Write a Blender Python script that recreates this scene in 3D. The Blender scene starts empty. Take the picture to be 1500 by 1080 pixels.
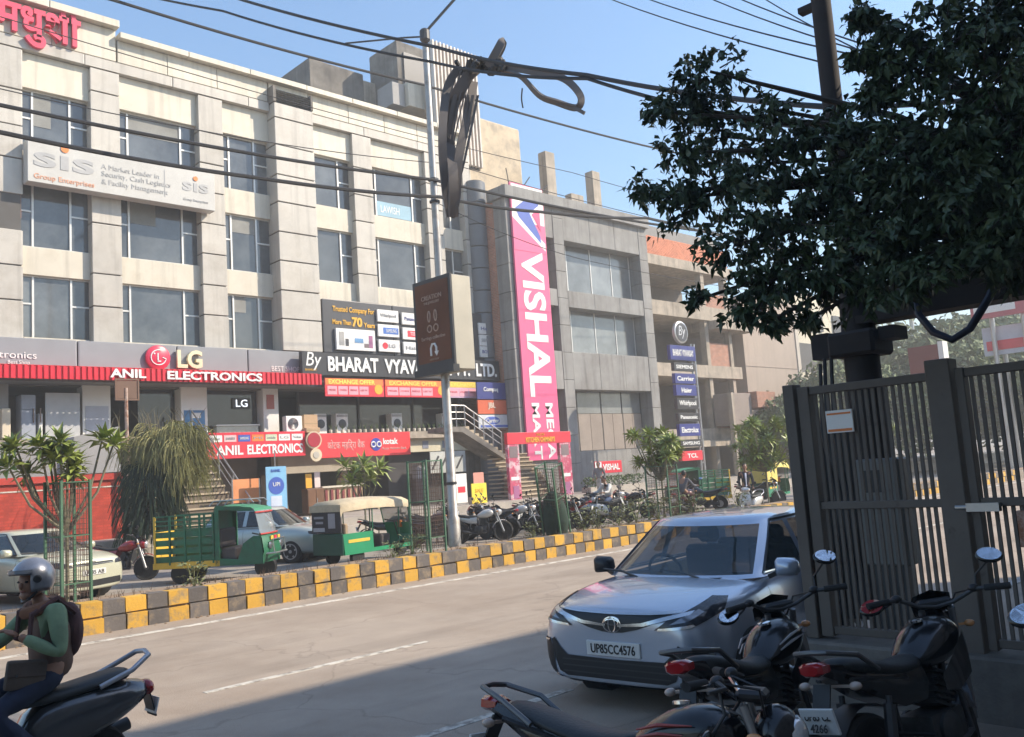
import bpy, bmesh, math, random
from math import radians as R, sin, cos, pi, tan
from mathutils import Vector, Matrix
random.seed(11)
sc = bpy.context.scene; COL = sc.collection
V = Vector

# ------------------------------------------------------------------ camera, sky, sun, exposure
CAMPOS = V((0, 0, 2.1)); yaw, pitch, roll = R(45.78), R(6.67), R(-3.9)
d = V((cos(yaw)*cos(pitch), sin(yaw)*cos(pitch), sin(pitch)))
r0 = V((sin(yaw), -cos(yaw), 0)); u0 = r0.cross(d)
r1 = cos(roll)*r0 + sin(roll)*u0; u1 = -sin(roll)*r0 + cos(roll)*u0
cam = bpy.data.cameras.new('camera'); cam_o = bpy.data.objects.new('camera', cam); COL.objects.link(cam_o)
m = Matrix((r1, u1, -d)).transposed().to_4x4(); m.translation = CAMPOS; cam_o.matrix_world = m
cam.sensor_fit = 'HORIZONTAL'; cam.sensor_width = 36; cam.lens = 36*1300/1500; cam.clip_start = .05; cam.clip_end = 3000
sc.camera = cam_o

SUN_AZ, SUN_EL = 48, 37          # degrees from -Y (towards the street) round to +X, and above the horizon
sd = V((sin(R(SUN_AZ))*cos(R(SUN_EL)), -cos(R(SUN_AZ))*cos(R(SUN_EL)), sin(R(SUN_EL))))
world = bpy.data.worlds.new('World'); sc.world = world; world.use_nodes = True
nt = world.node_tree; nt.nodes.clear()
sky = nt.nodes.new('ShaderNodeTexSky'); sky.sky_type = 'NISHITA'; sky.sun_disc = False
sky.sun_elevation = R(SUN_EL); sky.sun_rotation = math.atan2(sd.x, sd.y)
sky.air_density = 1.5; sky.dust_density = .8; sky.ozone_density = 5.5; sky.altitude = 180
bg = nt.nodes.new('ShaderNodeBackground'); bg.inputs[1].default_value = .15
wo = nt.nodes.new('ShaderNodeOutputWorld')
nt.links.new(sky.outputs[0], bg.inputs[0]); nt.links.new(bg.outputs[0], wo.inputs[0])
sun = bpy.data.lights.new('sun', 'SUN'); sun.energy = 4.4; sun.angle = R(.6); sun.color = (1, .87, .70)
sun_o = bpy.data.objects.new('sun', sun); COL.objects.link(sun_o); sun_o.location = (20, -20, 40)
sun_o.rotation_euler = (-sd).to_track_quat('-Z', 'Y').to_euler()
vs = sc.view_settings; vs.view_transform = 'Standard'; vs.look = 'None'; vs.exposure = .7; vs.gamma = 1; vs.use_curve_mapping = False
sc.cycles.max_bounces = 5; sc.cycles.diffuse_bounces = 3; sc.cycles.glossy_bounces = 3; sc.cycles.transparent_max_bounces = 10; sc.cycles.volume_bounces = 0
sc.cycles.sample_clamp_indirect = 6; sc.cycles.caustics_reflective = False; sc.cycles.caustics_refractive = False

# ------------------------------------------------------------------ materials
MATS = {}
def M(name, col, rough=.65, metal=0, var=.12, scale=1.2, bump=0, bscale=25, rnd=.05, spec=.5, coat=0, col2=None, c2s=2.0, c2t=(.5, .65), emit=0):
    """procedural surface: base colour varied by two noises, optional second colour in patches (dirt, wear), optional bump"""
    if name in MATS: return MATS[name]
    mt = bpy.data.materials.new(name); mt.use_nodes = True; n = mt.node_tree; L = n.links.new
    b = n.nodes['Principled BSDF']
    b.inputs['Roughness'].default_value = rough; b.inputs['Metallic'].default_value = metal
    b.inputs['Specular IOR Level'].default_value = spec; b.inputs['Coat Weight'].default_value = coat; b.inputs['Coat Roughness'].default_value = .06
    geo = n.nodes.new('ShaderNodeNewGeometry')
    no = n.nodes.new('ShaderNodeTexNoise'); no.inputs['Scale'].default_value = scale; no.inputs['Detail'].default_value = 5; no.inputs['Roughness'].default_value = .62
    L(geo.outputs['Position'], no.inputs['Vector'])
    mr = n.nodes.new('ShaderNodeMapRange'); mr.inputs[1].default_value = .3; mr.inputs[2].default_value = .7
    mr.inputs[3].default_value = 1-var; mr.inputs[4].default_value = 1+var; L(no.outputs[0], mr.inputs[0])
    oi = n.nodes.new('ShaderNodeObjectInfo'); mr2 = n.nodes.new('ShaderNodeMapRange'); mr2.inputs[3].default_value = 1-rnd; mr2.inputs[4].default_value = 1+rnd
    L(oi.outputs['Random'], mr2.inputs[0])
    mu = n.nodes.new('ShaderNodeMath'); mu.operation = 'MULTIPLY'; L(mr.outputs[0], mu.inputs[0]); L(mr2.outputs[0], mu.inputs[1])
    sc_ = n.nodes.new('ShaderNodeVectorMath'); sc_.operation = 'SCALE'; L(mu.outputs[0], sc_.inputs['Scale'])
    if col2:
        n2 = n.nodes.new('ShaderNodeTexNoise'); n2.inputs['Scale'].default_value = c2s; n2.inputs['Detail'].default_value = 7; n2.inputs['Roughness'].default_value = .7
        L(geo.outputs['Position'], n2.inputs['Vector'])
        rp = n.nodes.new('ShaderNodeMapRange'); rp.inputs[1].default_value = c2t[0]; rp.inputs[2].default_value = c2t[1]; L(n2.outputs[0], rp.inputs[0])
        mx = n.nodes.new('ShaderNodeMix'); mx.data_type = 'RGBA'; mx.inputs[6].default_value = (*col, 1); mx.inputs[7].default_value = (*col2, 1)
        L(rp.outputs[0], mx.inputs[0]); L(mx.outputs[2], sc_.inputs[0])
    else: sc_.inputs[0].default_value = col
    L(sc_.outputs[0], b.inputs['Base Color'])
    if bump:
        n3 = n.nodes.new('ShaderNodeTexNoise'); n3.inputs['Scale'].default_value = bscale; n3.inputs['Detail'].default_value = 4; L(geo.outputs['Position'], n3.inputs['Vector'])
        bp = n.nodes.new('ShaderNodeBump'); bp.inputs['Strength'].default_value = bump; bp.inputs['Distance'].default_value = .02
        L(n3.outputs[0], bp.inputs['Height']); L(bp.outputs[0], b.inputs['Normal'])
    if emit:
        b.inputs['Emission Color'].default_value = (*col, 1); b.inputs['Emission Strength'].default_value = emit
    MATS[name] = mt; return mt
def glass(name, col, alpha, rough=.03):
    """thin pane: part see-through, part mirror-like"""
    if name in MATS: return MATS[name]
    mt = bpy.data.materials.new(name); mt.use_nodes = True; n = mt.node_tree; L = n.links.new; b = n.nodes['Principled BSDF']
    b.inputs['Base Color'].default_value = (*col, 1); b.inputs['Roughness'].default_value = rough; b.inputs['Specular IOR Level'].default_value = .8
    b.inputs['Alpha'].default_value = alpha
    MATS[name] = mt; return mt
def wood_like(name, a, b_, scale, ratio):
    """brick courses for surfaces too far to pick the bricks apart"""
    if name in MATS: return MATS[name]
    mt = M(name, a, .85, var=.2, scale=3); n = mt.node_tree
    tb = n.nodes.new('ShaderNodeTexBrick'); tb.inputs['Scale'].default_value = scale; tb.inputs['Color1'].default_value = (*a, 1)
    tb.inputs['Color2'].default_value = (a[0]*.75, a[1]*.7, a[2]*.7, 1); tb.inputs['Mortar'].default_value = (*b_, 1); tb.inputs['Mortar Size'].default_value = .012
    tb.inputs['Brick Width'].default_value = .23*ratio; tb.inputs['Row Height'].default_value = .085
    g = n.nodes.new('ShaderNodeNewGeometry'); sx = n.nodes.new('ShaderNodeSeparateXYZ'); cx = n.nodes.new('ShaderNodeCombineXYZ'); ad = n.nodes.new('ShaderNodeMath')
    L = n.links.new; L(g.outputs['Position'], sx.inputs[0]); L(sx.outputs[0], ad.inputs[0]); L(sx.outputs[1], ad.inputs[1]); L(ad.outputs[0], cx.inputs[0]); L(sx.outputs[2], cx.inputs[1])
    L(cx.outputs[0], tb.inputs['Vector'])
    s = [x for x in n.nodes if x.type == 'VECT_MATH'][0]; L(tb.outputs[0], s.inputs[0])
    return mt

beige = M('beige cladding', (.485, .455, .405), .5, var=.10, scale=.8, rnd=.09, col2=(.40, .365, .31), c2s=.9, c2t=(.5, .75))
cream = M('cream panel', (.61, .56, .46), .55, var=.07, rnd=.05, col2=(.55, .49, .385), c2s=1.3, c2t=(.52, .75))
jointm = M('panel joint', (.09, .085, .08), .8)
greyband = M('grey composite panel', (.27, .28, .30), .45, var=.06, rnd=.05)
charcoal = M('charcoal sign board', (.055, .057, .065), .45, var=.08)
tint = M('dusty tinted glass', (.115, .125, .13), .06, var=.4, scale=.55, rnd=.3, spec=.9, col2=(.07, .08, .09), c2s=.4, c2t=(.45, .6))
tint2 = M('dark shop glass', (.03, .034, .04), .08, var=.3, scale=.8, rnd=.2, spec=.7)
alu = M('aluminium frame', (.66, .65, .62), .4, .3, var=.05)
concrete = M('grey concrete', (.285, .28, .27), .85, var=.13, scale=1.1, bump=.25, col2=(.21, .20, .19), c2s=.7, c2t=(.45, .75))
rawconc = M('raw concrete', (.42, .36, .29), .9, var=.18, scale=1.6, bump=.3, col2=(.30, .26, .21), c2s=1.1, c2t=(.45, .7))
oldconc = M('weathered concrete', (.22, .20, .175), .9, var=.25, scale=1.2, bump=.3, col2=(.11, .10, .09), c2s=.9, c2t=(.4, .7))
tanwall = M('tan plaster', (.44, .36, .30), .9, var=.06, scale=.5)
redpaint = M('red paint', (.62, .02, .03), .5, var=.08)
redsign = M('red sign film', (.72, .035, .06), .4, var=.05)
white = M('white paint', (.78, .77, .74), .5, var=.04)
whitetxt = M('white lettering', (.80, .80, .78), .5, var=.03)
yellowtxt = M('yellow lettering', (.78, .42, .03), .5)
black = M('black plastic', (.018, .018, .02), .45, var=.1)
rubber = M('tyre rubber', (.022, .021, .021), .85, var=.2, scale=9)
steel = M('steel', (.45, .45, .45), .35, .8, var=.1)
chrome = M('chrome', (.75, .75, .76), .12, 1, var=.03)
darksteel = M('dark steel', (.06, .06, .062), .5, .4, var=.15)
interior = M('dark shop interior', (.035, .032, .03), .8, var=.3)
woodm = M('brown wood', (.16, .075, .035), .5, var=.2)
pink = M('pink vinyl', (.78, .12, .27), .5, var=.03)
bluevin = M('blue vinyl', (.05, .11, .45), .5)
orange = M('orange paint', (.75, .22, .05), .5)
yellow = M('yellow paint', (.75, .48, .06), .6, var=.1, col2=(.45, .30, .09), c2s=4, c2t=(.6, .75))
greenp = M('green paint', (.02, .145, .075), .5, var=.2, bump=.15, bscale=6, col2=(.035, .085, .05), c2s=3, c2t=(.48, .66))
brickm = wood_like('brick wall', (.45, .17, .10), (.40, .33, .27), 1.0, 1)
asphalt = M('dusty asphalt', (.40, .33, .262), .9, var=.10, scale=.8, bump=.35, bscale=60, col2=(.31, .24, .18), c2s=.35, c2t=(.42, .72))
def cracked(mt):
    """adds hairline cracks, darker patches and fine aggregate to the road surface"""
    n = mt.node_tree; L = n.links.new; b = n.nodes['Principled BSDF']; g = n.nodes.new('ShaderNodeNewGeometry')
    src = b.inputs['Base Color'].links[0].from_socket
    wn = n.nodes.new('ShaderNodeTexNoise'); wn.inputs['Scale'].default_value = 1.6; wn.inputs['Detail'].default_value = 4; L(g.outputs['Position'], wn.inputs['Vector'])
    wv = n.nodes.new('ShaderNodeVectorMath'); wv.operation = 'MULTIPLY_ADD'; wv.inputs[1].default_value = (.7, .7, .7); L(wn.outputs['Color'], wv.inputs[0]); L(g.outputs['Position'], wv.inputs[2])
    vo = n.nodes.new('ShaderNodeTexVoronoi'); vo.feature = 'DISTANCE_TO_EDGE'; vo.inputs['Scale'].default_value = .33; L(wv.outputs[0], vo.inputs['Vector'])
    m1 = n.nodes.new('ShaderNodeMapRange'); m1.inputs[1].default_value = .001; m1.inputs[2].default_value = .007; m1.inputs[3].default_value = .8; m1.inputs[4].default_value = 1; L(vo.outputs['Distance'], m1.inputs[0])
    ag = n.nodes.new('ShaderNodeTexNoise'); ag.inputs['Scale'].default_value = 95; ag.inputs['Detail'].default_value = 2; L(g.outputs['Position'], ag.inputs['Vector'])
    m2 = n.nodes.new('ShaderNodeMapRange'); m2.inputs[1].default_value = .3; m2.inputs[2].default_value = .7; m2.inputs[3].default_value = .82; m2.inputs[4].default_value = 1.16; L(ag.outputs[0], m2.inputs[0])
    st_ = n.nodes.new('ShaderNodeTexNoise'); st_.inputs['Scale'].default_value = .9; st_.inputs['Detail'].default_value = 6; mp = n.nodes.new('ShaderNodeMapping'); mp.inputs['Scale'].default_value = (.18, 1.3, 1); L(g.outputs['Position'], mp.inputs[0]); L(mp.outputs[0], st_.inputs['Vector'])
    m3_ = n.nodes.new('ShaderNodeMapRange'); m3_.inputs[1].default_value = .52; m3_.inputs[2].default_value = .68; m3_.inputs[3].default_value = 1; m3_.inputs[4].default_value = .78; L(st_.outputs[0], m3_.inputs[0])
    p1 = n.nodes.new('ShaderNodeMath'); p1.operation = 'MULTIPLY'; L(m1.outputs[0], p1.inputs[0]); L(m2.outputs[0], p1.inputs[1]); p2 = n.nodes.new('ShaderNodeMath'); p2.operation = 'MULTIPLY'; L(p1.outputs[0], p2.inputs[0]); L(m3_.outputs[0], p2.inputs[1])
    s = n.nodes.new('ShaderNodeVectorMath'); s.operation = 'SCALE'; L(src, s.inputs[0]); L(p2.outputs[0], s.inputs['Scale']); L(s.outputs[0], b.inputs['Base Color'])
cracked(asphalt)
def streaked(mt, amt=.25):
    """rain streaks and grime running down a wall"""
    n = mt.node_tree; L = n.links.new; b = n.nodes['Principled BSDF']; g = n.nodes.new('ShaderNodeNewGeometry'); src = b.inputs['Base Color'].links[0].from_socket
    mp = n.nodes.new('ShaderNodeMapping'); mp.inputs['Scale'].default_value = (3.2, 3.2, .16); L(g.outputs['Position'], mp.inputs[0]); no = n.nodes.new('ShaderNodeTexNoise'); no.inputs['Scale'].default_value = 1.3; no.inputs['Detail'].default_value = 6; L(mp.outputs[0], no.inputs['Vector'])
    m1 = n.nodes.new('ShaderNodeMapRange'); m1.inputs[1].default_value = .5; m1.inputs[2].default_value = .72; m1.inputs[3].default_value = 1; m1.inputs[4].default_value = 1-amt; L(no.outputs[0], m1.inputs[0])
    s = n.nodes.new('ShaderNodeVectorMath'); s.operation = 'SCALE'; L(src, s.inputs[0]); L(m1.outputs[0], s.inputs['Scale']); L(s.outputs[0], b.inputs['Base Color'])
for m_ in (beige, cream): streaked(m_, .22)
for m_ in (concrete, rawconc, oldconc): streaked(m_, .35)
streaked(tanwall, .12)
soil = M('dry soil', (.30, .215, .145), .95, var=.22, scale=2.5, bump=.5, bscale=12, col2=(.20, .15, .105), c2s=1.1)
paving = M('parking slab', (.30, .265, .225), .9, var=.16, scale=.9, bump=.3, col2=(.20, .175, .15), c2s=.8)

# ------------------------------------------------------------------ mesh helpers
def wloc(o):
    p = V((0, 0, 0))
    while o is not None: p = p + o.location; o = o.parent
    return p
SPLIT = {'cabinet_rib', 'bracket', 'sill', 'leg', 'foot', 'post', 'curtain_print', 'foot_peg', 'stripe', 'tank_stripe', 'stand', 'control_cable', 'swing_arm', 'shock_absorber'}
class MB:
    def __init__(s): s.v = []; s.f = []
    def add(s, vs_, fs):
        k = len(s.v); s.v += [V(p) for p in vs_]; s.f += [tuple(i+k for i in f) for f in fs]; return s
    def box(s, x0, y0, z0, x1, y1, z1):
        return s.add([(x, y, z) for z in (z0, z1) for y in (y0, y1) for x in (x0, x1)], [(0, 2, 3, 1), (4, 5, 7, 6), (0, 1, 5, 4), (2, 6, 7, 3), (0, 4, 6, 2), (1, 3, 7, 5)])
    def obox(s, c, size, M3):
        c = V(c); a = [V(size)*.5][0]
        return s.add([c + M3 @ V((sx*a.x, sy*a.y, sz*a.z)) for sz in (-1, 1) for sy in (-1, 1) for sx in (-1, 1)], [(0, 2, 3, 1), (4, 5, 7, 6), (0, 1, 5, 4), (2, 6, 7, 3), (0, 4, 6, 2), (1, 3, 7, 5)])
    def bar(s, p0, p1, w, h=None, up=(0, 0, 1)):
        p0, p1 = V(p0), V(p1); x = (p1-p0); L = x.length; x.normalize(); u = V(up)
        if abs(x.dot(u)) > .98: u = V((0, 1, 0))
        y = u.cross(x).normalized(); z = x.cross(y)
        return s.obox((p0+p1)/2, (L, w, h or w), Matrix((x, y, z)).transposed())
    def loft(s, rings, closed=True, caps=True):
        k = len(s.v); n = len(rings[0])
        for r in rings: s.v += [V(p) for p in r]
        for i in range(len(rings)-1):
            for j in range(n if closed else n-1):
                a = k+i*n+j; b = k+i*n+(j+1) % n; s.f.append((a, b, b+n, a+n))
        if caps and closed: s.f.append(tuple(range(k+n-1, k-1, -1))); s.f.append(tuple(range(k+(len(rings)-1)*n, k+len(rings)*n)))
        return s
    def tube(s, pts, r, n=8, caps=True):
        pts = [V(p) for p in pts]; rs = r if isinstance(r, (list, tuple)) else [r]*len(pts); rings = []; y = None
        for i, p in enumerate(pts):
            t = (pts[min(i+1, len(pts)-1)]-pts[max(i-1, 0)]).normalized()
            if y is None: y = t.orthogonal().normalized()
            y = (y - t*y.dot(t)); y = y.normalized() if y.length > 1e-5 else t.orthogonal().normalized()
            x = y.cross(t); rings.append([p + (y*cos(2*pi*j/n)+x*sin(2*pi*j/n))*rs[i] for j in range(n)])
        return s.loft(rings, True, caps)
    def cyl(s, p0, p1, r, r2=None, n=12): return s.tube([p0, p1], [r, r if r2 is None else r2], n)
    def lathe(s, prof, c, ax, n=20):
        c = V(c); ax = V(ax).normalized(); y = ax.orthogonal().normalized(); x = y.cross(ax)
        return s.loft([[c+ax*h+(y*cos(2*pi*j/n)+x*sin(2*pi*j/n))*max(r, 1e-4) for j in range(n)] for r, h in prof])
    def prism(s, poly, f, d0, d1):
        n = len(poly); k = len(s.v); s.v += [V(f(a, b, d0)) for a, b in poly]+[V(f(a, b, d1)) for a, b in poly]
        s.f += [tuple(range(k, k+n)), tuple(range(k+2*n-1, k+n-1, -1))]+[(k+i, k+n+i, k+n+(i+1) % n, k+(i+1) % n) for i in range(n)]
        return s
    def ell(s, c, rad, n=14, m_=9, M3=None):
        c = V(c); rings = []
        for i in range(m_+1):
            a = -pi/2+pi*i/m_; rings.append([c+((M3 @ q) if M3 else q) for q in [V((rad[0]*cos(a)*cos(2*pi*j/n), rad[1]*cos(a)*sin(2*pi*j/n), rad[2]*sin(a))) for j in range(n)]])
        return s.loft(rings)
    def islands(s):
        par = list(range(len(s.v)))
        def find(i):
            while par[i] != i: par[i] = par[par[i]]; i = par[i]
            return i
        for f in s.f:
            for i in f[1:]: par[find(i)] = find(f[0])
        out = {}
        for f in s.f:
            q = out.setdefault(find(f[0]), [{}, MB()]); mp, g = q
            for i in f:
                if i not in mp: mp[i] = len(g.v); g.v.append(s.v[i])
            g.f.append(tuple(mp[i] for i in f))
        return [q[1] for q in out.values()]
    def build(s, name, mat, parent=None, smooth=False, bev=0, world=False, sub=0, ang=40):
        if name in SPLIT:
            gs = s.islands()
            if len(gs) > 1:
                o = None
                for g in gs: o = g.build(name, mat, parent, smooth, bev, world, sub, ang)
                return o
        off = wloc(parent) if (world and parent is not None) else V((0, 0, 0))
        me = bpy.data.meshes.new(name); me.from_pydata([p-off for p in s.v], [], s.f)
        bm = bmesh.new(); bm.from_mesh(me)
        bmesh.ops.remove_doubles(bm, verts=bm.verts, dist=1e-5); bmesh.ops.recalc_face_normals(bm, faces=bm.faces)
        if bev:
            es = [e for e in bm.edges if len(e.link_faces) == 2 and e.calc_face_angle(0) > R(35)]
            bmesh.ops.bevel(bm, geom=es, offset=bev, segments=2 if smooth else 1, affect='EDGES', profile=.6)
        bm.to_mesh(me); bm.free()
        me.materials.append(mat); o = bpy.data.objects.new(name, me); COL.objects.link(o)
        if parent is not None: o.parent = parent
        if smooth:
            me.shade_smooth(); me.set_sharp_from_angle(angle=R(ang))
        if sub:
            md = o.modifiers.new('sub', 'SUBSURF'); md.levels = sub; md.render_levels = sub
        return o
UNIT = {}
def piece(name, mat, parent, x0, y0, z0, x1, y1, z1):
    """a box-shaped piece (panel, stone, slab) sharing one mesh per material; world coordinates"""
    if mat.name not in UNIT:
        o_ = MB().box(-.5, -.5, -.5, .5, .5, .5).build('unit', mat, None, bev=.012); UNIT[mat.name] = o_.data; bpy.data.objects.remove(o_)
    o = bpy.data.objects.new(name, UNIT[mat.name]); COL.objects.link(o)
    if parent is not None: o.parent = parent
    o.location = V(((x0+x1)/2, (y0+y1)/2, (z0+z1)/2)) - (wloc(parent) if parent is not None else V((0, 0, 0)))
    o.scale = (abs(x1-x0), abs(y1-y0), abs(z1-z0)); return o
def T(name, label, cat, loc=(0, 0, 0), rz=0, group=None):
    o = bpy.data.objects.new(name, None); COL.objects.link(o); o.location = loc; o.rotation_euler = (0, 0, rz); o.empty_display_size = .2
    return tag(o, label, cat, group)
def tag(o, label, cat, group=None):
    o['label'] = label; o['category'] = cat
    if group: o['group'] = group
    return o
def struct(o): o['kind'] = 'structure'; return o
def stuff(o): o['kind'] = 'stuff'; return o
def dup(root, loc=None, rz=None, label=None, group=None, swap=None, parent=None, scale=None):
    c = root.copy(); COL.objects.link(c); c.parent = parent
    if loc is not None: c.location = loc
    if rz is not None: c.rotation_euler[2] = rz
    if scale: c.scale = (scale,)*3
    if label: c['label'] = label
    if group: c['group'] = group
    if swap and c.data and c.type == 'MESH' and c.data.materials and c.data.materials[0].name in swap:
        c.material_slots[0].link = 'OBJECT'; c.material_slots[0].material = swap[c.data.materials[0].name]
    for ch in root.children: dup(ch, parent=c, swap=swap)
    return c
def text(body, size, mat, parent, org, ex=(1, 0, 0), ey=(0, 0, 1), name='lettering', ext=.006, off=0., align='CENTER', width=None, world=True, shear=0):
    """flat lettering standing just proud of its board"""
    cu = bpy.data.curves.new('t', 'FONT'); cu.body = body; cu.size = size; cu.extrude = ext; cu.offset = off*size; cu.align_x = align; cu.align_y = 'CENTER'; cu.resolution_u = 3; cu.shear = shear
    to = bpy.data.objects.new('t', cu); me = bpy.data.meshes.new_from_object(to); bpy.data.objects.remove(to); bpy.data.curves.remove(cu)
    xs = [v.co.x for v in me.vertices] or [0]
    sx = 1 if not width else width/max(1e-6, max(xs)-min(xs))
    ex, ey = V(ex).normalized(), V(ey).normalized(); ez = ex.cross(ey)
    o_ = V(org)-(wloc(parent) if (parent is not None and world) else V((0, 0, 0)))
    mid = (max(xs)+min(xs))/2 if align == 'CENTER' else 0
    ys = [v.co.y for v in me.vertices] or [0]; my = (max(ys)+min(ys))/2
    for v in me.vertices: v.co = o_ + ex*((v.co.x-mid)*sx) + ey*(v.co.y-my) + ez*v.co.z
    me.name = name; me.materials.clear(); me.materials.append(mat); o = bpy.data.objects.new(name, me); COL.objects.link(o)
    if parent is not None: o.parent = parent
    return o
def board(name, label, cat, x0, z0, x1, z1, y, th, mat, group=None, frame=None):
    """a sign board facing the street (-Y); returns the root"""
    t = T(name, label, cat, ((x0+x1)/2, y, z0), 0, group)
    MB().box(x0, y-th, z0, x1, y, z1).build('panel', mat, t, world=True, bev=.012)
    if frame:
        fr = MB(); w = .05
        for a in ((x0, z0, x1, z0+w), (x0, z1-w, x1, z1), (x0, z0+w, x0+w, z1-w), (x1-w, z0+w, x1, z1-w)): fr.box(a[0], y-th-.02, a[1], a[2], y-th+.001, a[3])
        fr.build('frame', frame, t, world=True)
    return t
def patch(name, mat, parent, x0, z0, x1, z1, y, th=.006):
    return MB().box(x0, y-th, z0, x1, y, z1).build(name, mat, parent, world=True)

# ------------------------------------------------------------------ ground, road, kerb, lot
struct(MB().box(-400, -400, -.4, 900, 900, -.03).build('ground', soil))
struct(MB().box(-80, 4.35, -.3, 260, 15.35, 0).build('road', asphalt))
paint = M('worn road paint', (.62, .58, .50), .8, var=.12, col2=(.27, .235, .195), c2s=5, c2t=(.47, .6))
struct(MB().box(-80, 14.25, -.02, 260, 14.42, .004).build('edge_line', paint))
for k in range(-1, 7): struct(MB().box(4.29+9*k, 9.36, -.02, 7.3+9*k, 9.47, .004).build('lane_dash', paint))
for a, b in ((3.4, 6.4), (-6, -3)): struct(MB().box(a, 6.03, -.02, b, 6.14, .004).build('lane_dash', paint))
struct(MB().box(-80, 15.5, -.3, 120, 16.7, .42).build('planting_strip', soil))
struct(MB().box(-80, 16.7, -.3, 120, 27.4, .15).build('parking_lot', paving))
struct(MB().box(-80, 27.4, -.3, 120, 60, .9).build('forecourt', M('forecourt slab', (.40, .36, .31), .85, var=.14, col2=(.28, .25, .22), c2s=.8)))
struct(MB().box(-80, 26.95, .15, 120, 27.4, .62).build('step', M('step stone', (.42, .38, .33), .85, var=.14)))
struct(MB().box(-60, -5, -.3, 60, 4.2, .15).build('near_footpath', M('footpath slab', (.21, .175, .14), .9, var=.2, bump=.3)))
struct(MB().box(-60, 4.2, -.3, 60, 4.35, .16).build('near_kerb', concrete))
# the painted kerb: two courses of blocks, yellow and grey by turns
kerb = struct(MB().box(-10, 15.24, -.25, 120, 15.5, .425).build('kerb', M('kerb core', (.25, .21, .17), .9, var=.2)))
ky = M('kerb yellow', (.62, .355, .05), .8, var=.12, rnd=.12, bump=.3, bscale=20, col2=(.30, .225, .13), c2s=4.5, c2t=(.50, .66))
kg = M('kerb grey', (.125, .112, .105), .8, var=.15, rnd=.15, bump=.3, bscale=20, col2=(.30, .235, .16), c2s=3.5, c2t=(.50, .68))
x = 1.4; i = 0
while x < 50:
    w = .352
    for z0, z1, y0, s in ((.0, .235, 15.16, 0), (.262, .5, 15.2, 1)):
        j = i + (s if x > 12.6 else 0)
        ks = piece('kerb_stone', ky if j % 2 == 0 else kg, kerb, x+random.uniform(.002, .012), y0+random.uniform(-.014, .012), z0-.02*(s == 0), x+w-random.uniform(.002, .012), 15.48, z1+random.uniform(-.014, .006)); ks.rotation_euler = (random.gauss(0, .012), random.gauss(0, .012), random.gauss(0, .012))
    x += w; i += 1
# ------------------------------------------------------------------ the beige office block
OB = T('office_building', 'four storey beige panelled office block with tinted windows above the electronics shops', 'building', (18, 33, .9))
def WB(): return MB()
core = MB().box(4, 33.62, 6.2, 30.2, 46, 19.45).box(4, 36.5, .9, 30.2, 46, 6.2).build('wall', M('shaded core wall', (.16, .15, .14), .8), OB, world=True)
cols = [(5.0, 8.95, 0), (11.25, 12.3, 0), (15.42, 16.45, 0), (18.62, 20.5, 1), (22.8, 23.85, 0), (27.05, 28.05, 0), (29.5, 30.0, 0)]
for k, (x0, x1, wide) in enumerate(cols):
    y0 = 32.6 if wide else 33.0; zt = 18.55 if wide else 18.2; zb = 7.74 if k < 4 else 10.2
    p = MB().box(x0+.05, y0+.06, zb+.02, x1-.05, 33.62, zt).build('pilaster', jointm, OB, world=True)
    z = zb; n = 0
    hs = [1.36, 1.22, 1.27, 1.25, 1.3, 1.2, 1.32, 1.22, 1.2]
    while z < zt-.1:
        h = min(hs[n % 9] if not (k == 1 and n == 2) else 1.9, zt-z)
        if zt-z-h < .5: h = zt-z
        if k == 0 and 11.9 < z+h/2 < 13.4 : z += h; n += 1; continue
        piece('cladding_panel', beige, p, x0, y0+random.uniform(0, .018), z+.025, x1, 33.6, z+h-.025); z += h; n += 1
    if wide:   # louvred vent at the head of the wide pilaster
        v = MB()
        for q in range(6): v.obox((19.56, 32.64, 18.68+q*.09), (1.7, .12, .02), Matrix.Rotation(R(35), 3, 'X'))
        v.build('vent_louvre', darksteel, p, world=True)
        piece('vent_frame', oldconc, p, x0-.06, 32.55, 18.55, x0+.08, 33.6, 19.25); piece('vent_frame', oldconc, p, x1-.1, 32.55, 18.55, x1, 33.6, 19.25)
piece('brick_infill', brickm, OB, 6, 33.2, 12.05, 8.95, 33.5, 13.2)
rows = [(14.56, 16.9), (11.1, 13.5), (7.85, 10.1)]
bays = [(8.95, 11.25), (12.3, 15.42), (16.45, 18.62), (20.5, 22.8), (23.85, 27.05), (28.05, 29.5)]
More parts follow.
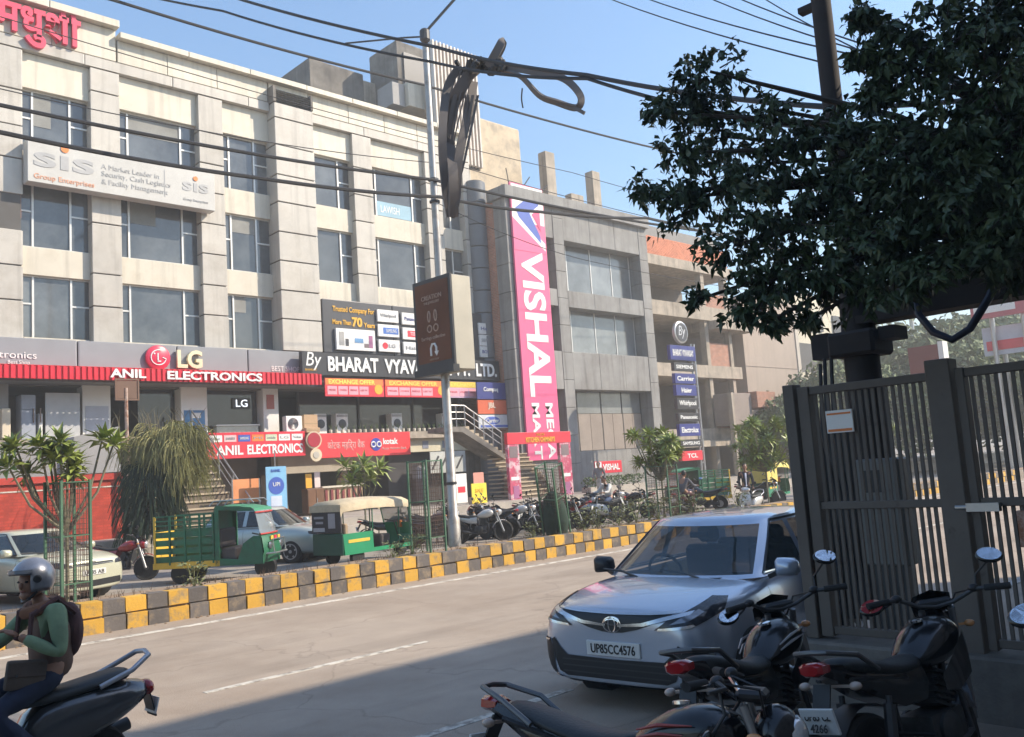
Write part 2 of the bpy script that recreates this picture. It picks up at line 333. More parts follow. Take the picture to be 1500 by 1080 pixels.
for b, (x0, x1) in enumerate(bays):
    piece('lintel_panel', cream, OB, x0, 33.22, 16.9, x1, 33.6, 18.2)
    piece('spandrel_panel', cream, OB, x0, 33.26, 13.5, x1, 33.6, 14.56)
    piece('spandrel_panel', cream, OB, x0, 33.26, 10.1, x1, 33.6, 11.1)
    for rI, (z0, z1) in enumerate(rows):
        if b >= 3 and rI == 2: continue
        a, c_ = x0+.42, x1-.62
        if b == 5: a, c_ = x0+.05, x0+.8
        fr = MB()
        for xx in (a, c_): fr.box(xx-.035, 33.40, z0, xx+.035, 33.52, z1)
        zm = z0+(z1-z0)*.55
        fr.box(x0, 33.42, zm-.03, a, 33.5, zm+.03); fr.box(c_, 33.42, zm-.03, x1, 33.5, zm+.03)
        fr.box(x0, 33.41, z0, x1, 33.53, z0+.05); fr.box(x0, 33.41, z1-.05, x1, 33.53, z1)
        w = fr.build('window', alu, OB, world=True)
        for (u, v) in ((x0, a-.035), (a+.035, c_-.035), (c_+.035, x1)): piece('pane', tint, w, u, 33.46+random.uniform(-.004, .004), z0+.05, v, 33.49, z1-.05)
        if (b*3+rI*2) % 5 in (0, 3) and b < 5:
            hb = (z1-z0)*random.uniform(.2, .55); piece('blind', M('faded blind', (.25, .25, .235), .8, var=.2), w, a+.05, 33.44, z1-.06-hb, c_-.05 if (b+rI) % 2 else (a+c_)/2, 33.452, z1-.06)
        if rI == 2: piece('sill', cream, w, x0+.05, 33.1, z0-.14, x1-.25, 33.5, z0)
lw = patch('window_banner', M('pale blue vinyl', (.25, .42, .52), .4), OB, 24.3, 14.65, 26.4, 15.35, 33.45)
text('LAWISH', .5, whitetxt, OB, (25.1, 33.44, 15.0), width=1.1)
# frieze, header course and coping, each panel its own piece
def course(name, mat, x0, x1, step, y0, z0, z1):
    x = x0
    while x < x1-.05:
        w = min(step*random.uniform(.92, 1.08), x1-x)
        if x1-x-w < .6: w = x1-x
        piece(name, mat, OB, x+.012, y0+random.uniform(0, .012), z0, x+w-.012, 33.7, z1); x += w
course('header_panel', beige, 4.9, 18.6, 3.1, 32.98, 18.22, 18.62); course('header_panel', beige, 20.52, 30.0, 3.1, 32.98, 18.22, 18.62)
course('frieze_panel', cream, 4.9, 12.2, 2.4, 33.0, 18.66, 19.9); course('frieze_panel', cream, 12.25, 18.55, 2.0, 33.0, 18.66, 19.52); course('frieze_panel', cream, 20.55, 30.0, 2.1, 33.0, 18.66, 19.52); piece('frieze_panel', cream, OB, 18.6, 32.98, 19.28, 20.52, 33.7, 19.52)
course('coping_stone', cream, 4.9, 12.25, 2.3, 32.7, 19.93, 20.2); course('coping_stone', cream, 12.25, 30.0, 2.6, 32.7, 19.54, 19.76)
# rounded grey corner column of stacked drums
cc = MB().cyl((30.3, 33.05, .9), (30.3, 33.05, 17.2), .5, n=20).build('corner_column', jointm, OB, world=True, smooth=True)
drum = MB().lathe([(.55, 0), (.58, .03), (.58, 1.1), (.55, 1.13)], (0, 0, 0), (0, 0, 1), 24).build('column_drum', M('slate drum', (.15, .16, .175), .5), cc, smooth=True); drum.location = V((30.3, 33.05, .95))-wloc(OB)
for k in range(1, 14): q = drum.copy(); COL.objects.link(q); q.location = drum.location+V((0, 0, 1.16*k))
# grey fascia over the shops
for a, b_ in ((4.2, 6.4), (6.45, 10.55), (10.6, 14.1), (14.15, 17.0), (17.05, 19.65)): piece('fascia_panel', greyband, OB, a, 32.62, 6.5, b_, 33.62, 7.73)
for a, b_ in ((20.6, 24.3), (24.35, 28.1), (28.15, 30.9)): piece('fascia_panel', charcoal, OB, a, 32.66, 7.78, b_, 33.3, 10.14)
piece('soffit', M('soffit', (.20, .20, .21), .7), OB, 4.2, 32.6, 6.26, 30.6, 36.5, 6.48)
piece('floor_slab', rawconc, OB, 4.2, 32.8, 3.98, 30.2, 36.5, 4.3)
# shop floor: back wall, glass and columns
for a, b_ in ((13.15, 14.5), (15.75, 18.05), (20.0, 23.1), (23.15, 26.2), (26.25, 29.3)): piece('shop_glass', tint2, OB, a, 34.0, 4.32, b_, 34.05, 6.22)
for a in (20.0, 23.1, 26.2, 29.3): piece('glazing_bar', darksteel, OB, a-.05, 33.92, 4.32, a+.05, 34.06, 6.22)
for a, b_ in ((11.0, 11.98), (14.62, 15.68), (18.1, 18.8)):
    cpt = piece('shop_column', white, OB, a, 33.5, 4.3, b_, 34.1, 6.28)
piece('shop_column', M('grey stone', (.30, .30, .30), .6), OB, 4.3, 33.5, 4.3, 8.62, 34.1, 6.28)
patch('poster', M('poster blue', (.05, .20, .42), .4), OB, 14.72, 4.5, 15.56, 5.35, 33.49); patch('poster', M('poster grey', (.42, .44, .50), .4), OB, 11.1, 4.5, 11.9, 5.5, 33.49); patch('poster', M('poster red brown', (.35, .07, .05), .4), OB, 18.25, 5.4, 18.6, 6.0, 33.49)
patch('poster', white, OB, 15.0, 5.05, 15.4, 5.25, 33.48)
# lower floor walls and soffit of the bank
piece('lower_wall', M('bank wall', (.44, .40, .34), .7), OB, 18.8, 33.7, 2.68, 24.3, 34.3, 3.98)
piece('lower_wall', M('bank pier', (.40, .36, .31), .7), OB, 18.3, 33.7, .9, 19.2, 34.3, 2.68)
piece('lower_wall', tanwall, OB, 22.1, 33.9, .9, 22.35, 34.3, 2.68)
piece('lower_wall', M('dark basement wall', (.045, .042, .045), .6, var=.15), OB, 24.25, 33.5, .9, 28.1, 34.4, 3.4)
piece('lower_wall', M('cream stone band', (.62, .57, .42), .6), OB, 24.25, 33.1, 3.35, 29.6, 34.2, 4.1)
piece('lower_wall', oldconc, OB, 28.1, 33.9, .9, 30.3, 34.4, 3.4)
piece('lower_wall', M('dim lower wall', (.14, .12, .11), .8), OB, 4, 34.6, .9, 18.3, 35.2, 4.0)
# roof structures
rt = piece('roof_tower', oldconc, OB, 28.0, 36, 19.4, 30.4, 38.5, 25.6); piece('opening_shade', charcoal, OB, 28.4, 35.9, 21.6, 30.2, 36.0, 25.0)  # dark panel on the tower stands for the shade inside its opening
piece('roof_box', cream, OB, 27.4, 34.4, 21.2, 29.1, 36.0, 22.5); piece('roof_box', M('shaded plaster', (.36, .35, .34), .8), OB, 26.6, 34.7, 21.2, 27.38, 36.0, 22.4)
piece('roof_tank_wall', oldconc, OB, 23.8, 38, 19.4, 27.2, 42, 24.2); piece('roof_tank_wall', rawconc, OB, 27.2, 38.05, 19.4, 28.8, 42, 23.9); piece('roof_parapet', oldconc, OB, 25.8, 36.3, 19.4, 28, 36.8, 21.2)
piece('stair_head', M('stained cream plaster', (.56, .46, .33), .9, var=.2, col2=(.33, .28, .22), c2s=.8, c2t=(.5, .72)), OB, 30.4, 36, 15, 37.0, 40, 22.6)
piece('stair_wall', cream, OB, 30.0, 34.2, 15.5, 31.2, 36, 19.2)
sl = MB().box(28.3, 33.75, 18.3, 31.5, 33.85, 24.6).build('slat_backing', M('slat backing', (.10, .09, .085), .8), OB, world=True)
for k in range(13): piece('slat', M('painted slat', (.62, .56, .50), .6), sl, 28.4+k*.245, 33.45, 18.35, 28.5+k*.245, 33.72, 24.7)
for z in (18.4, 24.0): piece('slat_rail', darksteel, sl, 28.3, 33.72, z, 31.5, 33.8, z+.1)

# ---- signs on the office block
bd = board('wall_sign', 'long grey security company board with two orange dotted logos across second floor', 'sign', 8.95, 13.2, 15.75, 14.75, 32.95, .5, M('pale grey board', (.52, .51, .48), .5, var=.08))
slate = M('slate lettering', (.40, .40, .40), .6)
for (cx, cz, s, w) in ((10.15, 14.05, 1.05, 2.0), (14.95, 14.02, .72, 1.05)):
    text('sıs', s, slate, bd, (cx, 32.44, cz), off=.02, width=w)
    MB().lathe([(.13*s, 0), (.13*s, .02)], (cx+.01*s, 32.44, cz+.50*s), (0, -1, 0), 16).build('logo_dot', orange, bd, world=True)
text('Group Enterprises', .26, M('orange lettering', (.70, .32, .18), .6), bd, (10.15, 32.44, 13.4), width=2.0)
for k, s in enumerate(('A Market Leader in', 'Security, Cash Logistics', '& Facility Management')): text(s, .27, slate, bd, (11.4, 32.44, 14.2-k*.3), align='LEFT')
text('Group Enterprises', .14, slate, bd, (14.95, 32.44, 13.48), width=1.0)
patch('divider', slate, bd, 13.72, 13.45, 13.75, 14.5, 32.445)
hs = T('roof_lettering', 'raised pink red Hindi name letters on the parapet at top left', 'sign', (9.5, 32.95, 18.7))
pr = M('pink red letters', (.70, .04, .10), .45)
text('मधुशी', 1.55, pr, hs, (9.45, 32.9, 19.25), ext=.09, off=.024, width=2.85, name='letters')
MB().obox((9.98, 32.85, 18.95), (.45, .16, .14), Matrix.Rotation(R(30), 3, 'Y')).build('letter_stroke', pr, hs, world=True)
lg = T('shop_logo', 'round red face emblem beside two raised cream letters on the grey fascia', 'sign', (13.6, 32.6, 7.0))
MB().lathe([(.44, 0), (.46, .05), (.46, .12), (.42, .15)], (13.35, 32.6, 7.22), (0, -1, 0), 28).build('disc', M('emblem red', (.62, .03, .08), .35), lg, world=True, smooth=True)
arc = MB(); arc.tube([(13.35+.28*cos(a), 32.44, 7.22+.28*sin(a)) for a in [R(70+q*14) for q in range(21)]]+[(13.5, 32.44, 7.22)], .022, 6); arc.box(13.31, 32.43, 7.08, 13.35, 32.45, 7.38); arc.box(13.31, 32.43, 7.06, 13.44, 32.45, 7.1)
MB().ell((13.2, 32.44, 7.36), (.035, .02, .035), 8, 6).build('emblem_dot', whitetxt, lg, world=True)
arc.build('emblem_line', whitetxt, lg, world=True)
text('LG', .92, M('cream letters', (.75, .68, .45), .5), lg, (14.55, 32.5, 7.2), ext=.07, off=.03, width=.98, name='letters')
aw = T('shop_awning', 'corrugated red metal strip awning carrying white capital letters over the shop', 'awning', (12, 32.5, 6.25))
pts = []; x = 4.2
while x < 19.85: pts += [(x, 32.02), (x+.09, 32.02), (x+.1, 31.97), (x+.19, 31.97)]; x += .2
n = len(pts); g = MB(); g.v = [V((p[0], p[1], z)) for z in (6.27, 6.72) for p in pts]; g.f = [(i, i+1, i+1+n, i+n) for i in range(n-1)]; g.build('corrugated_face', M('awning red', (.66, .015, .04), .45, var=.06), aw, world=True)
MB().box(4.2, 32.02, 6.7, 19.85, 32.62, 6.74).build('top_sheet', redpaint, aw, world=True)
text('ANIL', .42, whitetxt, aw, (12.05, 31.94, 6.52), ext=.02, off=.03, width=1.25, name='letters'); text('ELECTRONICS', .42, whitetxt, aw, (15.35, 31.94, 6.5), ext=.02, off=.03, width=3.8, name='letters')
sm = T('fascia_lettering', 'small white shop name lettering at the left end of the grey fascia', 'sign', (7.4, 32.6, 6.9))
text('Anil Electronics', .34, whitetxt, sm, (7.95, 32.6, 7.14), width=2.6, name='letters'); text('Best Shop', .17, whitetxt, sm, (8.7, 32.6, 6.87), name='letters')
sm = T('fascia_lettering', 'small white BEST SHOP lettering at the right end of the grey fascia', 'sign', (19.0, 32.6, 6.9)); text('BEST SHOP', .3, whitetxt, sm, (18.7, 32.6, 6.98), width=1.3, name='letters')
# BHARAT sign and the panels above it
bs = board('shop_sign', 'long black sign with white capital company name above the offer banners', 'sign', 19.2, 6.7, 30.4, 7.68, 32.4, .25, M('black sign face', (.035, .035, .04), .4))
text('BHARAT  VYAVASAY  PVT.  LTD.', .86, whitetxt, bs, (25.3, 32.14, 7.2), off=.03, width=9.75, ext=.03, name='letters')
text('By', .85, whitetxt, bs, (19.75, 32.14, 7.28), width=.75, name='monogram', shear=.2); text('BHARAT', .13, yellowtxt, bs, (19.6, 32.14, 6.92), width=.55)
sl_ = T('slogan_lettering', 'raised yellow company slogan with a big 70 on the charcoal wall panel', 'sign', (22.2, 32.6, 9))
text('Trusted Company For', .33, yellowtxt, sl_, (22.2, 32.64, 9.7), off=.02, width=2.2, name='letters'); text('More Than', .3, yellowtxt, sl_, (21.55, 32.64, 9.15), off=.02, width=.95, name='letters'); text('70', .55, yellowtxt, sl_, (22.35, 32.64, 9.2), off=.04, width=.55, name='letters'); text('Years', .3, yellowtxt, sl_, (23.0, 32.64, 9.1), off=.02, width=.6, name='letters')
ap = board('brand_sign', 'wide white illuminated appliance picture box under the yellow slogan', 'sign', 21.15, 7.9, 23.2, 8.85, 32.64, .12, white)
patch('fridge_print', M('print grey', (.35, .34, .33), .5), ap, 21.3, 8.1, 21.55, 8.7, 32.515); patch('fridge_print', charcoal, ap, 21.62, 8.08, 21.78, 8.4, 32.515); patch('tv_print', M('print blue', (.12, .28, .50), .5), ap, 22.1, 8.25, 22.55, 8.45, 32.515); patch('washer_print', M('print purple', (.35, .12, .25), .5), ap, 22.85, 8.05, 23.05, 8.6, 32.515); patch('washer_print', M('print dark', (.2, .15, .16), .5), ap, 22.6, 8.05, 22.84, 8.22, 32.515)
greytxt = M('grey lettering', (.33, .33, .34), .5); navytxt = M('navy lettering', (.04, .06, .28), .5); redtxt = M('red lettering', (.6, .03, .06), .5)
plates = [(23.4, 9.3, 'Whirlpool', greytxt, 'pale panel with grey word'), (23.4, 8.62, 'SAMSUNG', whitetxt, 'white panel with a blue block'), (23.4, 7.92, 'LG', greytxt, 'white panel with small red disc'),
          (24.78, 9.26, 'Panasonic', navytxt, 'white panel with dark blue word beside the lamp pole'), (24.78, 8.56, 'TOSHIBA', whitetxt, 'white panel with a red block'), (24.78, 7.88, 'Haier', greytxt, 'lowest white panel with grey word beside lamp pole'),
          (29.55, 9.1, 'Haier', navytxt, 'topmost white panel of the right hand column of three'), (29.55, 8.5, 'SIEMENS', greytxt, 'middle white panel of the right hand column of three'), (29.55, 7.92, 'BOSCH', navytxt, 'bottom white panel of the right hand column of three')]
for k, (x, z, s, mt, lab) in enumerate(plates):
    w = 1.18 if k < 6 else 1.05
    pb = board('brand_sign', lab+' on the charcoal wall', 'sign', x, z, x+w, z+.56, 32.64, .1, white, 'small white brand panels')
    if 'block' in lab: patch('colour_block', M('block blue', (.05, .16, .52), .5) if 'blue' in lab else redsign, pb, x+.28, z+.13, x+w-.06, z+.42, 32.535)
    if 'disc' in lab: MB().lathe([(.15, 0), (.15, .01)], (x+.35, 32.54, z+.28), (0, -1, 0), 16).build('disc', redsign, pb, world=True)
    text(s, .24, mt, pb, (x+w*.5+(.14 if k in (1, 2, 4) else 0), 32.527, z+.28), width=w*(.3 if s == 'LG' else .5 if 'block' in lab else .75))
# offer banners, hung from the sign on a slant
offer_y = M('offer yellow', (.80, .42, .03), .5); offer_p = M('offer pink', (.75, .35, .42), .5)
for k, (x0, x1, lab) in enumerate(((19.75, 20.4, None), (20.3, 23.35, 'red and yellow exchange offer banner left of the seam under black sign'), (23.4, 26.95, 'red and yellow exchange offer banner beside the lamp pole under black sign'), (27.0, 30.4, 'faded yellow and lilac offer banner right of the lamp pole'))):
    if not lab: continue
    t = board('offer_banner', lab, 'banner', x0, 5.82, x1, 6.62, 32.3, .05, redsign if k < 3 else M('lilac vinyl', (.55, .38, .52), .5), 'offer banners under the black sign')
    patch('yellow_strip', orange if k < 3 else yellow, t, x0+.03, 6.32, x1-.05, 6.6, 32.248)
    text('EXCHANGE OFFER', .26, M('offer lettering', (.85, .70, .12), .5), t, ((x0+x1)/2-.15, 32.24, 6.46), off=.03, width=(x1-x0)*.78)
    for q in range(4): bxs = x0+.12+q*(x1-x0-.9)/4; patch('price_box', offer_p, t, bxs, 5.9, bxs+(x1-x0-.9)/4-.06, 6.27, 32.247); text(('MIXER', 'OVEN', 'FRIDGE', 'LED TV')[q], .11, redtxt, t, (bxs+(x1-x0-.9)/8-.03, 32.238, 6.1), width=(x1-x0-.9)/4-.2)
    MB().lathe([(.22, 0), (.22, .008)], (x1-.3, 32.248, 6.15), (0, -1, 0), 16).build('picture_disc', offer_y if k < 3 else orange, t, world=True)
# lower signs
an = board('shop_sign', 'red sign box with white capitals and a row of brand tags beside the stairs', 'sign', 14.95, 3.36, 19.2, 4.36, 32.4, .25, redsign)
text('ANIL', .5, whitetxt, an, (15.9, 32.14, 3.68), off=.03, width=1.1, name='letters'); text('ELECTRONICS', .5, whitetxt, an, (17.85, 32.14, 3.68), off=.03, width=2.45, name='letters')
for k, mt in enumerate((white, M('tag pink', (.7, .5, .5), .5), bluevin, orange, M('tag green', (.6, .65, .45), .5), white, white)): q = patch('brand_tag', mt, an, 15.1+k*.58, 4.0, 15.6+k*.58, 4.26, 32.145)
for k, s in enumerate(('Haier', 'SANSUI', 'SAMSUNG', 'MI', 'onida', 'LG', 'Voltas')): text(s, .14, greytxt if k != 2 else whitetxt, an, (15.35+k*.58, 32.132, 4.13), width=.36)
kt = board('bank_sign', 'long bright red bank sign with Hindi and English white lettering', 'sign', 19.55, 3.22, 24.5, 4.24, 32.3, .25, M('bank red', (.78, .045, .055), .4))
text('कोटक महिद्रा बैंक', .42, M('pale pink lettering', (.75, .45, .42), .5), kt, (21.1, 32.04, 3.72), width=1.85)
MB().lathe([(.28, 0), (.28, .012)], (22.62, 32.045, 3.72), (0, -1, 0), 24).build('emblem_disc', M('emblem blue', (.04, .06, .36), .4), kt, world=True)
em = MB()
for s in (-1, 1): em.tube([(22.62+s*.15+.11*cos(R(s*90*0+a)), 32.025, 3.72+.11*sin(R(a))) for a in range(0, 361, 24)], .03, 6)
em.build('emblem_loop', whitetxt, kt, world=True)
text('kotak', .36, whitetxt, kt, (23.4, 32.04, 3.84), off=.03, width=.8); text('Kotak Mahindra Bank', .15, M('pale pink lettering', (.75, .45, .42), .5), kt, (23.6, 32.04, 3.53), width=1.3)
dk = T('disc_sign', 'round dark red badge with pale rim hanging at left end of the bank sign', 'sign', (19.5, 32, 3.9)); MB().lathe([(.33, 0), (.36, .03), (.36, .09)], (19.5, 32.05, 3.98), (0, -1, 0), 24).build('rim', M('cream rim', (.6, .5, .35), .5), dk, world=True); MB().lathe([(.3, 0), (.3, .02)], (19.49, 31.95, 3.98), (0, -1, 0), 24).build('face', M('badge red', (.38, .02, .04), .4), dk, world=True)
dk = T('disc_sign', 'round cream badge hanging below the dark red one at the bank sign', 'sign', (19.5, 32, 3.3)); MB().lathe([(.24, 0), (.27, .03), (.27, .08)], (19.55, 32.0, 3.36), (0, -1, 0), 24).build('rim', M('cream rim', (.6, .5, .35), .5), dk, world=True); MB().lathe([(.14, 0), (.14, .02)], (19.55, 31.92, 3.36), (0, -1, 0), 20).build('face', M('badge grey', (.45, .42, .36), .4), dk, world=True)
gb = board('scissor_poster', 'pale grey poster with dark diagonal shapes on the basement wall', 'poster', 26.3, 2.3, 28.5, 3.32, 33.0, .05, M('poster pale', (.52, .54, .52), .5))
for k in range(4): MB().obox((26.6+k*.5, 32.94, 2.8), (.1, .008, .75), Matrix.Rotation(R(35), 3, 'Y')).build('diagonal_print', charcoal, gb, world=True)
for k, (xx, ss) in enumerate(((26.0, .45), (27.2, .45))): tag(patch('wall_notice', M('notice blue grey', (.22, .24, .30), .5), None, xx, 3.5, xx+.35, 3.85, 33.09), ('left' if k == 0 else 'right')+' small dark notice on the cream stone band above the shutter', 'notice')
ns = board('neon_sign', 'small glowing white two letter sign inside the dark shop window', 'sign', 16.95, 5.45, 17.75, 5.9, 33.95, .02, M('sign backing', (.02, .02, .025), .4)); text('LG', .42, M('lit white letters', (.85, .9, 1), .5, emit=1.2), ns, (17.35, 33.9, 5.68), width=.5)

ctr = T('shop_counter', 'pale glass topped counter inside the dark shop window', 'counter', (17, 33.7, 4.3)); piece('body', M('counter pale', (.48, .50, .44), .5), ctr, 16.1, 33.6, 4.32, 17.9, 33.95, 4.72); piece('top', alu, ctr, 16.05, 33.55, 4.73, 17.95, 33.97, 4.78)
for k, (x_, lab) in enumerate(((20.5, 'white washing machine left of the others behind the shop rail'), (21.6, 'white washing machine second in the dark upper shop'), (24.6, 'white washing machine just left of the lamp pole in the upper shop'), (27.6, 'white washing machine right of the lamp pole in the upper shop'))):
    t = T('washing_machine', lab, 'appliance', (x_, 33.7, 4.3)); piece('casing', white, t, x_, 33.5, 4.32, x_+.6, 33.95, 5.2); MB().lathe([(.19, 0), (.2, .02), (.14, .03)], (x_+.3, 33.5, 4.75), (0, -1, 0), 18).build('door', charcoal, t, world=True, smooth=True); piece('control_panel', M('print grey', (.35, .34, .33), .5), t, x_+.03, 33.48, 5.05, x_+.57, 33.5, 5.16)
# ------------------------------------------------------------------ the grey concrete mart
MT = T('mart_building', 'grey concrete three storey mart with deep window openings beside the pink banner', 'building', (36, 31, .9))
MB().box(30.9, 36.2, .9, 42, 48, 16.1).build('wall', M('mart core', (.09, .09, .09), .8), MT, world=True)
Z = [(2.95, 6.2), (8.2, 10.6), (11.5, 14.24)]
def pier(x0, x1, z0, z1, nm='concrete_pier'):
    z = z0
    while z < z1-.05:
        h = min(1.45, z1-z); h = z1-z if z1-z-h < .4 else h
        piece(nm, concrete, MT, x0, 31+random.uniform(0, .012), z+.008, x1, 31.9, z+h-.008); z += h
pier(30.45, 33.15, .9, 15.9); pier(33.9, 34.68, .9, 15.9); pier(41.22, 42.0, .9, 15.9)
for z0, z1 in ((.9, 2.95), (6.2, 8.2), (10.6, 11.5), (14.24, 15.9)):
    for a, b_ in ((34.69, 36.85), (36.86, 39.0), (39.01, 41.21)): piece('concrete_panel', concrete, MT, a, 31.02+random.uniform(0, .012), z0, b_, 31.9, z1)
    piece('concrete_panel', concrete, MT, 33.16, 31.03, z0, 33.89, 31.9, z1)
piece('coping', concrete, MT, 30.3, 30.75, 15.9, 42.05, 32.2, 16.5)
piece('side_wall', brickm, MT, 30.5, 31.95, .9, 30.85, 48, 16.0); piece('side_wall', oldconc, MT, 41.6, 31.95, .9, 41.95, 48, 15.9)
mg = M('mart glass', (.20, .215, .22), .1, var=.35, scale=.6, rnd=.12, spec=.9); shut = M('rolling shutter', (.30, .25, .215), .6, var=.1)
for k, (z0, z1) in enumerate(Z):
    piece('slot_back', charcoal, MT, 33.1, 31.85, z0, 33.95, 31.95, z1)
    fr = MB(); 
    for xx in (34.75, 35.6, 37.6, 39.4, 41.1): fr.box(xx-.03, 31.78, z0, xx+.03, 31.86, z1)
    fr.box(34.7, 31.78, z0, 41.2, 31.86, z0+.06)
    w = fr.build('window', alu if k else darksteel, MT, world=True)
    for a, b_ in ((34.78, 35.57), (35.63, 37.57), (37.63, 39.37), (39.43, 41.07)):
        if k == 0:
            piece('pane', mg, w, a, 31.81, 5.0, b_, 31.84, z1)
            for q in range(2):
                xa = a+(b_-a)*q/2; piece('shutter_panel', shut, w, xa+.015, 31.78, z0+.06, xa+(b_-a)/2-.015, 31.84, 4.98)
        else: piece('pane', mg, w, a, 31.81, z0+.06, b_, 31.84, z1)
for x, z1, lab in ((36.9, 20.6, 0), (44.0, 20.2, 1)): piece('roof_column', rawconc, MT, x-.02 if not lab else 41.0, 33.9, 16, x+.75 if not lab else 41.7, 34.5, z1)
piece('roof_block', rawconc, MT, 38.9, 33.9, 16, 40.0, 34.4, 18.4)
for a, b_ in (((31.2, 31.3, 16.4), (31.0, 31.3, 17.6)), ((31.8, 31.3, 16.4), (32.6, 31.2, 17.4)), ((33.0, 31.3, 16.4), (33.9, 31.2, 17.2))): MB().cyl(a, b_, .03, n=6).build('rebar', darksteel, MT, world=True)
bn = board('banner', 'tall bright pink vertical banner with white mart name and blue arrow emblem', 'banner', 30.72, 2.6, 33.12, 16.72, 30.96, .12, pink)
patch('emblem_ground', white, bn, 30.8, 14.7, 33.06, 16.65, 30.835)
def tri(name, mat, pts, y): MB().prism(pts, lambda a, b, q: (a, q, b), y-.006, y).build(name, mat, bn, world=True)
tri('emblem_pink', pink, [(30.74, 14.65), (30.74, 15.15), (33.05, 13.9), (33.05, 13.2), (30.74, 13.2)], 30.832)
tri('emblem_blue', bluevin, [(31.0, 15.4), (32.55, 16.5), (32.7, 16.5), (32.7, 15.75), (32.0, 15.25), (32.7, 14.1), (32.7, 13.75), (31.2, 14.95)], 30.828)
tri('emblem_rose', M('emblem rose', (.75, .06, .18), .5), [(32.15, 15.2), (32.6, 15.55), (32.75, 15.5), (32.75, 14.4)], 30.825)
tri('emblem_white', white, [(30.74, 15.3), (31.05, 15.15), (33.02, 13.75), (33.02, 13.35), (30.74, 14.9)], 30.8305)
text('VISHAL', 2.1, whitetxt, bn, (31.95, 30.83, 9.5), ex=(0, 0, -1), ey=(1, 0, 0), off=.03, width=7.5, name='letters')
text('MEGA', .72, whitetxt, bn, (32.42, 30.83, 4.05), ex=(0, 0, -1), ey=(1, 0, 0), off=.03, width=2.8, name='letters'); text('MART', .72, whitetxt, bn, (31.45, 30.83, 4.05), ex=(0, 0, -1), ey=(1, 0, 0), off=.03, width=2.8, name='letters')
# ------------------------------------------------------------------ the half-built frame
UF = T('unfinished_building', 'half built concrete frame with open floors and orange brick parapets', 'building', (49, 33, .9))
for z0, z1 in ((14.6, 15.26), (11.35, 12.3), (7.45, 8.3), (3.3, 4.1)): piece('slab', rawconc, UF, 42.1, 33, z0, 54.6, 42, z1)
piece('slab', rawconc, UF, 51.0, 32.4, 10.75, 55.6, 36, 11.34); piece('slab', rawconc, UF, 46, 32.5, 2.9, 54.5, 33, 3.29)
for xx, w in ((44.4, .45), (50.55, .4), (53.4, .35)):
    for z0, z1 in ((.9, 3.3), (4.1, 7.45), (8.3, 11.35), (12.3, 14.6)): piece('column', rawconc, UF, xx, 33.15, z0, xx+w, 33.6, z1)
piece('back_wall', M('dim block wall', (.20, .18, .165), .9, var=.15), UF, 42.1, 37.5, .9, 54.6, 38, 14.6)
UFb = MB().box(42.2, 33.2, 15.27, 54.0, 33.42, 16.5).build('brick_parapet', M('mortar', (.42, .34, .27), .9), UF, world=True)
bp_ = M('orange brick', (.50, .19, .11), .85, var=.15, rnd=.3)
bm_ = MB(); z = 15.28; row = 0
while z < 16.46:
    x = 42.2+(.12 if row % 2 else 0)
    while x < 53.9: bm_.box(x+.006, 33.17+random.uniform(-.012, .008), z+.006, x+.234, 33.24, z+.079); x += .245
    z += .088; row += 1
stuff(bm_.build('brick', bp_, UFb, world=True))
for x0, x1, z0, z1 in ((50.95, 53.4, 12.3, 13.3), (50.95, 53.4, 8.3, 9.9), (50.95, 53.4, 4.1, 4.6)): piece('brick_infill', brickm, UF, x0, 33.25, z0, x1, 33.45, z1)
piece('roof_beam', M('roof shed', (.24, .23, .22), .8), UF, 43, 35, 17.2, 56, 40, 18.0); piece('roof_column', rawconc, UF, 50.2, 35, 15.3, 50.5, 35.3, 17.2)
piece('brick_bay', brickm, UF, 53.0, 31.2, 5.3, 55.4, 33, 6.4); piece('bay_wall', M('bay wall', (.28, .23, .20), .9), UF, 50.5, 31.6, 4.2, 52.9, 33, 6.3); piece('column', rawconc, UF, 50.2, 31.4, .9, 50.45, 31.7, 6.3)
TB = T('tan_building', 'plain tan plastered side wall of a far block behind the half built frame', 'building', (60, 33, 0))
MB().box(55.8, 33.5, 0, 63.7, 50, 13.6).build('wall', tanwall, TB, world=True)
for z in (4.5, 8.5, 11.5): MB().box(55.75, 33.47, z, 63.72, 33.52, z+.05).build('score_line', M('scored plaster', (.38, .31, .26), .9), TB, world=True)
MB().box(63.3, 33.42, 0, 63.76, 33.7, 13.62).build('corner_strip', M('pale plaster', (.55, .49, .42), .9), TB, world=True)
fw = T('far_house', 'cream far house with dark balcony recess right of the tan wall', 'building', (75, 38, 0))
MB().box(66, 36, 0, 84, 50, 15.5).build('wall', M('cream plaster', (.66, .60, .47), .9), fw, world=True)
for z in (3.5, 8.6): piece('balcony_shade', M('recess shade', (.10, .10, .10), .9), fw, 66.5, 35.8, z, 83, 36.05, z+2.6); piece('balcony', M('cream plaster', (.66, .60, .47), .9), fw, 66, 34.6, z-.9, 84, 36, z-.1)  # dark slabs on the wall paint the shade of the balcony recesses
for k in range(4): piece('window', charcoal, fw, 67+k*4, 35.85, 12.4, 69+k*4, 36.02, 14)
# the block behind the photographer, whose shadow lies over the near lane
NB = T('near_building', 'tall plain block behind the viewpoint that shades the near lane', 'building', (0, -9, 0))
MB().box(-25, -14, .1, 25, -4.2, 14.4).build('wall', M('block plaster', (.42, .38, .33), .85), NB, world=True)
for k in range(10):
    for z in (4.5, 8, 11.5): piece('window', tint, NB, -23+k*4.6, -4.22, z, -21+k*4.6, -4.17, z+1.6)
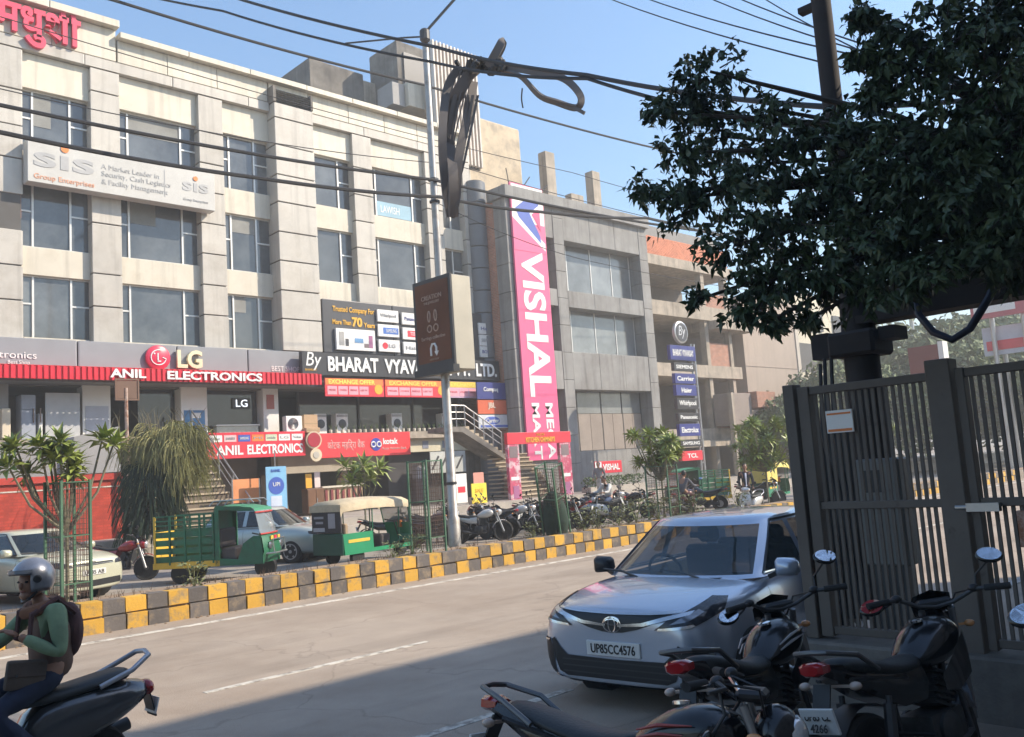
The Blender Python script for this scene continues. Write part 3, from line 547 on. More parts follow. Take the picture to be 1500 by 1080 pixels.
# ------------------------------------------------------------------ forecourt: walls, stairs, standees
rw = T('boundary_wall', 'long red painted brick wall behind the parked cars at left', 'wall', (4, 29, .9))
redbrick = wood_like('red painted brick', (.50, .06, .035), (.38, .05, .03), 1.0, 1)
MB().box(-6, 29, .34, 10.7, 29.3, 2.72).build('wall', redbrick, rw, world=True)
for k in range(12): piece('coping_brick', M('red coping', (.46, .05, .035), .8, rnd=.12), rw, -6+k*1.392, 28.93, 2.73, -6+(k+1)*1.392-.01, 29.33, 2.93)
MB().box(-6, 28.985, 2.5, 10.7, 29.0, 2.54).build('white_line', paint, rw, world=True)
pn = T('ramp_wall', 'sloping grey concrete ramp side wall above the red wall', 'wall', (9.6, 30.2, 2.8)); MB().prism([(4.5, 2.9), (11.05, 3.0), (11.05, 4.5), (9.5, 4.15), (4.5, 3.6)], lambda a, b, q: (a, q, b), 30.1, 30.4).build('wall', M('ramp concrete', (.30, .30, .30), .8, var=.1), pn, world=True)
pl = T('notice_pole', 'thin rusty pole with a square frame beside the drooping tree', 'pole', (10.78, 28.7, .34))
rust = M('rusty white paint', (.45, .34, .28), .7, var=.2, col2=(.24, .10, .05), c2s=6, c2t=(.45, .6))
MB().cyl((10.78, 28.7, .34), (10.74, 28.7, 5.6), .06, n=8).build('post', rust, pl, world=True)
MB().box(10.4, 28.66, 5.2, 11.15, 28.72, 5.25).box(10.4, 28.66, 5.85, 11.15, 28.72, 5.9).box(10.4, 28.66, 5.25, 10.45, 28.72, 5.85).box(11.1, 28.66, 5.25, 11.15, 28.72, 5.85).box(10.46, 28.68, 5.26, 11.09, 28.7, 5.84).build('frame', M('rusty frame', (.16, .09, .06), .7), pl, world=True)
stepm = M('sandstone step', (.46, .38, .27), .85, var=.15, rnd=.1)
def flight(name, label, x0, x1, y0, z0, y1, z1, n, rails):
    t = T(name, label, 'stairs', ((x0+x1)/2, y0, z0))
    for k in range(n):
        a = y0+(y1-y0)*k/n; z = z0+(z1-z0)*(k+1)/n
        piece('tread', stepm, t, x0, a-.03, z-.06, x1, y1, z); piece('riser', M('step riser', (.16, .13, .10), .9), t, x0+.02, a+.02, z-(z1-z0)/n, x1-.02, a+.05, z-.06)
    for xr in rails:
        rl = MB()
        for h in (.95, .65, .35): rl.tube([(xr, y0-.1, z0+h), (xr, y1, z1+h)], .03 if h > .9 else .018, 8)
        for q in range(5): f_ = q/4; rl.cyl((xr, y0+(y1-y0)*f_, z0+(z1-z0)*f_), (xr, y0+(y1-y0)*f_, z0+(z1-z0)*f_+.95), .025, n=8)
        rl.build('handrail', steel, t, world=True, smooth=True)
    return t
flight('staircase', 'sandstone steps rising to the electronics shop behind the green cargo rickshaw', 11.9, 14.6, 28.4, .9, 32.7, 4.3, 14, (14.68,))
flight('staircase', 'wide steps rising under the red advertising arch', 28.05, 30.5, 28.9, .9, 30.9, 3.0, 11, ())
fs = T('side_stair', 'side flight with steel railing leading left up to the upper shop', 'stairs', (27.3, 30.6, 3))
for k in range(8): piece('tread', stepm, fs, 28.2-k*.28, 30.3, 3.0+k*.165, 28.5-k*.28, 31.6, 3.06+k*.165+.1)
MB().prism([(28.6, 2.75), (28.6, 2.98), (26.2, 4.3), (25.2, 4.3), (25.2, 4.1), (26.1, 4.05)], lambda a, b, q: (a, q, b), 30.28, 31.65).build('soffit_slab', oldconc, fs, world=True)
rl = MB()
for h in (.95, .65, .35): rl.tube([(25.3, 30.3, 4.3+h), (26.3, 30.3, 4.3+h), (28.5, 30.3, 3.05+h)], .03 if h > .9 else .018, 8)
for x_, z_ in ((25.3, 4.3), (25.8, 4.3), (26.3, 4.3), (26.85, 3.98), (27.4, 3.67), (27.95, 3.36), (28.5, 3.05)): rl.cyl((x_, 30.3, z_), (x_, 30.3, z_+.95), .028, n=8)
rl.build('handrail', steel, fs, world=True, smooth=True)
ar = T('advertising_arch', 'red printed arch with yellow lettering over the wide steps', 'arch', (29.4, 28.6, .9))
magenta = M('arch print', (.50, .07, .14), .5, var=.2, scale=4, col2=(.62, .45, .48), c2s=3.2, c2t=(.5, .58))
piece('beam', redsign, ar, 27.2, 28.55, 3.34, 31.35, 28.75, 3.86); piece('column', magenta, ar, 27.2, 28.56, .62, 27.88, 28.74, 3.33); piece('column', magenta, ar, 30.55, 28.56, .62, 31.3, 28.74, 3.33)
for a in (27.28, 30.65): patch('column_print', M('print dark', (.2, .15, .16), .5), ar, a, 2.75, a+.5, 3.25, 28.553); patch('column_print', white, ar, a, 1.75, a+.5, 1.9, 28.553); patch('column_print', M('print purple', (.35, .12, .25), .5), ar, a+.1, .95, a+.45, 1.5, 28.553)
text('KITCHEN CHIMNEYS', .3, yellowtxt, ar, (29.3, 28.54, 3.52), off=.03, width=1.9); text('SALE ON', .14, yellowtxt, ar, (29.3, 28.54, 3.75), width=.5)
# stacked signs at the side stair
for z0, z1, mt, s, st, lab in ((5.72, 6.55, M('navy board', (.03, .04, .20), .4), 'Compaq', whitetxt, 'navy blue sign'), (5.0, 5.68, M('orange red board', (.62, .12, .05), .4), 'JBL', M('pale print', (.75, .6, .5), .5), 'orange red sign'), (4.3, 4.96, M('pale board', (.62, .64, .66), .4), 'Carrier', whitetxt, 'pale sign with blue oval')):
    t = board('side_sign', lab+' stacked left of the pink banner above the side stair', 'sign', 28.5, z0, 30.42, z1, 31.9, .08, mt, 'signs stacked at the side stair')
    if 'oval' in lab:
        MB().ell((29.4, 31.82, (z0+z1)/2+.05), (.5, .012, .2), 20, 8).build('oval', bluevin, t, world=True); patch('blue_strip', bluevin, t, 28.6, z0+.05, 30.4, z0+.16, 31.815)
    text(s, .36 if s == 'JBL' else .28, st, t, (29.4, 31.8, (z0+z1)/2+.05), off=.02)
# standees and small shop goods
bb = T('standing_banner', 'light blue roll up banner with a dark blue disc beside the cargo rickshaw', 'banner', (15.5, 28, .9))
piece('panel', M('light blue vinyl', (.22, .48, .72), .5), bb, 15.12, 27.97, 1.2, 15.9, 28.0, 2.86); MB().lathe([(.3, 0), (.3, .006)], (15.5, 27.968, 2.2), (0, -1, 0), 22).build('disc', bluevin, bb, world=True); text('BANK', .14, bluevin, bb, (15.5, 27.96, 2.72)); text('UPI', .2, whitetxt, bb, (15.5, 27.955, 2.25))
patch('print_block', M('print pale', (.55, .62, .75), .5), bb, 15.28, 1.5, 15.7, 1.85, 27.968); MB().box(15.1, 27.9, .62, 15.14, 28.05, 1.2).box(15.88, 27.9, .62, 15.92, 28.05, 1.2).cyl((15.5, 28.02, 2.86), (15.5, 28.02, 3.4), .02).build('stand', steel, bb, world=True)
ys = board('standee', 'bright yellow square standee on the forecourt beside the lamp pole', 'standee', 24.4, .92, 25.25, 1.75, 28.0, .04, M('bright yellow', (.80, .62, .06), .5)); text('SALE', .22, yellowtxt, ys, (24.82, 27.95, 1.45)); MB().box(24.5, 28.0, .62, 24.55, 28.3, 1.2).box(25.1, 28.0, .62, 25.15, 28.3, 1.2).build('leg', steel, ys, world=True)
ob = T('cloth_hoarding', 'orange cloth hoarding behind the cargo rickshaw', 'hoarding', (14.8, 28.6, .9)); MB().box(14.2, 28.6, 1.7, 15.2, 28.63, 2.5).build('cloth', M('orange cloth', (.70, .28, .12), .8), ob, world=True); MB().cyl((14.2, 28.62, .62), (14.2, 28.62, 2.5), .03).cyl((15.2, 28.62, .62), (15.2, 28.62, 2.5), .03).build('post', steel, ob, world=True)
for k, (x_, mt, lab) in enumerate(((24.6, white, 'white roll up poster with red print near the yellow standee'), (25.6, M('salmon print', (.70, .32, .25), .5), 'salmon coloured roll up poster right of the yellow standee'))):
    t = board('rollup_poster', lab, 'poster', x_, .95, x_+.62, 2.2, 29.2, .03, mt); patch('print', redsign if k == 0 else white, t, x_+.1, 1.4, x_+.5, 1.65, 29.165); MB().box(x_+.1, 29.2, .9, x_+.5, 29.4, .95).build('foot', steel, t, world=True)
rs = board('mart_board', 'small red and white board with blue emblem above the mart planters', 'sign', 33.4, 1.75, 35.5, 2.35, 29.0, .05, redsign); patch('white_end', white, rs, 33.42, 1.78, 33.9, 2.32, 28.945); text('VISHAL', .42, whitetxt, rs, (34.65, 28.94, 2.05), off=.03, width=1.3); MB().prism([(33.5, 2.2), (33.82, 2.3), (33.7, 2.0), (33.82, 1.8)], lambda a, b, q: (a, q, b), 28.93, 28.94).build('emblem', bluevin, rs, world=True); MB().cyl((33.6, 29.03, .9), (33.6, 29.03, 1.75), .03).cyl((35.3, 29.03, .9), (35.3, 29.03, 1.75), .03).build('post', steel, rs, world=True)
for k, (a, b_, lab) in enumerate(((31.9, 33.9, 'long concrete planter with clipped hedge nearest the red arch'), (34.1, 36.2, 'long concrete planter with clipped hedge under the red and white board'))):
    t = T('planter', lab, 'planter', ((a+b_)/2, 28.3, .62)); piece('trough', M('planter concrete', (.40, .36, .31), .8), t, a, 28.0, .62, b_, 28.6, 1.15); hedge = MB()
    for q in range(420):
        p = V((random.uniform(a, b_), random.uniform(28.0, 28.6), 1.12+random.random()**.7*.5)); s = random.uniform(.04, .09); nn = V((random.gauss(0, 1), random.gauss(0, 1), random.gauss(0, 1))).normalized(); t1 = nn.orthogonal().normalized()*s; t2 = nn.cross(t1); hedge.add([p-t1, p+t2*.5, p+t1, p-t2*.5], [(0, 1, 2, 3)])
    hedge.build('foliage', M('hedge leaf', (.07, .12, .03), .6, var=.4, scale=8), t, world=True)
# shop goods on the upper floor
def fridge(x0, x1, h, mt, lab):
    t = T('refrigerator', lab, 'refrigerator', ((x0+x1)/2, 33.4, 4.3)); piece('body', mt, t, x0, 33.3, 4.32, x1, 33.9, 4.32+h); piece('upper_door', mt, t, x0+.01, 33.26, 4.32+h*.68, x1-.01, 33.3, 4.3+h); piece('lower_door', mt, t, x0+.01, 33.26, 4.34, x1-.01, 33.3, 4.32+h*.66); MB().box(x1-.1, 33.22, 4.9, x1-.06, 33.26, 5.4).build('handle', chrome, t, world=True)
fridge(8.95, 9.4, 1.55, M('fridge grey', (.33, .36, .42), .35), 'grey blue narrow refrigerator at the left of the shop floor'); fridge(9.5, 9.62, .9, white, 'low white refrigerator edge left of the display board'); 
tag(MB().box(9.72, 33.3, 4.32, 10.85, 33.36, 5.95).build('display_board', M('display grey', (.46, .47, .48), .4)), 'pale grey display board with fine print beside the shop column', 'board')
tag(MB().box(8.35, 33.25, 4.32, 8.62, 33.5, 5.4).build('standing_sign', M('cream sign', (.66, .58, .45), .5), bev=.02), 'cream standing sign at the left edge of the shop floor', 'sign')
ac = T('ac_unit', 'white outdoor air conditioner unit with round fan above the red sign', 'air conditioner', (19.0, 32.6, 4.32)); MB().box(18.55, 32.5, 4.36, 19.3, 32.8, 5.02).build('casing', white, ac, world=True, bev=.02); MB().lathe([(.24, 0), (.24, .012)], (18.88, 32.5, 4.7), (0, -1, 0), 20).build('fan_recess', charcoal, ac, world=True)
fg = MB()
for r_ in (.07, .12, .17, .22): fg.tube([(18.88+r_*cos(R(a)), 32.47, 4.7+r_*sin(R(a))) for a in range(0, 361, 20)], .007, 5)
fg.build('fan_grille', steel, ac, world=True); MB().box(18.6, 32.5, 4.3, 18.68, 32.8, 4.36).box(19.15, 32.5, 4.3, 19.23, 32.8, 4.36).build('foot', darksteel, ac, world=True)
card = M('cardboard', (.48, .33, .20), .85)
for x0, x1, z0, z1, y, lab in ((19.45, 20.1, 4.32, 5.08, 32.6, 'tall cardboard box beside the air conditioner'), (19.3, 19.95, 4.3, 4.5, 32.2, 'flat cardboard box resting above the round badge')):
    t = T('cardboard_box', lab, 'box', ((x0+x1)/2, y+.2, z0)); MB().box(x0, y, z0, x1, y+.4, z1).build('carton', card, t, world=True, bev=.01); patch('tape', M('parcel tape', (.36, .26, .15), .4), t, x0, (z0+z1)/2-.02, x1, (z0+z1)/2+.02, y-.001, .002)
pot0 = T('plant_pot', 'small pale pot with a sprig on the ledge above the bank sign', 'pot', (20.9, 32.9, 4.3), 0, 'row of small pots on the ledge')
MB().lathe([(.05, 0), (.07, .02), (.075, .14), (.06, .15)], (0, 0, 0), (0, 0, 1), 10).build('pot', M('pale pot', (.62, .58, .48), .6), pot0, smooth=True); sp = MB()
for q in range(7): a = q*.9; sp.tube([(0, 0, .14), (.03*cos(a), .03*sin(a), .24), (.09*cos(a), .09*sin(a), .3+.02*q)], [.012, .01, .002], 4)
sp.build('sprig', M('sprig leaf', (.09, .14, .05), .6), pot0)
for k in range(1, 26): dup(pot0, (20.9+k*.3, 32.9+random.uniform(-.04, .04), 4.3), random.random()*6)
# bank frontage goods
cb = T('wooden_cabinet', 'dark brown wooden cabinet in front of the bank', 'cabinet', (19.9, 32.6, .9)); piece('carcass', woodm, cb, 19.4, 32.5, .95, 20.2, 32.95, 2.0); piece('door', woodm, cb, 19.42, 32.46, 1.0, 19.79, 32.5, 1.95); piece('door', woodm, cb, 19.81, 32.46, 1.0, 20.18, 32.5, 1.95); MB().box(19.83, 32.44, 1.4, 19.85, 32.46, 1.6).build('handle', steel, cb, world=True)
tag(MB().box(19.5, 32.75, 2.02, 19.8, 32.78, 2.62).build('notice_board', M('amber print', (.78, .40, .04), .5), bev=.01), 'amber yellow notice standing on the wooden cabinet', 'notice'); tag(MB().box(19.92, 32.75, 2.02, 20.2, 32.78, 2.68).build('notice_board', M('pale pink print', (.72, .60, .58), .5), bev=.01), 'pale pink notice standing on the wooden cabinet', 'notice')
ct = T('reception_counter', 'cream counter with brown baluster front inside the bank', 'counter', (21.3, 33, .9)); piece('top', cream, ct, 20.2, 32.6, 1.98, 22.3, 33.1, 2.06); piece('front', M('counter front', (.50, .36, .22), .6), ct, 20.25, 32.7, .95, 22.25, 33.0, 1.97)
for k in range(7): piece('baluster', M('maroon baluster', (.22, .05, .05), .5), ct, 20.35+k*.28, 32.64, 1.1, 20.47+k*.28, 32.7, 1.9)
st = T('wall_cabinet', 'dark free standing cabinet with pale top beside the dark shutter', 'cabinet', (25.6, 33.0, .9)); piece('body', M('cabinet dark', (.09, .07, .08), .5), st, 25.3, 32.8, 1.0, 26.0, 33.2, 2.1); piece('top_box', M('cabinet pale', (.35, .35, .37), .5), st, 25.35, 32.82, 2.1, 25.95, 33.2, 2.7); MB().box(25.3, 32.8, .9, 25.36, 33.2, 1.0).box(25.94, 32.8, .9, 26.0, 33.2, 1.0).build('leg', darksteel, st, world=True)
for k in range(3): piece('pale_strip', M('cabinet pale', (.35, .35, .37), .5), st, 25.6+k*.12, 32.77, 1.2, 25.65+k*.12, 32.8, 2.0)
# ------------------------------------------------------------------ brand totem
tt = T('brand_totem', 'tall totem of stacked brand boards under a round monogram disc', 'sign', (39, 27, .34))
for xx in (39.95, 40.25): MB().cyl((xx, 27.2, .34), (xx, 27.2, 8.3), .06, n=8).build('post', steel, tt, world=True, smooth=True)
for q in range(13): MB().bar((39.95, 27.2, .8+q*.58), (40.25, 27.2, .8+q*.58), .04).build('rung', steel, tt, world=True)
MB().lathe([(.55, -.1), (.6, -.08), (.6, .08), (.55, .1)], (38.95, 27.1, 8.85), (0, -1, 0), 30).build('disc_rim', steel, tt, world=True, smooth=True); MB().lathe([(.5, 0), (.5, .02)], (38.95, 27.0, 8.85), (0, -1, 0), 30).build('disc_face', charcoal, tt, world=True)
text('By', .75, M('silver lettering', (.6, .62, .64), .4), tt, (38.95, 26.97, 8.85), width=.62, shear=.2)
navy = M('navy board', (.03, .04, .20), .4); blk = M('black board', (.03, .03, .035), .4)
for y0, y1, mt, s in ((505, 527, navy, 'BHARAT VYAVASAY'), (531, 543, blk, 'SIEMENS'), (547, 562, navy, 'Carrier'), (564, 580, navy, 'Haier'), (584, 600, blk, 'Whirlpool'), (606, 618, blk, 'Panasonic'), (622, 640, navy, 'Electrolux'), (645, 656, blk, 'SAMSUNG'), (662, 676, redsign, 'TCL')):
    z1, z0 = 8.13-(y0-505)*.0353, 8.13-(y1-505)*.0353; a, b_ = (37.8, 40.05) if y0 == 505 else (38.02, 39.85)
    p = piece('board', mt, tt, a, 27.0, z0, b_, 27.2, z1); text(s, (z1-z0)*.62, whitetxt, tt, ((a+b_)/2, 26.99, (z0+z1)/2), off=.02, width=(b_-a)*(.5 if s in ('TCL', 'Haier') else .82))
# ------------------------------------------------------------------ lamp pole with advertising box
galv = M('galvanised steel', (.42, .40, .37), .45, .5, var=.12, col2=(.30, .26, .22), c2s=3)
lp = T('lamp_pole', 'tall grey steel lamp pole on the planting strip carrying an advertising box', 'lamp pole', (14.65, 17.55, .15))
MB().lathe([(.16, 0), (.16, .9), (.125, .95), (.105, 6), (.085, 13.5)], (14.65, 17.55, .15), (0, 0, 1), 14).build('shaft', galv, lp, world=True, smooth=True)
MB().box(14.4, 17.3, .15, 14.9, 17.8, .2).build('base_plate', darksteel, lp, world=True); MB().lathe([(.1, 0), (.14, .05), (.14, .3), (.1, .35)], (14.65, 17.55, 13.8), (0, 0, 1), 12).build('pole_cap', darksteel, lp, world=True)
MB().tube([(14.65, 17.55, 14.05), (15.3, 17.0, 14.98), (16.4, 16.05, 16.5), (17.2, 15.3, 17.0)], .04, 8).build('lamp_arm', darksteel, lp, world=True, smooth=True); MB().tube([(14.65, 17.55, 13.95), (14.3, 18.0, 14.0), (13.2, 19.2, 14.0)], .025, 6).build('cross_arm', darksteel, lp, world=True)
MB().box(16.9, 15.1, 16.95, 17.7, 15.5, 17.1).build('lamp_head', darksteel, lp, world=True, bev=.03)
for z in (1.9, 9.3, 9.9): MB().lathe([(.125, 0), (.14, .01), (.14, .06), (.125, .07)], (14.65, 17.55, z), (0, 0, 1), 14).build('clamp_band', darksteel, lp, world=True)
ab = T('advertising_box', 'brown backlit style advertising box with pale side on the lamp pole', 'sign', (14.75, 17.55, 4.75))
browna = M('brown advert film', (.135, .048, .022), .6, var=.3, scale=.7, spec=.2)
MB().box(14.43, 16.82, 4.78, 15.08, 18.32, 7.22).build('casing', M('dull metal casing', (.40, .37, .30), .5, .2, var=.1), ab, world=True, bev=.02)
MB().box(14.37, 16.8, 4.9, 14.43, 18.34, 7.24).build('frame', black, ab, world=True); MB().box(14.36, 16.9, 5.05, 14.372, 18.24, 7.14).build('advert', browna, ab, world=True); MB().box(14.3, 16.78, 4.72, 14.5, 18.36, 4.9).build('lower_ledge', black, ab, world=True)
gold = M('pale gold print', (.42, .29, .22), .5); E3 = dict(ex=(0, -1, 0), ey=(0, 0, 1))
text('CREATION', .17, gold, ab, (14.35, 17.57, 6.75), **E3); text('THE JEWELLERY', .09, gold, ab, (14.35, 17.57, 6.6), **E3); text('Earrings collection', .13, gold, ab, (14.35, 17.57, 5.68), **E3); text('OPEN NOW', .07, gold, ab, (14.35, 17.57, 5.12), **E3)
er = MB()
for s in (-.13, .13): er.tube([(14.352, 17.57+s+.05*sin(a), 6.25+.14*cos(a)) for a in [q*pi/6 for q in range(13)]], .02, 6); er.tube([(14.352, 17.57+s+.09*sin(a), 5.93+.09*cos(a)) for a in [q*pi/6 for q in range(13)]], .018, 6)
er.build('earring_print', gold, ab, world=True)
MB().tube([(14.352, 17.69, 5.22), (14.352, 17.69, 5.42), (14.352, 17.63, 5.52), (14.352, 17.53, 5.52), (14.352, 17.47, 5.42), (14.352, 17.47, 5.3)], .03, 6).prism([(17.47-.08, 5.32), (17.47+.08, 5.32), (17.47, 5.2)], lambda a, b, q: (q, a, b), 14.345, 14.36).build('arrow_print', whitetxt, ab, world=True)
# ------------------------------------------------------------------ overhead cables
cab = M('cable sheath', (.02, .02, .022), .6)
def cable(label, pts, r, sag=0, n=10, name='overhead_cable'):
    P = []
    for a, b_ in zip(pts[:-1], pts[1:]):
        a, b_ = V(a), V(b_)
        for k in range(n): f_ = k/n; P.append(a.lerp(b_, f_)+V((0, 0, -sag*4*f_*(1-f_))))
    P.append(V(pts[-1])); return tag(MB().tube(P, r*1.25, 6).build(name, cab, smooth=True), label, 'cable', 'overhead cables')
cable('thick upper cable of the pair tied to the lamp pole', [(-14, 17.4, 9.2), (4.37, 17.45, 9.42), (14.5, 17.4, 9.87), (27.6, 17.4, 10.3), (48, 17.4, 10.6)], .032, .12)
cable('thick lower wavy cable of the pair tied to the lamp pole', [(-14, 17.4, 8.7), (4.37, 17.45, 8.9), (9.5, 17.4, 8.98), (14.7, 17.35, 9.42), (18.5, 17.35, 9.62), (23.7, 17.4, 10.25), (48, 17.4, 10.45)], .036, .06)
cable('single cable crossing the sky above the office roof to the tree', [(-8, 20, 13.0), (7.34, 20, 13.63), (16.5, 20, 14.0), (30.1, 20, 14.6), (60, 20, 16)], .03, .1)
cable('heavy cable carrying the tangle across the road', [(7.2, 24, 16.8), (8.59, 16.63, 12.6), (9.61, 11.21, 9.55), (9.14, 7.51, 7.49), (8.3, 3.7, 5.46)], .024, .06)
cable('second heavy cable just below the one with the tangle', [(7.0, 24, 16.2), (8.4, 16.7, 12.25), (9.55, 11.3, 9.3), (9.14, 7.51, 7.44), (8.3, 3.7, 5.2)], .02, .08)
cable('cable running right from the near pole through the crown', [(8.3, 3.7, 5.46), (7.9, 1.9, 4.85), (7.4, -2, 4.4)], .018, .03)
for k, (a, b_, lab) in enumerate((((12.6, 10.2, 11.2), (8.4, 3.2, 5.6), 'leftmost thin wire of the top right sky'), ((12.9, 9.8, 11.2), (8.4, 3.1, 5.7), 'thin wire next to the leftmost in the top right sky'), ((13.3, 8.7, 11.2), (8.6, 3.0, 5.75), 'middle thin wire of the top right sky'), ((13.0, 8.6, 10.8), (9.0, 3.2, 5.9), 'fourth thin wire of the top right sky'), ((13.6, 7.9, 10.9), (9.2, 3.4, 6.0), 'rightmost thin wire of the top right sky'))): cable(lab, [a, b_], .008, .1)
cable('hair thin wire across the office windows above the thick pair', [(-10, 24, 12.0), (5.6, 24, 12.6), (21, 24, 13.6), (45, 24, 13.8)], .012, .3)
cable('hair thin wire across the office windows below the roof', [(-10, 26, 14.6), (5.6, 26, 15.6), (30, 26, 15.6), (50, 26, 16.2)], .012, .25)
cable('thin pale wire drooping from the lamp pole past the pink banner', [(14.7, 17.5, 9.3), (22, 18, 8.6), (40, 19, 9.3)], .008, .2)
# the tangle of flat cable tied on the heavy cable
tg = T('cable_tangle', 'tangle of grey flat cable looped and knotted on the heavy cable', 'cable', (9.9, 10.7, 8.9), 0)
flat = M('grey flat cable', (.18, .16, .15), .7, var=.15)
def ribbon(pts, w, name='cable_loop', tw=0.):
    P = [V(p) for p in pts]; Q = []
    for i in range(len(P)-1):
        p0, p1, p2, p3 = P[max(i-1, 0)], P[i], P[i+1], P[min(i+2, len(P)-1)]
        for k in range(6):
            t = k/6; Q.append(.5*((2*p1)+(p2-p0)*t+(2*p0-5*p1+4*p2-p3)*t*t+(3*p1-p0-3*p2+p3)*t**3))
    Q.append(P[-1]); g = MB(); rings = []
    for i, p in enumerate(Q):
        tn = (Q[min(i+1, len(Q)-1)]-Q[max(i-1, 0)]).normalized(); vw = (p-CAMPOS).normalized(); s = tn.cross(vw).normalized(); a = tw*i/len(Q); s = (s*cos(a)+vw*sin(a)).normalized(); nn = tn.cross(s)*.02
        rings.append([p+s*w-nn, p+s*w+nn, p-s*w+nn, p-s*w-nn])
    g.loft(rings).build(name, flat, tg, world=True, smooth=True, ang=60)
rt_ = lambda x, y, z: CAMPOS + (d + r1*(x-750)/1300 - u1*(y-540)/1300)*z
TG = lambda L: [rt_(*p) for p in L]
ribbon(TG([(672, 100, 15.3), (655, 130, 15.2), (648, 200, 15.0), (652, 270, 15.1), (660, 318, 15.2)]), .07, tw=.4)
ribbon(TG([(700, 100, 15.2), (672, 130, 15.1), (658, 180, 15.3), (664, 260, 15.0), (664, 318, 15.2)]), .085, tw=.5)
ribbon(TG([(660, 318, 15.2), (668, 290, 15.1), (672, 230, 15.1), (685, 170, 15.2), (694, 120, 15.3)]), .075, tw=-.5)
ribbon(TG([(664, 316, 15.3), (660, 250, 15.35), (657, 215, 15.3), (662, 170, 15.2), (690, 112, 15.2)]), .05)
ribbon(TG([(715, 98, 14.9), (728, 75, 14.8), (736, 61, 14.8), (732, 75, 14.9), (716, 100, 15)]), .07, tw=.8)
ribbon(TG([(728, 96, 14.9), (780, 105, 14.5), (825, 115, 14.3), (850, 140, 14.2), (845, 158, 14.2), (815, 150, 14.3), (790, 140, 14.4), (762, 112, 14.6), (730, 104, 14.9)]), .055, tw=1.2)
ribbon(TG([(815, 150, 14.3), (840, 158, 14.2), (856, 166, 14.1)]), .03)
for q in range(7):
    ox = random.uniform(-10, 12); ribbon(TG([(680+ox, 100, 15.1), (664+ox, 150+q*4, 15.15), (655+ox*.6, 230, 15.2), (660+ox*.4, 300-q*8, 15.2), (672+ox*.5, 250, 15.15), (690+ox, 140, 15.2)]), .012, 'loose_wire')
ribbon(TG([(765, 130, 14.6), (764, 145, 14.6), (766, 158, 14.6)]), .012, 'loose_wire')
kn = MB()
for k in range(14): a = k*.8; p = rt_(668+k*5.2, 98+4*sin(a*2), 15.2-.03*k); kn.tube([p+u1*.1*cos(a)+d*.1*sin(a), p+r1*.04+u1*.1*cos(a+1.2)+d*.1*sin(a+1.2), p+r1*.08+u1*.1*cos(a+2.6)+d*.1*sin(a+2.6), p+r1*.1+u1*.1*cos(a+4)+d*.1*sin(a+4)], .04, 6)
kn.build('knot', M('dark tape', (.05, .048, .046), .7), tg, world=True, smooth=True)
# ------------------------------------------------------------------ near double pole, gate
dp = T('electric_pole', 'dark steel electric pole rising through the tree behind the gate', 'pole', (8.35, 3.75, .15))
dk_ = M('dark pole steel', (.028, .021, .018), .85, 0, var=.25, scale=3)
MB().lathe([(.17, 0), (.165, 2.9), (.155, 3.3), (.11, 3.9), (.098, 5.5), (.095, 7.4)], (8.35, 3.75, .15), (0, 0, 1), 12).build('shaft', dk_, dp, world=True, smooth=True)
MB().box(8.12, 3.52, 2.98, 8.58, 3.98, 3.22).build('cable_box', dk_, dp, world=True, bev=.03); MB().box(8.2, 3.35, 3.1, 8.5, 3.5, 3.22).box(8.25, 4.02, 3.0, 8.45, 4.2, 3.25).build('bracket', dk_, dp, world=True); MB().box(8.3, 3.8, 6.56, 8.4, 3.98, 6.62).build('cross_arm', dk_, dp, world=True)
for k, (y_, z_) in enumerate(((4.05, 3.0), (4.1, 2.95), (3.98, 3.02))): MB().tube([(8.2, y_, z_), (8.15, y_+.03, 2.3), (8.18, y_-.03, 1.6), (8.2, y_-.1, .6)], .018, 6).build('down_cable', cab, dp, world=True)
bmn = T('transformer_platform', 'dark steel channel beam carrying a beige transformer cabinet right of the pole', 'platform', (8.35, 1.5, .15))
MB().box(8.2, -1.6, 3.28, 8.5, 3.72, 3.36).box(8.2, -1.6, 3.36, 8.24, 3.6, 3.55).box(8.2, -1.6, 3.55, 8.4, 3.6, 3.58).build('beam', dk_, bmn, world=True)
MB().lathe([(.16, 0), (.14, 5)], (8.35, -1.75, .15), (0, 0, 1), 12).build('rear_post', dk_, bmn, world=True)
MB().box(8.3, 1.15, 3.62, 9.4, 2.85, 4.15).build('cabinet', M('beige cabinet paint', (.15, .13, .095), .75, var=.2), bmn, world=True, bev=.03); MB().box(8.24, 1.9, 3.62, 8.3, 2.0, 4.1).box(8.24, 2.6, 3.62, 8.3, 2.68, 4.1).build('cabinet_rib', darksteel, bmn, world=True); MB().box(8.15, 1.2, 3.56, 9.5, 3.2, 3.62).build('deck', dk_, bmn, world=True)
tag(MB().tube([(8.15, 3.1, 3.75), (8.1, 3.1, 3.5), (8.05, 3.06, 3.25), (8.05, 2.95, 3.07), (8.05, 2.8, 2.98), (8.05, 2.65, 3.05), (8.1, 2.48, 3.3), (8.15, 2.4, 3.5), (8.2, 2.38, 3.8)], .034, 10).build('hanging_hose', M('blue black hose', (.015, .018, .035), .4), smooth=True), 'thick black conduit hanging in a loop below the transformer beam', 'conduit')
fb = T('feeder_box', 'grey electric meter cabinet fixed behind the gate bars', 'cabinet', (8.0, 3.6, 1.0)); MB().box(7.95, 3.35, 1.05, 8.18, 3.78, 2.0).build('casing', M('feeder grey', (.16, .16, .15), .5), fb, world=True, bev=.015); MB().box(7.945, 3.5, 1.7, 7.952, 3.68, 1.9).build('meter_window', black, fb, world=True); MB().box(7.94, 3.4, 1.6, 7.95, 3.74, 1.61).build('door_seam', black, fb, world=True); MB().box(8.0, 3.4, .15, 8.1, 3.7, 1.05).build('stand', darksteel, fb, world=True)
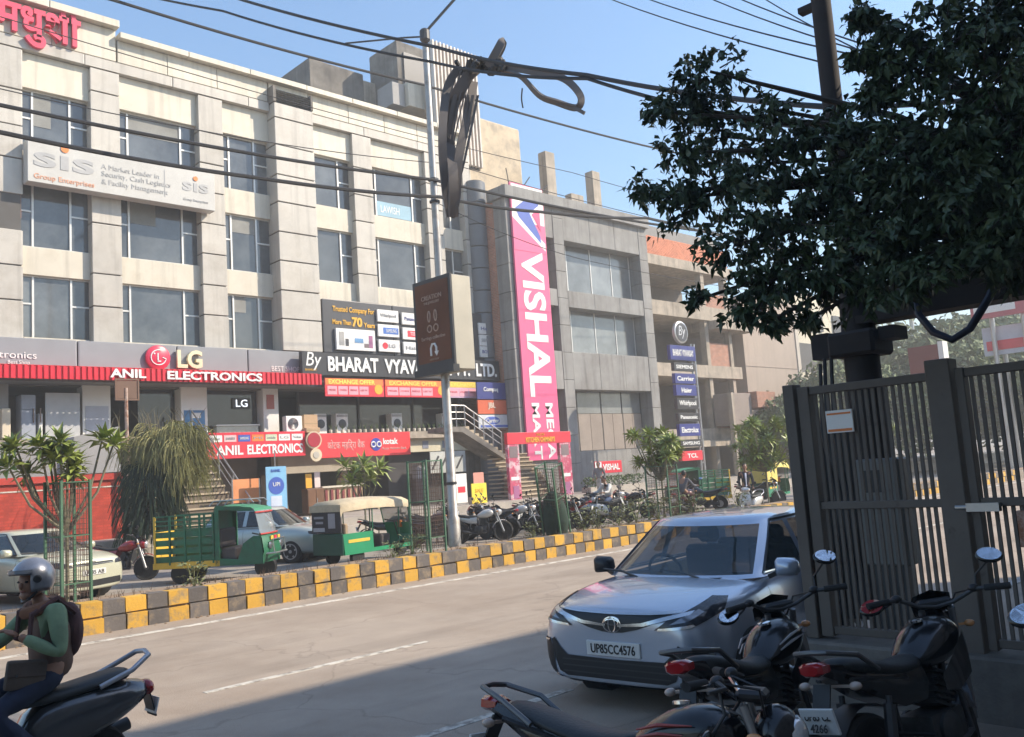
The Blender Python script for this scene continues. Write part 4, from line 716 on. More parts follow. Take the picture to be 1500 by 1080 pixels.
gp = M('gate grey paint', (.12, .10, .083), .65, var=.12, scale=4, col2=(.06, .045, .035), c2s=6, c2t=(.6, .75))
gt = T('steel_gate', 'tall grey steel bar gate on a low concrete wall, closed panel nearest the road', 'gate', (6.9, 3.1, .6), 0)
def panel(t, y0, y1, post_w):   # y0 > y1: from the road side inwards
    for yy in (y0,): MB().box(6.85, yy-post_w, .62, 6.95, yy, 2.64).build('post', gp, t, world=True, bev=.006)
    for z0, z1 in ((2.57, 2.635), (1.63, 1.69), (.64, .70)): MB().box(6.865, y1, z0, 6.935, y0-post_w, z1).build('rail', gp, t, world=True, bev=.005)
    n = int((y0-post_w-y1)/.056)
    for k in range(n):
        yy = y0-post_w-.035-k*(y0-post_w-y1-.05)/n; MB().box(6.888, yy-.012, .66, 6.91, yy+.012, 2.6).build('bar', gp, t, world=True)
panel(gt, 3.66, 2.6, .1); MB().box(6.83, 3.68, .6, 6.97, 3.78, 2.67).build('hinge_post', gp, gt, world=True, bev=.006); MB().box(6.82, 2.42, .55, 6.98, 2.6, 2.72).build('post', gp, gt, world=True, bev=.008)
gt2 = T('steel_gate', 'second grey steel gate panel running to the right edge of the picture', 'gate', (6.9, 1.9, .6))
panel(gt2, 2.4, .9, .06); MB().box(6.8, .74, .55, 6.98, .9, 2.72).build('post', gp, gt2, world=True, bev=.008)
MB().box(6.8, 2.2, 1.6, 6.86, 2.42, 1.66).cyl((6.83, 2.42, 1.63), (6.83, 2.5, 1.63), .02).build('bolt', steel, gt2, world=True); MB().box(6.82, 1.75, 1.35, 6.87, 2.1, 1.6).build('lock_plate', rust, gt2, world=True)
nb = T('gate_notice', 'small white notice plate with orange stripes wired to the gate bars', 'notice', (6.85, 3.3, 2.2)); MB().box(6.835, 3.2, 2.24, 6.85, 3.42, 2.42).build('plate', white, nb, world=True); MB().box(6.832, 3.21, 2.385, 6.836, 3.41, 2.4).box(6.832, 3.21, 2.25, 6.836, 3.41, 2.27).build('stripe', orange, nb, world=True)
pw = T('plinth_wall', 'low rough concrete wall under the steel gates', 'wall', (6.9, 2, .15)); MB().box(6.72, .2, .1, 7.08, 3.82, .6).build('wall', oldconc, pw, world=True, bev=.02)
# things far down the road
kk = T('kiosk_sign', 'small far brown advertising kiosk standing beyond the gate', 'sign', (43, 16.3, 0)); MB().box(42.9, 15.6, 5.2, 43.4, 17.0, 6.7).build('panel', M('kiosk brown', (.20, .06, .05), .5), kk, world=True); MB().box(42.8, 15.35, 5.1, 43.4, 15.58, 6.8).build('frame', white, kk, world=True); MB().cyl((43.15, 16.3, 0), (43.15, 16.3, 5.2), .1).build('post', steel, kk, world=True)
for k, (y0, y1, z0, z1, mt, lab) in enumerate(((15.8, 19.6, 9.7, 11.6, M('billboard red', (.45, .07, .10), .5), 'far red billboard at the right edge above the trees'), (15.6, 19.4, 7.4, 9.2, M('billboard pale', (.55, .58, .66), .5), 'far pale billboard below the red one at the right edge'))):
    t = T('billboard', lab, 'billboard', (60, 17.5, 0)); MB().box(60+k, y0, z0, 60.4+k, y1, z1).build('panel', mt, t, world=True); MB().cyl((60.6+k, y0+1, 0), (60.6+k, y0+1, z1), .15).cyl((60.6+k, y1-1, 0), (60.6+k, y1-1, z1), .15).build('post', steel, t, world=True); MB().box(59.95+k, y0+1.2, z0+.3, 60+k, y1-.2, z0+.9).build('strip', white if k == 0 else redsign, t, world=True)
for k, (x_, y_) in enumerate(((85, 33), (90, 33.5))): t = T('lamp_pole', ('left' if k == 0 else 'right')+' far pale pole rising between the distant trees', 'pole', (x_, y_, 0)); MB().cyl((x_, y_, 0), (x_, y_, 18), .3, .2, 8).build('shaft', alu, t, world=True)

def sheet(label, x, y0, y1, z0, z1):
    t = T('sheet_fence', label, 'fence', (x, (y0+y1)/2, .15)); pts = []; y = y0
    while y < y1: pts += [(x, y), (x+.025, y+.03), (x+.025, y+.06), (x, y+.09)]; y += .1
    n_ = len(pts); g = MB(); g.v = [V((p[0], p[1], z)) for z in (z0, z1) for p in pts]; g.f = [(i, i+1, i+1+n_, i+n_) for i in range(n_-1)]; g.build('corrugated_sheet', M('dark sheet metal', (.05, .045, .04), .6, .2, var=.25, scale=3), t, world=True)
    for yy in (y0+.05, y1-.05): MB().cyl((x+.06, yy, .1), (x+.06, yy, z1), .03).build('stake', darksteel, t, world=True)
sheet('dark corrugated sheet added behind the meter cabinet to darken the gate view', 9.3, 3.95, 4.78, .3, 2.35)  # added sheet that darkens what shows between the gate bars
sheet('dark corrugated sheet standing behind the right gate panel', 7.6, 1.0, 2.1, .3, 2.3)
# ------------------------------------------------------------------ vehicles
from mathutils.bvhtree import BVHTree
from mathutils.geometry import delaunay_2d_cdt
def evaluated(o):
    bpy.context.view_layer.update(); dg = bpy.context.evaluated_depsgraph_get(); return bpy.data.meshes.new_from_object(o.evaluated_get(dg))
def bake(o):
    me = evaluated(o); old = o.data; o.modifiers.clear(); o.data = me; bpy.data.meshes.remove(old); return o
def decal(bvh, poly, O, ex, dv, off, mat, name, parent, step=.05, mirror=False):
    """trim sheet that follows the body: polygon (a, z) cast along dv on to the panel below it"""
    dn = []
    for i in range(len(poly)):
        p, q = V(poly[i]), V(poly[(i+1) % len(poly)]); k = max(1, int((q-p).length/step))
        dn += [tuple(p.lerp(q, j/k)) for j in range(k)]
    poly = dn
    xs = [p[0] for p in poly]; zs = [p[1] for p in poly]; n = len(poly); pts = [V(p) for p in poly]
    def inside(a, b):
        c = False; j = n-1
        for i in range(n):
            if (poly[i][1] > b) != (poly[j][1] > b) and a < (poly[j][0]-poly[i][0])*(b-poly[i][1])/(poly[j][1]-poly[i][1]+1e-12)+poly[i][0]: c = not c
            j = i
        return c
    a = min(xs)+step/2
    while a < max(xs):
        b = min(zs)+step/2
        while b < max(zs):
            if inside(a, b): pts.append(V((a, b)))
            b += step
        a += step
    vv, _, ff, *_ = delaunay_2d_cdt(pts, [], [list(range(n))], 1, 1e-5)
    O, ex, dv = V(O), V(ex), V(dv).normalized()
    for sgn in ((1, -1) if mirror else (1,)):
        g = MB(); ok = []
        for p in vv:
            q = O+ex*p.x+V((0, 0, p.y)); h = bvh.ray_cast(q, dv); w = (h[0]-dv*off*.4+h[1]*off*.6) if h[0] is not None else None; ok.append(w is not None); w = w if w is not None else q; g.v.append(V((w.x, w.y*sgn, w.z)))
        g.f = [tuple(f) for f in ff if all(ok[i] for i in f)]
        if g.f: g.build(name, mat, parent, smooth=True, ang=60)
def wheel(parent, c, r, w, side, rimmat, spokes=5):
    t = MB().lathe([(r*.66, -w/2), (r*.9, -w/2), (r*.985, -w*.36), (r, 0), (r*.985, w*.36), (r*.9, w/2), (r*.66, w/2)], c, (0, 1, 0), 28).build('wheel', rubber, parent, smooth=True)
    g = MB(); c = V(c); y = w/2*side
    g.lathe([(r*.68, 0), (r*.68, .02), (r*.60, .02), (r*.58, -.03)], c+V((0, y-.012*side, 0)), (0, side, 0), 28)
    for k in range(spokes):
        a = 2*pi*k/spokes+.3; e = V((cos(a), 0, sin(a))); g.bar(c+V((0, y-.02*side, 0))+e*r*.05, c+V((0, y-.012*side, 0))+e*r*.64, .05, .03, up=(0, 1, 0))
    g.lathe([(r*.16, 0), (r*.15, .02)], c+V((0, y-.012*side, 0)), (0, side, 0), 14)
    g.build('rim', rimmat, t, smooth=True, ang=30)
    MB().lathe([(r*.66, 0), (r*.66, .005)], c+V((0, y-.07*side, 0)), (0, side, 0), 20).build('brake_disc', darksteel, t)
def make_car(name, label, loc, rz, paint_m, L=3.99, W=1.745, H=1.5, hero=False, plate=None, sedan=False):
    t = T(name, label, 'car', loc, rz); hl = L/2; hw = W/2
    st = [(-hl, .55, .62, .40), (-hl+.03, .70, .86, .30), (-hl+.15, .80, .97, .26), (-hl+.5, .96, .985, .22), (-1.0, .995, .975, .20), (-.3, 1.0, .965, .19), (.4, 1.0, .965, .19), (.8, 1.0, .985, .19), (1.15, .995, .975, .2), (1.45, .98, .945, .2), (1.68, .95, .905, .2), (hl-.17, .905, .868, .2), (hl-.08, .86, .842, .205), (hl-.03, .80, .815, .215), (hl-.005, .74, .775, .23), (hl+.005, .68, .70, .26)]
    rings = []
    for x, wf, zt, zb in st:
        w = hw*wf; zs = zt-.085 if x > .5 else zt-.02; h = zs-zb
        half = [(0, zb), (.72*w, zb), (.93*w, zb+.05), (w*.99, zb+h*.30), (w, zb+h*.58), (w*.975, zb+h*.86), (w*.925, zs), (w*.80, zs+(zt-zs)*.72), (w*.42, zt-.006), (0, zt)]
        rings.append([V((x, y, z)) for y, z in half]+[V((x, -y, z)) for y, z in half[-2:0:-1]])
    o = MB().loft(rings).build('body', paint_m, t, smooth=True, sub=2, ang=180)
    cuts = []; R_ = .318 if hero else .30; xf, xr = hl-.80, -hl+.68
    for x_ in (xf, xr):
        c = MB().cyl((x_, -1.2, R_-.015), (x_, 1.2, R_-.015), R_+.06, n=40).build('cut', black); cuts.append(c); bm_ = o.modifiers.new('b', 'BOOLEAN'); bm_.object = c; bm_.operation = 'DIFFERENCE'; bm_.solver = 'EXACT'
    bake(o); [bpy.data.objects.remove(c) for c in cuts]; o.data.shade_smooth(); o.data.set_sharp_from_angle(angle=R(38))
    o.data.materials.clear(); o.data.materials.append(paint_m)
    bv = BVHTree.FromPolygons([v.co.copy() for v in o.data.vertices], [tuple(p.vertices) for p in o.data.polygons])
    for x_ in (xf, xr):
        for s in (-1, 1): MB().cyl((x_, s*.45, R_-.015), (x_, s*(hw-.17), R_-.015), R_+.058, n=30).build('wheel_arch', black, t); wheel(t, (x_, s*(hw-.105), R_), R_, .20, s, steel if hero else M('alloy grey', (.38, .38, .38), .4, .6))
    # cabin: pillars, roof and separate panes
    zB = .955; zR = H-.035; TL = [0, .06, .3, .6, .86, .93, 1.0]
    def ring(q):
        e = q**.9; xf_ = .93+(.20-.93)*e; xr_ = (-hl+.17)+(.42 if not sedan else .9)*e**1.3; ya = .73-.19*e; ys = hw-.075-.21*e**1.15; z = zB+(zR-zB)*(q if q < .8 else .8+(q-.8)*.82)
        a = [(xf_+.10, 0), (xf_+.085, ya*.3), (xf_+.045, ya*.6), (xf_-.03, ya*.88), (xf_-.10, ya), (xf_-.19, ya+.035), (-.22+.03*0, ys), (-.33, ys), (xr_+.52, ys-.015), (xr_+.36, ys-.04), (xr_+.16, ya-.01), (xr_+.04, ya*.86), (xr_-.03, ya*.45), (xr_-.05, 0)]
        a[5] = (xf_-.19, min(ys, ya+.06)); a.insert(6, ((a[5][0]-.22)/2+.08, ys+.004))
        return [V((x, y, z)) for x, y in a], z
    RG = [ring(q)[0] for q in TL]; n = len(RG[0])
    kinds = {0: 'windshield', 1: 'windshield', 2: 'windshield', 3: 'windshield', 5: 'door_window', 6: 'door_window', 8: 'rear_door_window', 11: 'rear_window', 12: 'rear_window', 13: 'rear_window'}
    shell = MB(); panes = {}
    gm = glass('car glass hero', (.05, .066, .07), .72, .02) if hero else glass('car glass', (.012, .016, .018), .88)
    for s in (1, -1):
        for li in range(len(TL)-1):
            for i in range(n-1):
                q = [RG[li][i], RG[li][i+1], RG[li+1][i+1], RG[li+1][i]]; q = [V((p.x, p.y*s, p.z)) for p in q]; k = kinds.get(i)
                if k and 1 <= li <= 3: panes.setdefault((k, s if 'door' in k else 0), MB()).add(q, [(0, 1, 2, 3)])
                else: shell.add(q, [(0, 1, 2, 3)])
        top = RG[-1]; cx = -.45
        prev = top
        for f_, dz in ((.8, .022), (.45, .036), (.0, .042)):
            nx = [V((cx+(p.x-cx)*(f_*.9+.1 if f_ else .1), p.y*f_, zR-.02+dz)) for p in top]
            for i in range(n-1): shell.add([V((p.x, p.y*s, p.z)) for p in (prev[i], prev[i+1], nx[i+1], nx[i])], [(0, 1, 2, 3)])
            prev = nx
    cb_ = shell.build('cabin', paint_m, t, smooth=True, ang=50)
    for (k, s), g in panes.items(): g.build(k, gm, cb_, smooth=True, ang=60)
    for s in (1, -1):
        g = MB()
        for i, j in ((4, 5),): pass
        g.tube([V((p.x, p.y*s*1.003, p.z)) for p in (RG[1][5], RG[3][5], RG[5][5], RG[5][6], RG[5][7], RG[5][9])], .012, 6).build('window_trim', black, cb_, smooth=True)
        g = MB(); g.tube([V((p.x, p.y*s*1.01, p.z+.004)) for p in (RG[1][5], RG[1][6], RG[1][7], RG[1][8], RG[1][9])], .012, 6).build('belt_trim', chrome if hero else black, cb_, smooth=True)
    # interior
    dkf = M('dark upholstery', (.03, .03, .032), .8)
    MB().box(-1.2, -.66, .3, .6, .66, .45).box(.55, -.66, .45, .78, .66, .97).build('dashboard', dkf, t)
    for y_ in (-.36, .36): MB().box(-.45, y_-.24, .45, .1, y_+.24, .62).box(-.6, y_-.24, .5, -.42, y_+.24, 1.12).box(-.6, y_-.12, 1.14, -.5, y_+.12, 1.32).build('seat', dkf, t, bev=.04)
    MB().box(-1.35, -.6, .5, -1.2, .6, 1.12).build('rear_seat', dkf, t, bev=.04)
    MB().tube([(.42+.05*cos(a), -.36+.18*sin(a), .95+.17*cos(a)) for a in [k*pi/8 for k in range(17)]], .016, 6).build('steering_wheel', black, t, smooth=True)
    MB().box(.33, -.1, 1.27, .36, .1, 1.33).build('rear_view_mirror', black, t, bev=.01)
    # front
    F = (3, 0, 0); DX = (-1, 0, 0)
    def fr(poly, off, mat, nm, mirror=True, step=.05): decal(bv, poly, F, (0, 1, 0), DX, off, mat, nm, t, step, mirror)
    sym = lambda h: h+[(-y, z) for y, z in h[::-1] if y > 1e-6]
    lens = M('headlight lens', (.035, .035, .04), .1, var=.5, scale=14, spec=.5); chr_ = M('satin chrome', (.62, .64, .66), .2, .9)
    if hero:
        fr(sym([(0, .795), (.3, .80), (.53, .81), (.55, .795), (.40, .74), (.24, .685), (.1, .655), (0, .65)]), .006, black, 'upper_grille', False)
        fr([(.06, .70), (.30, .715), (.50, .765), (.66, .80), (.67, .825), (.48, .79), (.28, .74), (.06, .72)], .014, chr_, 'grille_bar'); fr([(.0, .795), (.35, .80), (.60, .815), (.60, .828), (.35, .813), (0, .808)], .014, chr_, 'grille_lip')
        MB().lathe([(.0, 0), (.085, 0), (.085, .012), (.0, .016)], (hl-.02, 0, .715), (1, 0, 0), 26).build('emblem_ground', black, t, smooth=True)
        E = MB(); ex_ = hl+.002
        E.tube([(ex_, .085*cos(a), .715+.062*sin(a)) for a in [k*pi/12 for k in range(25)]], .009, 6); E.tube([(ex_+.004, .035*cos(a), .715+.058*sin(a)) for a in [k*pi/12 for k in range(25)]], .007, 6); E.tube([(ex_+.004, .066*cos(a), .735+.024*sin(a)) for a in [k*pi/12 for k in range(25)]], .007, 6); E.build('emblem', chrome, t, smooth=True)
        fr(sym([(0, .43), (.47, .44), (.54, .50), (.60, .58), (.63, .56), (.60, .40), (.56, .30), (.48, .265), (0, .265)]), .008, black, 'lower_intake', False)
        for z_ in (.30, .35, .40): fr(sym([(0, z_), (.52, z_), (.52, z_+.012), (0, z_+.012)]), .014, darksteel, 'intake_slat', False, .1)
        fr(sym([(0, .20), (.50, .20), (.54, .222), (0, .222)]), .012, black, 'lip_spoiler', False)
        # corners are cast on a slant
        a_ = R(38)
        for poly, off, mat, nm in (([(.25, .69), (.54, .715), (.84, .80), (.92, .885), (.78, .90), (.55, .835), (.36, .775)], .008, lens, 'headlight'), ([(.27, .685), (.52, .71), (.56, .722), (.54, .735), (.28, .705)], .014, chr_, 'headlight_trim'), ([(.36, .735), (.50, .755), (.66, .81), (.62, .83), (.46, .785)], .012, M('lamp reflector', (.30, .31, .33), .2, .7), 'lamp_reflector'),
                                   ([(.42, .27), (.60, .27), (.68, .50), (.62, .56), (.47, .57), (.42, .50)], .008, black, 'fog_recess'), ([(.45, .565), (.62, .555), (.70, .49), (.66, .30), (.64, .30), (.675, .48), (.60, .54), (.46, .55)], .016, chr_, 'fog_trim'), ([(.36, .2), (.62, .2), (.66, .26), (.38, .25)], .014, paint_m, 'corner_lip')):
            decal(bv, poly, (hl-.1+3*cos(a_), 3*sin(a_), 0), (-sin(a_), cos(a_), 0), (-cos(a_), -sin(a_), 0), off, mat, nm, t, .04, True)
        for s in (1, -1): MB().lathe([(.05, 0), (.05, .02)], (hl-.17, s*.69, .41), (1, s*.5, 0), 14).build('fog_lamp', M('lamp reflector', (.30, .31, .33), .2, .7), t)
    else:
        fr(sym([(0, .745), (.42, .745), (.44, .70), (0, .69)]), .008, black, 'upper_grille', False); fr(sym([(0, .40), (.60, .42), (.62, .30), (0, .28)]), .008, black, 'lower_intake', False); fr(sym([(0, .705), (.42, .71), (.42, .718), (0, .713)]), .014, chr_, 'grille_bar', False)
        MB().lathe([(.06, 0), (.06, .012)], (hl-.015, 0, .72), (1, 0, 0), 18).build('emblem', chrome, t)
        a_ = R(30); decal(bv, [(.36, .685), (.60, .69), (.74, .74), (.74, .80), (.62, .80), (.38, .755)], (hl-.1+3*cos(a_), 3*sin(a_), 0), (-sin(a_), cos(a_), 0), (-cos(a_), -sin(a_), 0), .008, lens, 'headlight', t, .04, True)
    MB().box(hl-.015, -.26, .455 if hero else .50, hl+.02, .26, .575 if hero else .61).build('number_plate', M('plate white', (.72, .72, .70), .5), t, bev=.004)
    if plate: text(plate, .105, M('plate black', (.02, .02, .02), .6), t, (hl+.022, 0, .515 if hero else .555), ex=(0, 1, 0), ey=(0, 0, 1), ext=.002, off=.015, width=.43, world=False, name='plate_lettering')
    # sides: seams, handles, mirrors, skirt
    for xs_, zz in ((.72, .93), (-.28, .95), (-1.12, .93)):
        decal(bv, [(xs_-.004, .28), (xs_+.004, .28), (xs_+.004, zz-.06), (xs_-.004, zz-.06)], (0, 3, 0), (1, 0, 0), (0, -1, 0), .003, black, 'door_seam', t, .06, True)
    for xs_ in (-.15, -.98): decal(bv, [(xs_-.09, .79), (xs_+.09, .80), (xs_+.09, .825), (xs_-.09, .815)], (0, 3, 0), (1, 0, 0), (0, -1, 0), .022, chr_ if hero else paint_m, 'door_handle', t, .04, True)
    decal(bv, [(-.8, .22), (.78, .22), (.78, .27), (-.8, .27)], (0, 3, 0), (1, 0, 0), (0, -1, 0), .008, black, 'side_skirt', t, .06, True)
    for s in (1, -1):
        mm = MB().loft([[(.62+x_, s*(hw+.09)+y_*f_, 1.03+z_*f_) for y_, z_ in ((-.10, -.06), (-.085, -.085), (.085, -.07), (.115, -.03), (.105, .05), (.07, .078), (-.08, .085), (-.10, .06))] for x_, f_ in ((-.05, .97), (-.02, 1.0), (.04, .86), (.075, .5))]).build('wing_mirror', black if (hero and s < 0) else paint_m, t, smooth=True, ang=50); MB().bar((.66, s*(hw-.06), .95), (.63, s*(hw+.03), .99), .05, .04).build('mirror_stalk', black, mm); MB().box(.562, s*(hw+.09)-.085, .975, .568, s*(hw+.09)+.085, 1.095).build('mirror_glass', chrome, mm, smooth=True)  # far-side mirror of the hero car is coloured black as a silhouette
    for y_, x2 in ((.30, .62), (-.34, .60)): MB().tube([(1.0, y_, .965), (.90, y_-.22, 1.005), (.86, y_-.46, 1.02)], [.014, .012, .008], 6).build('wiper', black, t)
    decal(bv, [(-.66, .90), (.66, .90), (.66, .99), (-.66, .99)], (3, 0, 0), (0, 1, 0), (-1, 0, 0), .004, black, 'cowl', t, .08) if False else None
    MB().box(.86, -.5, .945, .985, .5, .97).build('cowl', black, t, bev=.01)
    return t
silver = M('silver blue paint', (.50, .56, .66), .27, .5, var=.02, coat=1, spec=.6)
make_car('parked_car', 'silver blue hatchback parked at an angle on the near side of the road', (8.1, 5.42, 0), R(180+7), silver, hero=True, plate='UP85CC4576').scale = (1.05, 1.05, 1.03)
creamp = M('cream car paint', (.60, .60, .46), .3, .25, var=.03, coat=.8)
make_car('parked_car', 'cream hatchback parked nose out in front of the red wall', (5.75, 20.7, .15), R(-72), creamp, L=3.97, W=1.68, H=1.47, plate='UP85 AB')
palesil = M('pale green silver paint', (.42, .48, .47), .3, .4, var=.03, coat=.8)
make_car('parked_car', 'pale silver car between the cargo rickshaw and the passenger rickshaw', (12.15, 22.4, .15), R(-62), palesil, L=3.9, W=1.65, H=1.5)
make_car('parked_car', 'dull brown car at the left edge beside the cream hatchback', (3.3, 21.6, .15), R(-80), M('brown car paint', (.24, .16, .12), .35, .2, coat=.6), L=3.9, W=1.65, H=1.46)
# ---- three-wheelers
def rick_wheel(t, c, r=.2, w=.11):
    q = MB().lathe([(r*.55, -w/2), (r*.9, -w/2), (r, -w*.2), (r, w*.2), (r*.9, w/2), (r*.55, w/2)], c, (0, 1, 0), 20).build('wheel', rubber, t, smooth=True); MB().lathe([(.02, -w*.3), (r*.56, -w*.25), (r*.56, w*.25), (.02, w*.3)], c, (0, 1, 0), 16).build('rim', steel, q, smooth=True)
def make_loader(label, loc, rz, rack=True):
    t = T('cargo_rickshaw', label, 'rickshaw', loc, rz, 'green cargo rickshaws')
    for y_ in (-.42, .42): rick_wheel(t, (-.75, y_, .22), .22)
    rick_wheel(t, (1.05, 0, .22), .22)
    MB().box(-1.35, -.46, .34, .25, .46, .42).build('chassis', yellow, t, bev=.01)
    for s in (-1, 1):   # slatted sides
        for z_ in (.48, .66, .84, 1.02): MB().box(-1.3, s*.47-.012, z_, .1, s*.47+.012, z_+.13).build('side_board', greenp, t)
        for x_ in (-1.3, -.95, -.6, -.25, .06): MB().box(x_-.02, s*.49-.02, .42, x_+.02, s*.49+.02, 1.5).build('side_post', yellow if x_ < -1.2 else greenp, t)
        for z_ in (1.18, 1.28, 1.38, 1.48): MB().box(-1.32, s*.49-.012, z_, .08, s*.49+.012, z_+.025).build('rack_rail', greenp, t)
        MB().box(-1.35, s*.48-.02, .34, .2, s*.48+.02, .47).build('lower_rail', yellow, t)
    MB().box(-1.33, -.47, .42, -1.3, .47, 1.15).build('tail_gate', yellow, t); MB().box(.08, -.47, .42, .11, .47, 1.55).build('bulkhead', greenp, t)
    if rack:
        for y_ in (-.4, 0, .4): MB().tube([(-.05, y_, 1.66), (.05, y_, 1.76), (.9, y_, 1.76), (.98, y_, 1.68)], .014, 6).build('roof_rack_bar', steel, t)
        for x_ in (.1, .5, .9): MB().cyl((x_, -.4, 1.76), (x_, .4, 1.76), .012, n=6).build('roof_rack_bar', steel, t)
    # cab: floor, side frames with door opening, roof, nose
    MB().prism([(.1, .34), (.1, 1.62), (.16, 1.66), (.95, 1.58), (1.0, 1.5), (.93, 1.5), (.2, 1.56), (.2, .5), (.62, .46), (.75, .8), (.98, .95), (1.16, .95), (1.2, .34)], lambda a, b, q: (a, q, b), .46, .5).build('cab_side', greenp, t); MB().prism([(.1, .34), (.1, 1.62), (.16, 1.66), (.95, 1.58), (1.0, 1.5), (.93, 1.5), (.2, 1.56), (.2, .5), (.62, .46), (.75, .8), (.98, .95), (1.16, .95), (1.2, .34)], lambda a, b, q: (a, q, b), -.5, -.46).build('cab_side', greenp, t)
    g = MB(); g.loft([[(x_, y_*.5, z_+dz) for x_, z_, dz in ((.08, 1.6, 0), (.3, 1.64, .03*(1-y_*y_)), (.7, 1.62, .03*(1-y_*y_)), (1.02, 1.53, .02), (1.04, 1.49, 0))] for y_ in (-1.02, -.6, 0, .6, 1.02)], closed=False).build('roof', M('roof green', (.05, .26, .14), .5), t, smooth=True)
    nose = MB(); nose.loft([[(1.16+.12*(1-y_*y_)-.02, y_*.5, .36), (1.24+.14*(1-y_*y_)-.02, y_*.5, .6), (1.2+.12*(1-y_*y_)-.02, y_*.5, .9), (1.12+.08*(1-y_*y_)-.02, y_*.5, .98)] for y_ in (-1, -.7, -.3, .3, .7, 1)], closed=False).build('nose_panel', greenp, t, smooth=True)
    MB().loft([[(1.14+.08*(1-y_*y_), y_*.48, .97), (1.02+.05*(1-y_*y_), y_*.46, 1.5)] for y_ in (-1, -.6, 0, .6, 1)], closed=False).build('windshield', glass('rickshaw glass', (.30, .34, .36), .6, .06), t, smooth=True)
    for z_ in (.98, 1.46): MB().tube([(1.15+.08*(1-y_*y_)-(z_-.97)*.23, y_*.49, z_) for y_ in (-1, -.6, 0, .6, 1)], .02, 6).build('windshield_frame', M('red trim', (.5, .05, .04), .5), t)
    for y_ in (-.3, .3): MB().lathe([(.075, 0), (.085, .03), (.06, .05)], (1.27, y_, .72), (1, 0, 0), 16).build('headlight', M('lamp reflector', (.30, .31, .33), .2, .7), t, smooth=True)
    MB().tube([(1.1, -.46, .55), (1.42, -.34, .55), (1.42, .34, .55), (1.1, .46, .55)], .02, 6).tube([(1.4, -.34, .55), (1.36, -.34, .85), (1.36, .34, .85), (1.4, .34, .55)], .014, 6).build('crash_guard', steel, t)
    for y_ in (-.2, 0, .2): MB().box(1.27, y_-.07, .84, 1.3, y_+.07, .92).build('sticker', yellow if y_ else redsign, t)
    MB().box(.2, -.42, .36, .55, .42, .72).build('driver_seat', M('seat vinyl', (.06, .05, .05), .6), t, bev=.03); MB().box(.12, -.4, .72, .2, .4, 1.15).build('seat_back', M('seat vinyl', (.06, .05, .05), .6), t, bev=.03)
    MB().tube([(1.05, 0, .4), (.92, 0, .95), (.86, .24, 1.0)], .018, 6).tube([(.92, 0, .95), (.86, -.24, 1.0)], .018, 6).build('handlebar', black, t)
    MB().lathe([(.24, -.07), (.26, 0), (.24, .07)], (1.05, 0, .24), (0, 1, 0), 18).build('front_mudguard', black, t, smooth=True)
    return t
make_loader('green cargo rickshaw with yellow rails and slatted sides beside the blue banner', (9.3, 19.4, .15), R(-50))
make_loader('far green cargo rickshaw parked under the red totem board', (30.2, 20.9, .15), R(160), False)
canvas = M('beige canvas hood', (.50, .42, .29), .9, var=.15, scale=5)
